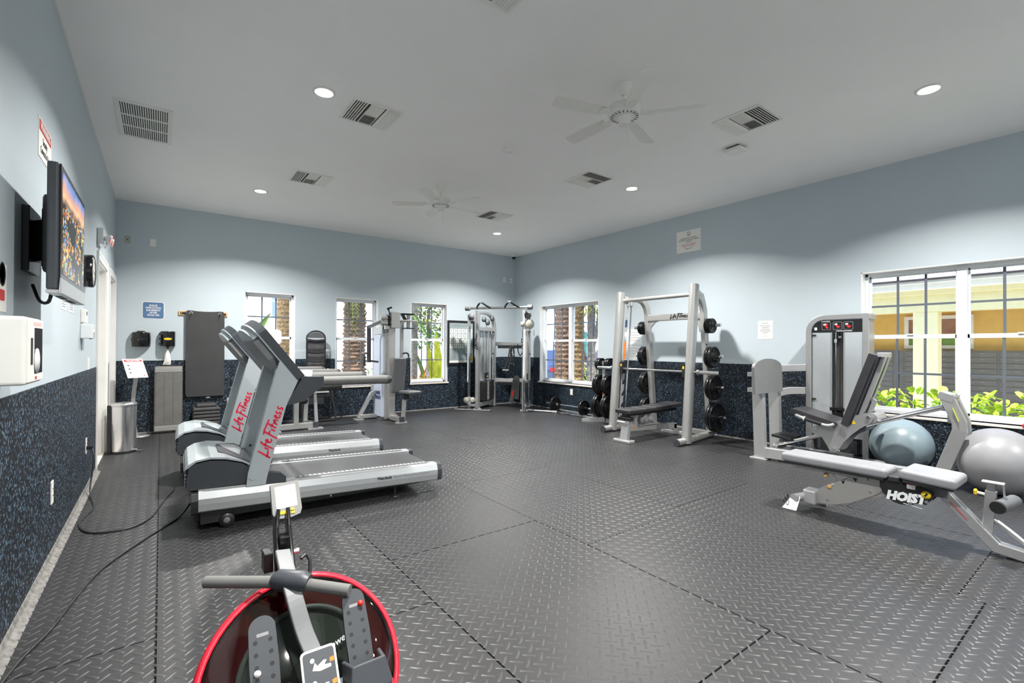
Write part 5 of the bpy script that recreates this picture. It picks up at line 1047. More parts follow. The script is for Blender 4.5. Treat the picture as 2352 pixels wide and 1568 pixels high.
hang('short_bar', 'short chrome bar hanging from the lower rail beside the belt', [('shaft', MB().cyl(hp(.83, .12), hp(.83, .56), .014, 10), 'chrome'), ('hook', MB().tube([hp(.83, .56), hp(.83, .6), hp(.83, .62)], .008, 6), 'steel')])
T = Thing('floor_bar', 'thin chrome bar attachment lying at the foot of the left cable tower', 'cable attachment', (5.45, 8.75, 0)); T.p('shaft', MB().cyl((5.12, 8.98, .05), (5.72, 8.52, .02), .013, 10), 'chrome'); T.p('end_cap', MB().cyl((5.72, 8.52, .02), (5.76, 8.49, .02), .018, 10), 'black_plastic'); T.p('swivel', MB().cyl((5.42, 8.75, .0), (5.42, 8.75, .06), .02, 10), 'chrome')
# ================================================================== TOWER MACHINE (lat / pec) BY THE WINDOWS
T = Thing('pec_machine', 'silver weight machine with a white-blue stack shroud and grey pads between the windows', 'weight machine', (3.45, 8.75, 0))
T.p('shroud', MB().mm((3.36, 8.64, .06), (3.40, 9.10, 1.62)), 'shroud', bevel=.004); T.p('shroud_head', MB().mm((3.355, 8.64, 1.63), (3.40, 9.10, 1.90)), 'silver_light', bevel=.004); T.p('badge', MB().mm((3.353, 8.78, 1.76), (3.356, 8.96, 1.80)), 'paper')
sd = T.p('side_frame', MB().mm((3.40, 8.60, .02), (3.52, 8.68, 2.0)).mm((3.40, 9.06, .02), (3.52, 9.12, 1.9)), 'silver_warm', bevel=.005)
text(T, 'HAMMER\nSTRENGTH', (3.3585, 8.86, .46), (0, -1, 0), (0, 0, 1), 'navy', size=.09, width=.30, bold=.006)
T.p('column', MB().mm((3.44, 8.50, .05), (3.56, 8.60, 2.0)), 'silver_warm', bevel=.006); T.p('second_column', MB().mm((3.72, 8.62, .9), (3.78, 8.68, 1.85)), 'silver_warm', bevel=.005)
T.p('head_block', MB().mm((3.46, 8.42, 1.74), (3.62, 8.62, 2.05)), 'silver_warm', bevel=.008); T.p('head_side_plate', MB().mm((3.36, 8.50, 1.72), (3.46, 8.56, 2.0)), 'steel', bevel=.005)
T.p('pivot_plate', MB().mm((3.60, 8.44, 1.88), (3.98, 8.60, 1.905)), 'silver_warm', bevel=.003); T.p('pivot_plate', MB().mm((3.74, 8.44, 1.735), (3.92, 8.60, 1.755)), 'black_iron'); T.p('pivot_tube', MB().cyl((3.83, 8.52, 1.74), (3.83, 8.52, 2.0), .035), 'silver_warm'); T.p('cam_plate', MB().mm((3.66, 8.44, 2.0), (3.92, 8.60, 2.03)), 'black_iron', bevel=.004); T.p('cam_arm', MB().beam((3.68, 8.5, 2.02), (3.76, 8.5, 1.90), .05, .05), 'black_iron'); T.p('curved_arm', MB().beams(bez([(3.64, 8.52, 1.78), (3.70, 8.52, 1.86), (3.80, 8.52, 1.90)], 5), .05, .05), 'white_plastic')
for dz in (1.83, 1.93): T.p('spring_drum', MB().cyl((3.28, 8.52, dz), (3.46, 8.50, dz), .045), 'silver_warm'); T.p('drum_cap', MB().cyl((3.40, 8.505, dz), (3.45, 8.50, dz), .048), 'black_iron')
T.p('drive_arm', MB().beams([(3.30, 8.54, 1.86), (3.10, 8.62, 1.76), (3.075, 8.62, 1.74)], .06, .06), 'mid_plastic'); T.p('press_arm', MB().beams([(3.09, 8.62, 1.78), (3.095, 8.62, 1.10)], .055, .065), 'dark_plastic', bevel=.006); T.p('handle', MB().tube(bez([(3.08, 8.60, 1.26), (2.99, 8.52, 1.27), (2.96, 8.48, 1.22), (2.96, 8.48, 1.05)], 5), .016, 10), 'black_plastic'); T.p('handle', MB().tube([(3.10, 8.60, 1.13), (3.24, 8.52, 1.11)], .018, 10), 'black_plastic'); T.p('handle', MB().tube(bez([(3.75, 8.60, 1.26), (3.82, 8.56, 1.27), (3.85, 8.55, 1.22), (3.85, 8.55, 1.08)], 5), .016, 10), 'black_plastic'); T.p('top_lever', MB().beams([(3.45, 8.5, 2.0), (3.40, 8.48, 2.10), (3.47, 8.46, 2.13)], .03, .03), 'black_iron')
Rp = Matrix.Rotation(math.radians(7), 3, 'X'); T.p('back_pad', MB().box((3.57, 8.36, .86), (.27, .06, .66), R=Matrix.Rotation(math.radians(10), 3, 'Z') @ Rp), 'grey_vinyl', bevel=.025, seg=4); T.p('seat_pad', MB().box((3.70, 8.14, .555), (.28, .34, .055), R=Matrix.Rotation(math.radians(10), 3, 'Z')), 'grey_vinyl', bevel=.02, seg=3); T.p('seat_tube', MB().beam((3.60, 8.22, .05), (3.62, 8.20, .52), .07, .06, up=(1, 0, 0)), 'silver_warm', bevel=.005); T.p('seat_bracket', MB().mm((3.58, 8.14, .42), (3.68, 8.26, .53)), 'black_plastic', bevel=.006); T.p('foot_beam', MB().beam((3.50, 8.55, .06), (3.53, 8.14, .06), .08, .08), 'silver_warm', bevel=.006); T.p('foot_cap', MB().mm((3.49, 8.10, .02), (3.58, 8.15, .11)), 'dark_plastic'); T.p('foot_plate', MB().mm((3.43, 8.10, 0), (3.63, 8.20, .02)), 'silver_light')
T.p('side_brace', MB().beams([(3.02, 8.97, .03), (3.28, 9.0, .48), (3.36, 9.0, .52)], .06, .08, up=(0, 1, 0)), 'silver_warm', bevel=.005); T.p('side_base', MB().beam((3.04, 8.95, .06), (3.38, 8.95, .06), .07, .07), 'silver_warm', bevel=.005); T.p('side_foot', MB().mm((2.95, 8.88, 0), (3.10, 9.06, .02)), 'silver_light'); T.p('shroud_edge', MB().mm((3.32, 9.08, .35), (3.36, 9.14, .65)), 'silver_light'); T.p('rear_foot', MB().prism([(0, 0), (.20, 0), (.20, .02), (.02, .16)], (3.62, 8.98, 0), (1, 0, 0), (0, 0, 1), (0, .06, 0)), 'silver_light')
# ================================================================== LEG CURL MACHINE behind the treadmills
T = Thing('leg_curl_machine', 'silver leg machine with a black roller pad behind the far treadmill', 'weight machine', (1.9, 8.6, 0))
T.p('base_beam', MB().beam((1.35, 8.42, .07), (2.06, 8.42, .07), .08, .09), 'silver_warm', bevel=.006); T.p('beam_cap', MB().mm((2.06, 8.37, .02), (2.15, 8.47, .12)), 'dark_plastic', bevel=.004); T.p('foot_plate', MB().mm((1.98, 8.34, 0), (2.22, 8.48, .02)), 'silver_light'); T.p('foot_plate', MB().mm((1.40, 8.30, 0), (1.56, 8.36, .02)), 'silver_light')
T.p('front_post', MB().beams([(1.80, 8.42, .1), (1.80, 8.42, .55), (1.84, 8.42, .70)], .075, .085, up=(0, 1, 0)), 'silver_warm', bevel=.006); T.p('rear_post', MB().beam((2.13, 8.44, .10), (2.10, 8.44, .60), .05, .05, up=(0, 1, 0)), 'silver_light', bevel=.005); T.p('swing_post', MB().beam((2.02, 8.75, .08), (2.04, 8.75, .55), .065, .06, up=(0, 1, 0)), 'silver_warm', bevel=.005); T.p('cross_bar', MB().beam((2.02, 8.75, .08), (2.12, 8.45, .08), .05, .06), 'silver_light'); T.p('side_arm', MB().beam((1.35, 8.44, .60), (1.78, 8.44, .60), .06, .06), 'silver_light', bevel=.004)
T.p('pad_plate', MB().mm((1.86, 8.38, .60), (2.32, 8.56, .63)), 'silver_light', bevel=.004); T.p('under_pad', MB().box((2.15, 8.52, .555), (.40, .20, .07)), 'black_vinyl', bevel=.02); rp = T.p('roller_pad', MB().lathe([(.03, 0), (.06, 0), (.066, .01), (.066, .53), (.06, .54), (.03, .54)], (2.0, 8.45, .69), (1, -.02, .03), 22), 'black_vinyl'); T.p('roller_shaft', MB().cyl((1.93, 8.45, .688), (2.02, 8.45, .69), .022), 'white_plastic'); T.p('cam', MB().lathe([(0, -.02), (.06, -.02), (.06, .02), (0, .02)], (2.0, 8.74, .45), (0, 1, 0), 18), 'dark_plastic')
T.p('stack_tower', MB().mm((1.36, 8.78, .05), (1.60, 9.02, 1.45)), 'shroud', bevel=.006); T.p('tower_head', MB().prism(rrect(.27, .24, .05), (1.50, 8.76, 1.55), (1, 0, 0), (0, 0, 1), (0, .28, 0)), 'clear_plastic', bevel=.01); T.p('stack', MB().mm((1.40, 8.74, .1), (1.56, 8.78, .5)), 'stack_black'); T.p('seat', MB().box((1.55, 8.48, .68), (.42, .36, .06)), 'black_vinyl', bevel=.02); T.p('seat_back', MB().box((1.40, 8.55, .98), (.07, .36, .55), R=Matrix.Rotation(math.radians(-18), 3, 'Y')), 'pale_vinyl', bevel=.025, seg=3)
# ================================================================== INVERSION TABLE standing against the wall
T = Thing('inversion_table', 'black inversion table with a ribbed mesh back standing against the wall', 'inversion table', (2.33, 9.3, 0))
ix, iw = 2.345, .165
out = [(ix-iw, .62), (ix-iw, 1.55)] + [(ix + iw*math.cos(math.radians(a)), 1.55 + .13*math.sin(math.radians(a))) for a in range(180, -1, -15)] + [(ix+iw, .62)]
T.p('frame', MB().tube([(x, 9.36, z) for x, z in out], .014, 8), 'black_plastic'); T.p('mesh_back', MB().add([(ix + (-1+2*i)*iw*.92, 9.37 + .012*math.sin(k*1.5), .66 + k*.035) for k in range(25) for i in (0, 1)], [(2*k, 2*k+1, 2*k+3, 2*k+2) for k in range(24)], True), 'mesh_fabric')
for z in (.78, .95, 1.13, 1.30, 1.50): T.p('cross_strap', MB().beams(bez([(ix-iw, 9.35, z+.02), (ix, 9.345, z), (ix+iw, 9.35, z+.02)], 4), .004, .03, up=(0, 0, 1)), 'black_vinyl')
T.p('head_pad', MB().prism([(x, z) for x, z in [(ix + iw*.9*math.cos(math.radians(a)), 1.55 + .11*math.sin(math.radians(a))) for a in range(0, 181, 15)]], (0, 9.355, 0), (1, 0, 0), (0, 0, 1), (0, .01, 0)), 'grey_vinyl')
lg = MB()
for s_ in (-1, 1): lg.tube([(ix+s_*.30, 9.10, .01), (ix+s_*.22, 9.30, .90)], .018, 10); lg.tube([(ix+s_*.28, 9.48, .01), (ix+s_*.22, 9.30, .90)], .018, 10)
lg.tube([(ix-.30, 9.10, .02), (ix+.30, 9.10, .02)], .018, 10); lg.tube([(ix-.28, 9.48, .02), (ix+.28, 9.48, .02)], .018, 10); T.p('stand', lg, 'black_plastic'); T.p('lower_panel', MB().mm((ix-.15, 9.36, .30), (ix+.15, 9.375, .70)), 'black_vinyl')
for s_ in (-1, 1): T.p('handle', MB().tube([(ix+s_*.24, 9.24, .72), (ix+s_*.17, 9.18, .93), (ix+s_*.165, 9.17, .95)], .016, 10), 'steel'); T.p('handle_cap', MB().sphere((ix+s_*.165, 9.17, .96), .02, 10, 8), 'white_plastic')
# ================================================================== LEG PRESS
T = Thing('leg_press', 'silver seated leg press with black pads and a weight tower by the tall window', 'leg press', (6.4, 2.1, 0))
T.p('platform_post', MB().beams([(6.10, 2.93, .02), (6.075, 2.95, 1.0)], .085, .13, up=(0, 1, 0)), 'silver_light', bevel=.008); T.p('platform_post', MB().beams([(6.52, 2.93, .02), (6.50, 2.95, 1.0)], .085, .13, up=(0, 1, 0)), 'silver_light', bevel=.008)
T.p('post_foot', MB().mm((6.03, 2.84, 0), (6.19, 3.04, .018)), 'silver_light', bevel=.003); T.p('post_foot', MB().mm((6.46, 2.84, 0), (6.6, 3.04, .018)), 'silver_light', bevel=.003)
pf = [(0, 0), (.72, 0), (.72, .32)] + [(.36 + .36*math.cos(math.radians(a)), .32 + .11*math.sin(math.radians(a))) for a in range(12, 180, 12)] + [(0, .32)]
T.p('foot_platform', MB().prism(pf, (5.79, 2.845, .835), (1, 0, 0), V(0, .04, 1), (0, .035, 0)), 'platform_grey', bevel=.006); T.p('platform_tab', MB().mm((5.80, 2.88, 1.05), (6.05, 2.95, 1.10)).mm((5.80, 2.88, .86), (6.05, 2.95, .91)), 'silver')
T.p('top_link', MB().beam((6.50, 2.95, 1.13), (6.86, 2.62, 1.15), .05, .09), 'silver_light', bevel=.005); T.p('curved_link', MB().beams(bez([(6.52, 2.93, .80), (6.66, 2.82, .84), (6.86, 2.62, .84)], 6), .05, .09), 'silver_light', bevel=.004)
T.p('base_beam', MB().beam((6.10, 2.95, .09), (6.33, 1.28, .09), .08, .13), 'silver_light', bevel=.008); T.p('base_beam', MB().beam((6.50, 2.95, .09), (6.62, 2.1, .09), .07, .10), 'silver_light', bevel=.008); T.p('cross_beam', MB().beam((6.28, 2.15, .07), (6.9, 2.25, .07), .07, .08), 'silver_light', bevel=.006); T.p('stop_plate', MB().box((6.32, 2.72, .30), (.36, .20, .03), R=Matrix.Rotation(math.radians(6), 3, 'X')), 'black_plastic', bevel=.004)
for dx in (0, .16): T.p('guide_rail', MB().tube([(6.24+dx, 2.80, .175), (6.24+dx, 1.22, .82)], .026, 14), 'chrome')
T.p('rail_foot', MB().box((6.32, 2.80, .155), (.26, .06, .05)), 'silver', bevel=.006)
cam_ = [(2.382, .467), (2.313, .502), (2.223, .509), (2.092, .581), (1.966, .646), (1.844, .694), (1.79, .685), (1.773, .65), (1.793, .596), (1.904, .509), (1.986, .425), (2.049, .341), (2.109, .233), (2.145, .208), (2.179, .21), (2.223, .288), (2.268, .366), (2.34, .385), (2.385, .42)]
for x in (6.175, 6.44): cp = T.p('carriage_plate', MB().prism(cam_, (x, 0, 0), (0, 1, 0), (0, 0, 1), (.02, 0, 0)), 'silver', bevel=.004)
for y, z in ((2.34, .45), (1.82, .65), (2.15, .25)): T.p('carriage_bolt', MB().cyl((6.16, y, z), (6.176, y, z), .017, 14), 'chrome')
T.p('warning_label', MB().prism([(-.03, 0), (.03, 0), (0, .05)], (6.1742, 1.96, .56), (0, 1, 0), (0, 0, 1), (-.001, 0, 0)), 'yellow')
T.p('carriage_roller', MB().cyl((6.2, 1.80, .64), (6.5, 1.80, .64), .055, 20), 'silver'); T.p('carriage_body', MB().prism([(2.3, .42), (1.85, .58), (1.85, .50), (2.15, .33)], (6.20, 0, 0), (0, 1, 0), (0, 0, 1), (.24, 0, 0)), 'dark_plastic')
sv = V(0, 2.64-2.12, .665-.54); sv.normalize(); sn = V(0, -sv.z, sv.y)
def slab(T, name, o, d, n, L, t, w, m, bv=.02): return T.p(name, MB().prism([(0, 0), (L, 0), (L, t), (0, t)], V(o) - V(w/2, 0, 0), d, n, (w, 0, 0)), m, bevel=bv, seg=4)
slab(T, 'seat_pad', (6.32, 2.12, .50), sv, sn, .50, .06, .40, 'black_vinyl'); slab(T, 'seat_support', (6.32, 2.15, .465), sv, sn, .40, .03, .30, 'silver', .005)
bv_ = V(0, 1.83-2.09, 1.345-.56).normalized(); bn = V(0, bv_.z, -bv_.y)
slab(T, 'back_pad', V(6.32, 2.07, .55), bv_, -bn, .84, .075, .36, 'black_vinyl', .025); slab(T, 'back_board', V(6.32, 2.0, .56), bv_, -bn, .80, .025, .30, 'dark_plastic', .006); T.p('back_frame', MB().beams([V(6.26, 1.93, .60), V(6.26, 1.70, 1.31)], .06, .045, up=(0, 1, .3)), 'silver', bevel=.005); T.p('back_frame', MB().beams([V(6.38, 1.93, .60), V(6.38, 1.70, 1.31)], .06, .045, up=(0, 1, .3)), 'silver', bevel=.005); T.p('back_tip', MB().box((6.32, 1.715, 1.33), (.30, .05, .05)), 'silver_light', bevel=.006)
T.p('adjust_brace', MB().beams([(6.32, 1.85, .68), (6.32, 1.80, .82), (6.32, 1.86, .86)], .03, .05, up=(1, 0, 0)), 'silver'); 
for s_ in (-1, 1): T.p('grab_handle', MB().tube(bez([(6.32+s_*.22, 2.52, .60), (6.32+s_*.23, 2.40, .565), (6.32+s_*.23, 2.20, .52), (6.32+s_*.22, 2.12, .54)], 5), .018, 10), 'silver_light'); T.p('handle_sleeve', MB().tube([(6.32+s_*.232, 2.42, .57), (6.32+s_*.232, 2.24, .527)], .022, 10), 'black_plastic'); T.p('handle_ring', MB().cyl((6.32+s_*.232, 2.43, .572), (6.32+s_*.232, 2.415, .569), .026, 12), 'white_plastic')
rl = [(1.225, .93), (1.11, .66), (1.10, .60), (1.235, .10)]
for x in (6.26, 6.42): T.p('rear_leg', MB().beams([(x, 1.20, .93), (x, 1.105, .68), (x, 1.10, .60), (x+.02, 1.27, .06)], .11, .035, up=(1, 0, 0)), 'silver', bevel=.005)
T.p('rear_head', MB().beam((6.24, 1.20, .92), (6.46, 1.20, .92), .12, .07, up=(0, -.35, 1)), 'silver', bevel=.006); T.p('head_slot', MB().box((6.35, 1.165, .935), (.05, .06, .003), R=Matrix.Rotation(math.radians(-20), 3, 'X')), 'mid_plastic'); T.p('head_web', MB().mm((6.30, 1.13, .66), (6.40, 1.20, .90)), 'silver')
for x in (6.26, 6.42): T.p('edge_tape', MB().beam((x-.018, 1.15, .82), (x-.018, 1.105, .69), .002, .05, up=(1, 0, 0)), 'leaf_yellow')
T.p('rear_base', MB().beam((6.2, 1.28, .05), (6.58, 1.28, .05), .09, .07), 'silver', bevel=.006)
# weight tower
tx = 6.86
ty0, ty1, tz = 2.02, 2.64, 1.79
fr = [(ty0, 0), (ty0, tz)] + [(ty1 - .18 + .18*math.sin(math.radians(a)), tz - .18 + .18*math.cos(math.radians(a))) for a in range(0, 91, 15)] + [(ty1, 0)]
T.p('tower_frame', MB().beams([(tx, y, z) for y, z in fr], .065, .20, up=(1, 0, 0)), 'silver', bevel=.006); T.p('tower_cap', MB().mm((tx-.105, ty0-.05, tz-.04), (tx+.105, ty0-.03, tz+.02)), 'silver', bevel=.004)
hp_ = [(ty0+.03, 1.60), (ty1-.035, 1.60), (ty1-.035, 1.64)] + [(ty1-.175 + .14*math.cos(math.radians(a)), 1.615 + .14*math.sin(math.radians(a))) for a in range(10, 91, 16)] + [(ty0+.03, 1.755)]
hdr = T.p('header_panel', MB().prism(hp_, (tx-.085, 0, 0), (0, 1, 0), (0, 0, 1), (.01, 0, 0)), 'black_gloss')
for k, y in enumerate((2.44, 2.315, 2.20)):
    q = T.p('pictogram', MB().prism(rrect(.10, .10, .012, cx=0, cy=0), (tx-.0858, y, 1.68), (0, 1, 0), (0, 0, 1), (-.0006, 0, 0)), 'ink_grey', parent=hdr); T.p('pictogram_face', MB().prism(rrect(.092, .092, .010), (tx-.0866, y, 1.68), (0, 1, 0), (0, 0, 1), (-.0006, 0, 0)), 'black_gloss', parent=hdr)
    T.p('red_figure', MB().prism([(-.03, -.03), (-.01, -.005), (-.02, .025), (.01, .035), (.03, .01), (.01, -.01), (0, -.032)] if k == 0 else [(-.035, -.005), (-.02, -.02), (.0, -.03), (.03, .02), (.01, .035), (-.005, .0)], (tx-.0874, y, 1.68), (0, 1, 0), (0, 0, 1), (-.0006, 0, 0)), 'red_paint', parent=hdr); T.p('white_figure', MB().prism([(.0, .005), (.03, .0), (.035, .015), (.005, .02)], (tx-.0878, y, 1.69), (0, 1, 0), (0, 0, 1), (-.0006, 0, 0)), 'paper', parent=hdr)
hl_ = MB(); hl_.mm((tx-.0862, 2.40, 1.738), (tx-.0855, 2.50, 1.744)); T.p('header_line', hl_, 'paper', parent=hdr); T.p('header_line', MB().mm((tx-.0862, 2.16, 1.612), (tx-.0855, 2.33, 1.619)), 'paper', parent=hdr); T.p('header_mark', MB().mm((tx-.0862, 2.545, 1.63), (tx-.0855, 2.575, 1.665)), 'paper', parent=hdr)
for y0, y1 in ((2.05, 2.245), (2.385, 2.60)): T.p('shroud_panel', MB().mm((tx-.082, y0, .30), (tx-.076, y1, 1.598)), 'shroud_clear')
T.p('rear_shroud', MB().mm((tx+.05, 2.06, .1), (tx+.056, 2.60, 1.62)), 'shroud_clear')
T.p('shroud_panel', MB().mm((tx+.02, 2.25, .66), (tx+.026, 2.38, 1.598)), 'step_pale')
for y in (2.245, 2.385): T.p('shroud_edge', MB().mm((tx-.085, y-.008, .30), (tx-.07, y+.008, 1.598)), 'silver')
for y in (2.27, 2.36): T.p('guide_rod', MB().cyl((tx-.01, y, .1), (tx-.01, y, 1.6), .011, 10), 'chrome')
T.p('cable', MB().cyl((tx-.02, 2.315, .6), (tx-.02, 2.315, 1.6), .006, 8), 'ink'); T.p('cable_weight', MB().box((tx-.05, 2.345, 1.49), (.03, .03, .05)), 'chrome', bevel=.004); T.p('cable_weight', MB().box((tx-.05, 2.30, 1.54), (.02, .03, .025)), 'mid_plastic')
for z in (.75, 1.565): T.p('hinge', MB().cyl((tx-.09, 2.60, z), (tx-.09, 2.56, z), .012, 10), 'ink')
for k in range(13): T.p('stack_plate', MB().box((tx-.01, 2.315, .115 + k*.028), (.12, .40, .026)), 'stack_black')
T.p('stack_head', MB().mm((tx-.08, 2.21, .50), (tx+.05, 2.42, .60)).mm((tx-.09, 2.24, .62), (tx+.05, 2.40, .66)), 'black_iron', bevel=.004)
for k in range(12): T.p('number_tag', MB().box((tx-.0705, 2.31, .125 + k*.028), (.002, .035, .012)), 'paper')
T.p('pedal_disc', MB().lathe([(.11, 0), (.11, .01), (.05, .018), (0, .018)], (6.46, 1.86, .12), n=28), 'silver_light'); T.p('pedal_stem', MB().cyl((6.46, 1.86, .0), (6.46, 1.86, .13), .02), 'silver')
# ================================================================== EXERCISE BALLS
def ball(c, r, m, label):
    T = Thing('exercise_ball', label, 'exercise ball', (c[0], c[1], 0), local=True, group='exercise balls')
    mb = MB(); nv = 44; prof = []
    for j in range(nv*2+1):
        a = math.pi*j/(nv*2); rr = r*(1 + (.0016 if .30 < j/(nv*2) < .70 and j % 2 else 0)); prof.append((max(0, rr*math.sin(a)), -rr*math.cos(a)))
    mb.lathe(prof, (0, 0, r), V(.25, -.3, 1), 64); T.p('ball_skin', mb, m); q = V(.25, -.3, 1).normalized()
    T.p('plug', MB().lathe([(0, r+.0005), (.012, r+.0005), (.012, r-.004), (0, r-.004)], (0, 0, r), q, 14), 'white_plastic')
ball((6.83, 1.70, 0), .295, 'ball_blue', 'pale blue exercise ball behind the leg press'); ball((6.50, .87, 0), .315, 'ball_grey', 'large grey exercise ball at the right edge')
# ================================================================== ADJUSTABLE BENCH
T = Thing('adjustable_bench', 'grey padded adjustable bench with toothed support and yellow knobs in the foreground', 'weight bench', (4.57, 1.2, 0))
BX = 4.575
pad(T, 'back_pad', (BX, 1.575, .437), (.285, .77, .075), 'pale_vinyl', bv=.03); pad(T, 'seat_pad', (BX-.01, .95, .462), (.36, .32, .075), 'pale_vinyl', Matrix.Rotation(math.radians(3), 3, 'X'), .028)
T.p('pad_board', MB().box((BX, 1.575, .392), (.25, .72, .02)), 'black_plastic', bevel=.004); T.p('seat_board', MB().box((BX-.01, .95, .415), (.32, .28, .02)), 'black_plastic', bevel=.004)
T.p('pad_rail', MB().mm((BX-.035, 1.18, .34), (BX+.035, 1.88, .385)), 'silver', bevel=.005); T.p('gap_pad', MB().mm((BX-.12, 1.12, .39), (BX+.12, 1.19, .43)), 'black_vinyl', bevel=.008)
cov = [(1.245, .424), (1.225, .45), (1.199, .468), (1.127, .455), (1.111, .421), (1.017, .425), (.932, .41), (.925, .38), (.937, .351), (.968, .306), (1.01, .308), (1.068, .277), (1.115, .272), (1.159, .279), (1.226, .335), (1.246, .38)]
cov = [(y, z-.045) for y, z in cov]
for x in (BX-.10, BX+.085): C_ = T.p('pivot_cover', MB().prism(cov, (x, 0, 0), (0, 1, 0), (0, 0, 1), (.015, 0, 0)), 'black_plastic', bevel=.004)
text(T, 'HOIST', (BX-.1008, 1.09, .285), (0, -1, .05), (0, .05, 1), 'paper_pale', size=.085, width=.25, bold=.006, shear=.25); T.p('underline', MB().prism([(0, 0), (.11, -.012), (.11, -.008), (0, .005)], (BX-.1005, 1.10, .238), (0, -1, 0), (0, 0, 1), (-.0005, 0, 0)), 'paper_pale')
T.p('adjust_dial', MB().lathe([(0, 0), (.028, 0), (.028, .006), (0, .006)], (BX-.1, .968, .335), (-1, 0, 0), 22), 'yellow'); T.p('dial_mark', MB().prism(rrect(.012, .026, .002), (BX-.1065, .968, .335), V(0, .8, .6), V(0, -.6, .8), (-.001, 0, 0)), 'ink'); T.p('warning_label', MB().prism(rrect(.05, .045, .003), (BX-.1005, 1.055, .378), (0, 1, 0), (0, 0, 1), (-.0005, 0, 0)), 'paper'); T.p('warning_band', MB().prism(rrect(.05, .015, .002), (BX-.1012, 1.055, .394), (0, 1, 0), (0, 0, 1), (-.0005, 0, 0)), 'red_paint')
for y, z in ((1.06, .247), (.965, .285)): T.p('bolt', MB().cyl((BX-.102, y, z), (BX-.108, y, z), .012, 12), 'chrome')
# toothed ladder plates
lad = [(1.72, .075), (1.60, .085), (1.45, .14), (1.28, .25), (1.24, .29), (1.24, .36), (1.30, .372), (1.335, .345), (1.35, .372), (1.40, .355), (1.42, .315), (1.44, .345), (1.49, .32), (1.505, .275), (1.525, .305), (1.57, .275), (1.585, .235), (1.61, .255), (1.66, .22), (1.72, .16)]
for x in (BX-.05, BX+.042): T.p('ladder_plate', MB().prism(lad, (x, 0, 0), (0, 1, 0), (0, 0, 1), (.008, 0, 0)), 'silver_warm', bevel=.002)
T.p('spine', MB().beams([(BX, 1.70, .10), (BX, 1.30, .24), (BX, 1.0, .36)], .08, .05), 'silver_warm', bevel=.005)
for y, z in ((1.62, .12), (1.32, .26)): T.p('bolt', MB().cyl((BX-.05, y, z), (BX-.056, y, z), .010, 10), 'chrome')
T.p('strut', MB().tube([(BX, 1.70, .17), (BX, 1.42, .36)], .014, 12), 'steel'); T.p('strut_sleeve', MB().tube([(BX, 1.66, .197), (BX, 1.55, .272)], .019, 12), 'silver_warm'); T.p('strut_bracket', MB().mm((BX-.03, 1.38, .34), (BX+.03, 1.46, .39)), 'silver_warm'); T.p('second_strut', MB().tube([(BX+.02, 1.66, .39), (BX+.02, 1.56, .27)], .010, 10), 'steel'); T.p('bumper', MB().cyl((BX-.02, 1.80, .36), (BX+.02, 1.80, .36), .02), 'silver_warm')
T.p('knob', MB().sphere((BX-.045, 1.605, .232), .020, 14, 10), 'wood'); T.p('knob', MB().sphere((BX-.05, 1.63, .325), .021, 14, 10), 'wood'); T.p('knob_stem', MB().cyl((BX-.045, 1.605, .232), (BX, 1.605, .232), .006, 8), 'steel')
# rear foot: flared grey shoe and rollers
T.p('rear_shoe', MB().add([(BX-.20, 1.92, 0), (BX-.20, 1.80, 0), (BX-.14, 1.86, .115), (BX-.14, 1.79, .12), (BX-.185, 1.93, 0), (BX-.185, 1.81, 0), (BX-.125, 1.87, .115), (BX-.125, 1.80, .12)], [(0, 2, 3, 1), (4, 5, 7, 6), (0, 4, 6, 2), (1, 3, 7, 5), (2, 6, 7, 3), (0, 1, 5, 4)]), 'silver_light', bevel=.006); T.p('rear_axle', MB().cyl((BX-.16, 1.84, .10), (BX+.16, 1.76, .10), .034, 18), 'silver_light'); T.p('rear_shoe', MB().box((BX+.17, 1.76, .055), (.03, .12, .11)), 'silver_light', bevel=.006); T.p('rear_bracket', MB().box((BX-.02, 1.75, .115), (.13, .10, .12)), 'silver_light', bevel=.012)
for x, y in ((BX-.19, 1.90), (BX-.10, 1.92)): T.p('roller_ring', MB().tube([V(x + .022*math.cos(a), y, .075 + .022*math.sin(a)) for a in [k*math.pi/6 for k in range(12)]], .005, 6, closed=True), 'black_plastic')
# front leg, foot and hold-down post
T.p('front_leg', MB().beams([(BX, .98, .375), (BX, .90, .365), (BX, .62, .055), (BX, .42, .03)], .075, .07, up=(0, .6, .6)), 'silver', bevel=.006); T.p('leg_joint', MB().mm((BX-.042, .86, .32), (BX+.042, 1.02, .395)), 'mid_plastic', bevel=.008)
T.p('front_foot', MB().beams([(BX-.24, .40, .03), (BX+.24, .40, .03)], .08, .055), 'silver', bevel=.008); T.p('foot_cap', MB().mm((BX-.255, .36, .004), (BX-.24, .44, .058)), 'black_plastic'); T.p('foot_cap', MB().mm((BX+.24, .36, .004), (BX+.255, .44, .058)), 'black_plastic')
T.p('hold_down_post', MB().beams([(BX+.02, .67, .10), (BX+.02, .65, .42)], .055, .055), 'silver', bevel=.005); T.p('inner_post', MB().beams([(BX+.02, .65, .42), (BX+.02, .648, .475)], .04, .04), 'steel'); T.p('post_cap', MB().box((BX+.02, .64, .482), (.05, .11, .010)), 'white_plastic', bevel=.003); T.p('roller_hanger', MB().beams([(BX+.02, .59, .478), (BX+.02, .585, .38)], .04, .006, up=(0, 1, 0)), 'silver'); T.p('post_brace', MB().tube(bez([(BX+.02, .64, .23), (BX+.02, .56, .17), (BX+.02, .44, .07), (BX+.02, .38, .05)], 5), .018, 10), 'silver'); T.p('foam_roller', MB().cyl((BX-.10, .60, .345), (BX+.14, .555, .355), .042, 18), 'grey_vinyl'); T.p('roller_end', MB().cyl((BX-.115, .603, .344), (BX-.10, .60, .345), .040, 18), 'black_plastic')
T.p('pull_pin', MB().cyl((BX+.02, .675, .39), (BX+.02, .72, .395), .010, 10), 'white_plastic'); kn = MB()
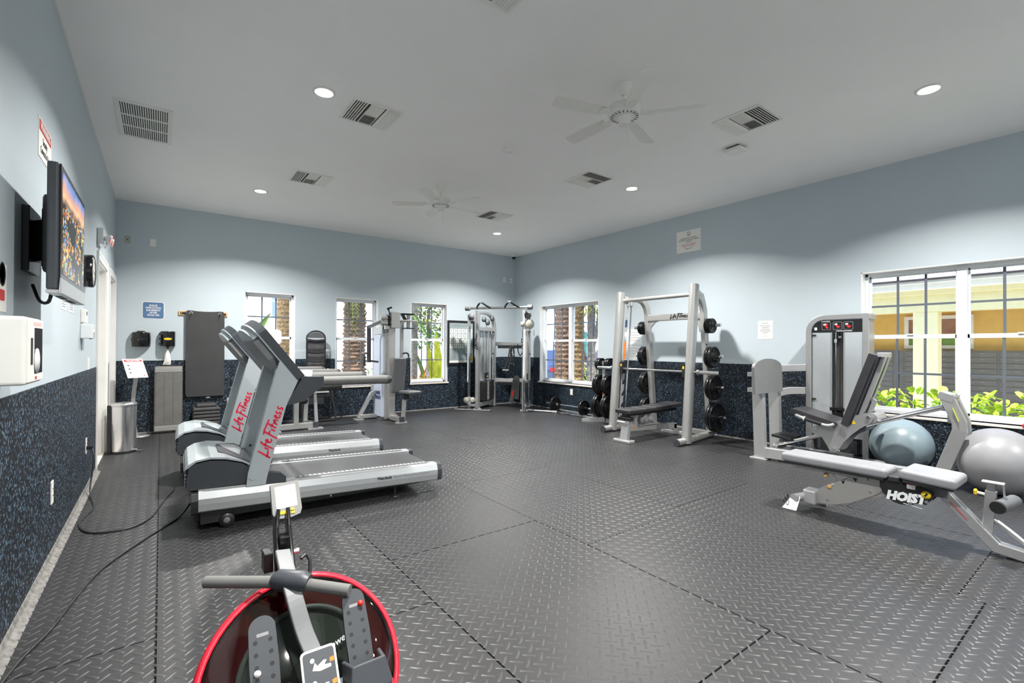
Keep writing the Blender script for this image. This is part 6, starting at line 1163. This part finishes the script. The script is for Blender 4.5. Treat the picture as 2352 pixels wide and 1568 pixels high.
for k in range(5): kn.sphere((BX+.02 + .012*math.cos(k*1.257), .728, .396 + .012*math.sin(k*1.257)), .011, 8, 6)
T.p('star_knob', kn, 'yellow'); T.p('leg_label', MB().beam((BX-.039, .85, .305), (BX-.039, .76, .205), .001, .02, up=(1, 0, 0)), 'red_paint')
# ================================================================== OUTDOORS
def ext(name, mb, m): return one(name, mb, m, None, None, kind='structure')
GZ = -.12
ext('ground', MB().add([(-30, YB+TH, GZ), (40, YB+TH, GZ), (40, 45, GZ), (-30, 45, GZ)], [(0, 1, 2, 3)]).add([(XR+TH, -20, GZ), (40, -20, GZ), (40, YB+TH, GZ), (XR+TH, YB+TH, GZ)], [(0, 1, 2, 3)]), 'concrete')
ext('planting_bed', MB().mm((-1, YB+TH+.02, GZ), (9.0, 12.6, GZ+.05)).mm((XR+TH+.02, -4, GZ), (9.3, YB+TH, GZ+.05)), 'soil')
# --- white building beyond the back windows
def facade(T, name, p0, p1, z0, z1, th, m):
    return T.p(name, MB().mm((min(p0[0], p1[0]), min(p0[1], p1[1]), z0), (max(p0[0], p1[0]), max(p0[1], p1[1])+th, z1)), m)
T = Thing('white_building', 'white stucco building with small blue windows beyond the three windows', 'building', (4, 18, GZ))
T.p('wall', MB().mm((-8, 18, GZ), (13.0, 19, 7)), 'stucco_white')
for x in (.2, 3.0, 6.0, 9.0, 12):
    for z in ((2.35, 4.6) if x in (.2, 3.0) else (4.6,)):
        wf = T.p('window', MB().mm((x, 17.97, z), (x+.75, 18.02, z+1.2)), 'white_trim')
        for r in range(2):
            for c in range(2): T.p('pane', MB().mm((x+.05+c*.34, 17.955, z+.06+r*.56), (x+.36+c*.34, 17.972, z+.58+r*.56)), 'pane_blue', parent=wf)
# --- building to the right: white facade beyond the double window, teal doors, cars
T = Thing('white_house', 'white building with teal doors beyond the far double window', 'building', (21, 20, GZ))
T.p('wall', MB().mm((20, 8, GZ), (21, 40, 7)), 'stucco_white'); T.p('roof_edge', MB().mm((19.7, 8, 6.6), (20.1, 40, 7.1)), 'roof_dark')
for y in (12.6, 16.1, 19.6, 23.6, 27): D_ = T.p('door', MB().mm((19.95, y, GZ), (20.02, y+1.05, 2.3)), 'teal_door'); T.p('shutter', MB().mm((19.94, y+1.6, 3.6), (20.02, y+2.1, 5.0)), 'teal_door')
for y in (14.4, 21.5, 25.4): T.p('window', MB().mm((19.95, y, 1.2), (20.02, y+1.0, 2.4)), 'pane_blue'); T.p('window', MB().mm((19.95, y, 3.6), (20.02, y+1.0, 5.0)), 'pane_blue')
def car(x, y, rz, m, label):
    T = Thing('parked_car', label, 'car', (x, y, GZ), rz, group='parked cars', local=True)
    body = [(-2.2, .35), (-2.25, .70), (-2.1, .88), (-1.55, .95), (-.95, 1.40), (.65, 1.43), (1.35, 1.0), (2.1, .85), (2.25, .6), (2.22, .35)]
    T.p('body', MB().prism(body, (0, -.85, 0), (1, 0, 0), (0, 0, 1), (0, 1.7, 0)), m, bevel=.08, seg=3)
    T.p('side_window', MB().prism([(-1.42, .96), (-.92, 1.34), (-.1, 1.36), (-.1, .97)], (0, -.86, 0), (1, 0, 0), (0, 0, 1), (0, 1.72, 0)), 'car_glass'); T.p('side_window', MB().prism([(0, .97), (0, 1.36), (.58, 1.36), (1.15, 1.0)], (0, -.86, 0), (1, 0, 0), (0, 0, 1), (0, 1.72, 0)), 'car_glass')
    for wx in (-1.4, 1.4):
        for wy in (-.80, .80): w_ = T.p('wheel', MB().lathe([(.10, -.1), (.30, -.1), (.33, -.06), (.33, .06), (.30, .1), (.10, .1)], (wx, wy, .33), (0, 1, 0), 22), 'black_plastic'); T.p('hubcap', MB().lathe([(0, -.105), (.19, -.105), (.19, .105), (0, .105)], (wx, wy, .33), (0, 1, 0), 16), 'steel', parent=w_)
    for s_ in (-.6, .6): T.p('lamp', MB().box((-2.22, s_, .72), (.06, .3, .14)), 'red_paint'); T.p('lamp', MB().box((2.2, s_, .66), (.08, .3, .14)), 'paper')
car(15.4, 17.4, .4, 'car_white', 'pale car in the car park, farthest left through the double window'); car(12.9, 14.2, .5, 'car_blue', 'blue car in the car park nearest the left of the double window'); car(17.6, 15.0, .4, 'car_red', 'dark car in the car park seen between the tree trunks')
# --- trunks, fronds, leaves
def trunk(x, y, z1, r0, r1, m, rings=60, rough=.10, seed=1, bend=(0, 0)):
    rnd = random.Random(seed); mb = MB(); n = 20; rs = []
    for j in range(rings+1):
        t = j/rings; r = (r0 + (r1-r0)*t) * (1 + (rough if j % 2 else -rough*.5)); z = GZ + (z1-GZ)*t
        rs.append([(x + bend[0]*t*t + r*(1+rnd.uniform(-rough, rough))*math.cos(2*math.pi*i/n), y + bend[1]*t*t + r*(1+rnd.uniform(-rough, rough))*math.sin(2*math.pi*i/n), z + rnd.uniform(-.01, .01)) for i in range(n)])
    vs = [v for q in rs for v in q]; mb.add(vs, [(j*n+i, j*n+(i+1) % n, (j+1)*n+(i+1) % n, (j+1)*n+i) for j in range(rings) for i in range(n)]); mb.add(rs[-1], [tuple(range(n))]); return mb
def frond(o, a, L, droop, m, rnd, nl=26):
    """feather/fan palm frond as thin leaflets along an arching rib"""
    mb = MB(); d = V(math.cos(a), math.sin(a), 0); P = [V(o) + d*(L*t) + V(0, 0, .55*L*t - droop*L*t*t) for t in [k/10 for k in range(11)]]
    mb.tube(P, [.018*(1-.8*k/10) for k in range(11)], 5)
    sd = V(-d.y, d.x, 0)
    for k in range(nl):
        t = .15 + .85*k/nl; i = min(9, int(t*10)); p = P[i].lerp(P[i+1], t*10-i)
        for s_ in (-1, 1):
            l = (.55*(1-.5*t))*L*.5; e = p + sd*s_*l*.55 + d*l*.45 + V(0, 0, -l*(.55+rnd.uniform(-.1, .2))); w_ = .018
            mb.add([p - d*w_, p + d*w_, p.lerp(e, .5) + d*w_*.9 + V(0, 0, .03), e, p.lerp(e, .5) - d*w_*.9 + V(0, 0, .03)], [(0, 1, 2, 3, 4)])
    return mb
def palm(x, y, z1, r0, r1, m, label, seed, crown=True, rough=.08, rings=60):
    rnd = random.Random(seed); T = Thing('palm_tree', label, 'palm tree', (x, y, GZ), group='palm trees outside'); T.p('trunk', trunk(x, y, z1, r0, r1, m, rings, rough, seed), m)
    if rough > .10:
        for k in range(36):
            a = rnd.uniform(0, 6.28); z = z1 - rnd.uniform(0, 1.1); r = r1*1.05; p = V(x + r*math.cos(a), y + r*math.sin(a), z); o = V(math.cos(a), math.sin(a), 0); T.p('frond_stub', MB().prism([(-.05, 0), (.05, 0), (.03, .14), (-.03, .14)], p - o*.03, V(-o.y, o.x, 0), V(0, 0, 1) + o*.45, o*.03), m)
    if crown:
        for k in range(13): T.p('frond', frond((x, y, z1-.05), 2*math.pi*k/13 + rnd.uniform(-.2, .2), rnd.uniform(1.5, 2.0), rnd.uniform(.85, 1.25), 'leaf_green', rnd), 'leaf_banana' if k % 2 else 'leaf_green')
    return T
palm(2.335, 12.0, 6.5, .20, .175, 'palm_bark', 'palm with a smooth brown trunk outside the leftmost window', 3, rings=130, rough=.03)
palm(3.93, 12.0, 2.85, .29, .23, 'palm_bark_red', 'shaggy palm with drooping fronds outside the middle window', 5, rough=.12)
palm(9.5, 10.25, 6.0, .26, .22, 'palm_bark_red', 'left shaggy palm trunk outside the far double window', 8, rough=.105, rings=90)
palm(9.5, 9.68, 6.0, .19, .165, 'palm_bark', 'right darker palm trunk outside the far double window', 9, rough=.105, rings=90)
def blob_foliage(c, rx, rz, n, size, m, seed, kind='leaf'):
    rnd = random.Random(seed); mb = MB()
    for k in range(n):
        while True:
            p = V(rnd.uniform(-1, 1), rnd.uniform(-1, 1), rnd.uniform(-1, 1))
            if .25 < p.length < 1: break
        q = V(c) + V(p.x*rx, p.y*rx, p.z*rz); u = V(rnd.uniform(-1, 1), rnd.uniform(-1, 1), rnd.uniform(-.6, .6)).normalized(); w_ = u.cross(V(rnd.uniform(-.4, .4), rnd.uniform(-.4, .4), 1)).normalized(); s_ = size*rnd.uniform(.6, 1.2)
        mb.add([q, q + u*s_*.5 + w_*s_*.28, q + u*s_, q + u*s_*.5 - w_*s_*.28], [(0, 1, 2, 3)])
    return mb
T = Thing('leafy_tree', 'small leafy tree with reddish green leaves outside the third window', 'tree', (7.0, 14.0, GZ)); T.p('trunk', trunk(7.0, 14.0, 2.6, .09, .05, 'tree_bark', 20, .08, 2), 'tree_bark')
for k, (dx, dz, r) in enumerate(((0, 2.35, .8), (.35, 3.0, .8), (-.3, 3.1, .75), (.1, 1.75, .55), (-.55, 2.3, .5))): f_ = T.p('foliage', blob_foliage((7.0+dx, 14.0, dz), r, r*.8, 330, .16, 'leaf_mix', 20+k), 'leaf_mix' if k % 2 == 0 else 'leaf_green'); f_['kind'] = 'stuff'
T = Thing('grey_tree', 'grey-barked tree with a forked trunk outside the far double window', 'tree', (9.5, 9.14, GZ)); T.p('trunk', trunk(9.5, 9.14, 4.8, .12, .09, 'tree_bark', 40, .07, 4), 'tree_bark'); T.p('branch', MB().tube([(9.5, 9.12, 1.3), (9.5, 8.95, 1.75), (9.5, 8.85, 2.4), (9.5, 8.6, 3.4)], [.06, .055, .05, .03], 8), 'tree_bark')
for k, (dy, dz) in enumerate(((0, 2.9), (.5, 3.2), (-.5, 3.0), (-.25, 2.5), (1.2, 3.1))): f_ = T.p('foliage', blob_foliage((9.6, 9.14+dy, dz), .55, .42, 240, .14, 'leaf_mix', 40+k), 'leaf_yellow' if k % 2 else 'leaf_mix'); f_['kind'] = 'stuff'
T = Thing('slim_pole', 'slim grey post outside the third window', 'post', (5.1, 11.0, GZ)); T.p('shaft', MB().mm((5.03, 10.93, GZ), (5.17, 11.07, 4.5)), 'tree_bark', bevel=.01); T.p('foot', MB().mm((4.97, 10.87, GZ), (5.23, 11.13, GZ+.25)), 'concrete', bevel=.02)
# big strap leaves (bird of paradise) as single leaves
def blade_leaf(o, top, lean, w, m, T, split=0):
    o, top = V(o), V(top); mb = MB(); n = 12; d = (top-o); sd = d.cross(V(0, -1, .15)).normalized(); A = []
    for k in range(n+1):
        t = k/n; p = o + d*t + V(lean[0], lean[1], lean[2])*(t*t); ww = w*math.sin(math.pi*min(1, .12+t*.88))**.7 * (0.12 if t < .18 else 1)
        fold = V(0, -.06*w*4, 0); A.append((p - sd*ww + fold*.4, p, p + sd*ww + fold*.4))
    vs = [v for q in A for v in q]; fs = []
    for k in range(n): b = 3*k; fs += [(b, b+1, b+4, b+3), (b+1, b+2, b+5, b+4)]
    mb.add(vs, fs, True); return T.p('leaf', mb, m)
T = Thing('bird_of_paradise', 'bird of paradise plant with big yellow-green leaves outside the third window', 'plant', (5.75, 11.0, GZ))
for o, tp, ln, w_, m_ in (((5.75, 11.1, .1), (5.62, 11.1, 1.5), (-.12, 0, .0), .10, 'leaf_yellow'), ((5.8, 11.0, .1), (5.80, 11.0, 1.75), (-.10, 0, .05), .12, 'leaf_yellow'), ((5.85, 11.0, .1), (5.98, 11.0, 1.6), (.12, 0, 0), .12, 'leaf_yellow'), ((5.7, 10.9, .1), (5.48, 10.9, 1.0), (.25, 0, -.35), .09, 'leaf_yellow'), ((5.6, 11.2, .1), (5.35, 11.2, 1.45), (-.2, 0, -.05), .06, 'leaf_banana'), ((5.9, 11.2, .1), (5.7, 11.2, .9), (.4, 0, -.1), .09, 'leaf_yellow')): blade_leaf(o, tp, ln, w_, m_, T)
T = Thing('flowering_plant', 'plant with pointed orange leaves at the foot of the third window', 'plant', (5.1, 10.7, GZ))
for dx, h_, ln in ((0, .85, .15), (.08, .7, .3), (-.06, .7, -.1), (.05, .6, .4), (.15, .95, .1)): blade_leaf((5.0+dx, 10.7, .05), (5.05+dx, 10.7, h_), (ln, 0, 0), .035, 'leaf_orange', T)
T = Thing('banana_plant', 'banana-like plant with drooping split leaves outside the leftmost window', 'plant', (1.25, 11.0, GZ))
for o, tp, ln, w_, m_ in (((1.1, 11.0, .1), (1.30, 11.0, 2.35), (.55, 0, -.25), .13, 'leaf_banana'), ((1.1, 11.1, .1), (1.15, 11.1, 2.5), (.25, 0, -.0), .14, 'leaf_banana'), ((1.2, 10.9, .1), (1.3, 10.9, 1.5), (.2, 0, -.2), .12, 'leaf_green'), ((1.0, 11.0, .1), (.95, 11.0, 1.7), (-.3, 0, -.2), .13, 'leaf_banana'), ((1.2, 11.2, .1), (1.45, 11.2, 1.2), (.3, 0, -.2), .10, 'leaf_yellow')): blade_leaf(o, tp, ln, w_, m_, T)
# low shrubs and ground cover
def shrub(x, y, r, h_, m, label, seed, n=180, size=.09):
    T = Thing('shrub', label, 'shrub', (x, y, GZ), group='shrubs outside'); f_ = T.p('foliage', blob_foliage((x, y, GZ + h_*.55), r, h_*.5, n, size, m, seed), m); f_['kind'] = 'stuff'; T.p('stem', MB().cyl((x, y, GZ), (x, y, GZ+h_*.5), .02, 8), 'tree_bark')
shrub(4.45, 11.4, .42, 1.15, 'leaf_green', 'round green shrub outside the middle window', 61, 420, .08)
for k, x in enumerate((5.0, 5.35, 5.7, 6.05)): shrub(x, 10.35, .24, .85, 'leaf_lime', 'low lime ground plant outside the third window, number %s from its left edge' % ['first', 'second', 'third', 'fourth'][k], 70+k, 150, .07)
for k, y in enumerate((9.6, 9.25, 8.9, 8.55, 8.2, 7.85)): shrub(8.35, y, .24, .68, 'leaf_lime' if k % 3 == 0 else 'leaf_green', 'low leafy plant under the far double window, %s from the left' % ['first', 'second', 'third', 'fourth', 'fifth', 'sixth'][k], 80+k, 150, .08)
for k, (x, y) in enumerate(((12.0, 11.2), (12.3, 10.2), (11.9, 12.0))): shrub(x, y, .6, 1.0, 'leaf_lime', 'trimmed hedge shrub across the car park path, %s' % ['middle one', 'rightmost one', 'leftmost one'][k], 90+k, 300, .10)
# lime-leaved hedge plants outside the tall window: each round leaf is a piece
lm = mesh_of('leaf', MB().add([(0, 0, 0), (.035, -.03, .012), (.075, -.04, .02), (.115, -.022, .012), (.125, 0, .0), (.115, .022, .012), (.075, .04, .02), (.035, .03, .012), (.07, 0, .0)], [(0, 1, 8), (1, 2, 8), (2, 3, 8), (3, 4, 8), (4, 5, 8), (5, 6, 8), (6, 7, 8), (7, 0, 8)], True)); lm.materials.append(MATS['leaf_lime'])
rnd = random.Random(11)
for k in range(9):
    y = 2.85 - k*.29; x = 8.45 + .12*(k % 2); pos = ['leftmost', 'second from the left', 'third from the left', 'fourth from the left', 'middle', 'fourth from the right', 'third from the right', 'second from the right', 'rightmost'][k]
    T = Thing('hedge_plant', 'broad-leaved lime green hedge plant outside the tall window, %s' % pos, 'shrub', (x, y, GZ), group='hedge plants outside the tall window', local=True)
    T.p('stem', MB().cyl((0, 0, 0), (0, 0, .8), .012, 6), 'leaf_green')
    for j in range(58):
        a = rnd.uniform(0, 6.283); zz = rnd.uniform(.30, .90); rr = rnd.uniform(0, .19); o = T.p('leaf', lm, None); o.location = (rr*math.cos(a), rr*math.sin(a), zz); o.rotation_euler = (rnd.uniform(-.5, .5), -rnd.uniform(.15, 1.1), a + rnd.uniform(-.4, .4)); s_ = rnd.uniform(.8, 1.25); o.scale = (s_, s_, s_)
# --- yellow arcade building with mailboxes
T = Thing('arcade_building', 'yellow stucco arcade building with a tiled roof beyond the tall window', 'building', (12, 1.5, GZ))
T.p('recessed_wall', MB().mm((12.4, -8, GZ), (12.7, 8.5, 3.2)), 'stucco_yellow'); T.p('arcade_floor', MB().mm((10.8, -8, GZ), (12.4, 8.5, GZ+.06)), 'concrete'); T.p('arcade_ceiling', MB().mm((11.0, -8, 2.32), (12.5, 8.5, 2.42)), 'stucco_yellow'); T.p('beam', MB().mm((10.95, -8, 2.06), (11.25, 8.5, 2.36)), 'stucco_cream')
for y in (2.22, -1.6, 6.0, -5.4): T.p('pillar', MB().mm((10.97, y, GZ), (11.27, y+.34, 2.07)), 'stucco_cream', bevel=.01)
T.p('upper_band', MB().mm((10.85, -8, 2.36), (11.3, 8.5, 2.44)), 'stucco_cream'); T.p('fascia', MB().mm((10.62, -8, 2.44), (10.9, 8.5, 2.53)), 'stucco_white'); T.p('fascia', MB().mm((10.50, -8, 2.53), (10.8, 8.5, 2.60)), 'stucco_white')
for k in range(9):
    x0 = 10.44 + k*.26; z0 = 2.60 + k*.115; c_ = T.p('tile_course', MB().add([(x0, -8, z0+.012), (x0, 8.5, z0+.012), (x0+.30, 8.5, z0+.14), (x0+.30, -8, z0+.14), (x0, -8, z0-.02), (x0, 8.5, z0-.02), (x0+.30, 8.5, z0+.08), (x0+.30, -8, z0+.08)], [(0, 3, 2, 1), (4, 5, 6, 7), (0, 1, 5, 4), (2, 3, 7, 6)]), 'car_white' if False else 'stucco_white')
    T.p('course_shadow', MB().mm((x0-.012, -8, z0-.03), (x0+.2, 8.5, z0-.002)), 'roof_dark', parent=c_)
wf = MB(); y0, y1, z0, z1 = 1.98, 3.02, 1.40, 2.06
for a, b in (((y0, z0), (y1, z0+.07)), ((y0, z1-.07), (y1, z1)), ((y0, z0+.07), (y0+.07, z1-.07)), ((y1-.07, z0+.07), (y1, z1-.07))): wf.mm((12.34, a[0], a[1]), (12.42, b[0], b[1]))
wq = T.p('window', wf, 'white_trim', bevel=.006); T.p('pane', MB().mm((12.38, y0+.07, z0+.30), (12.40, y1-.07, z1-.07)), 'pane_brown', parent=wq); T.p('pane', MB().mm((12.38, y0+.07, z0+.07), (12.40, y1-.07, z0+.28)), 'leaf_banana', parent=wq)
for b_ in range(4):
    yb = 4.05 - b_*.98; T = Thing('mailbox_bank', 'bank of grey metal mailboxes under the arcade, %s' % ['leftmost, behind the weight tower', 'second from the left', 'right of the pillar', 'farthest right'][b_], 'mailboxes', (12.3, yb, GZ), group='mailbox banks')
    T.p('cabinet', MB().mm((12.22, yb-.93, .12), (12.40, yb, 1.37)), 'mailbox', bevel=.004); T.p('pedestal', MB().mm((12.25, yb-.75, GZ+.05), (12.40, yb-.2, .12)), 'mailbox_dark')
    for c in range(2):
        for r in range(9):
            hh = .095 if r < 7 else .14; zt_ = 1.345 - (r*.105 if r < 7 else 7*.105 + (r-7)*.155); yc0 = yb - .04 - c*.44; d_ = T.p('mailbox_door', MB().mm((12.208, yc0-.40, zt_-hh), (12.222, yc0, zt_)), 'mailbox', bevel=.003); T.p('lock', MB().cyl((12.208, yc0-.04, zt_-hh*.5), (12.203, yc0-.04, zt_-hh*.5), .011, 10), 'mailbox_dark', parent=d_); T.p('number_tag', MB().mm((12.205, yc0-.24, zt_-.045), (12.2085, yc0-.18, zt_-.03)), 'step_pale', parent=d_)
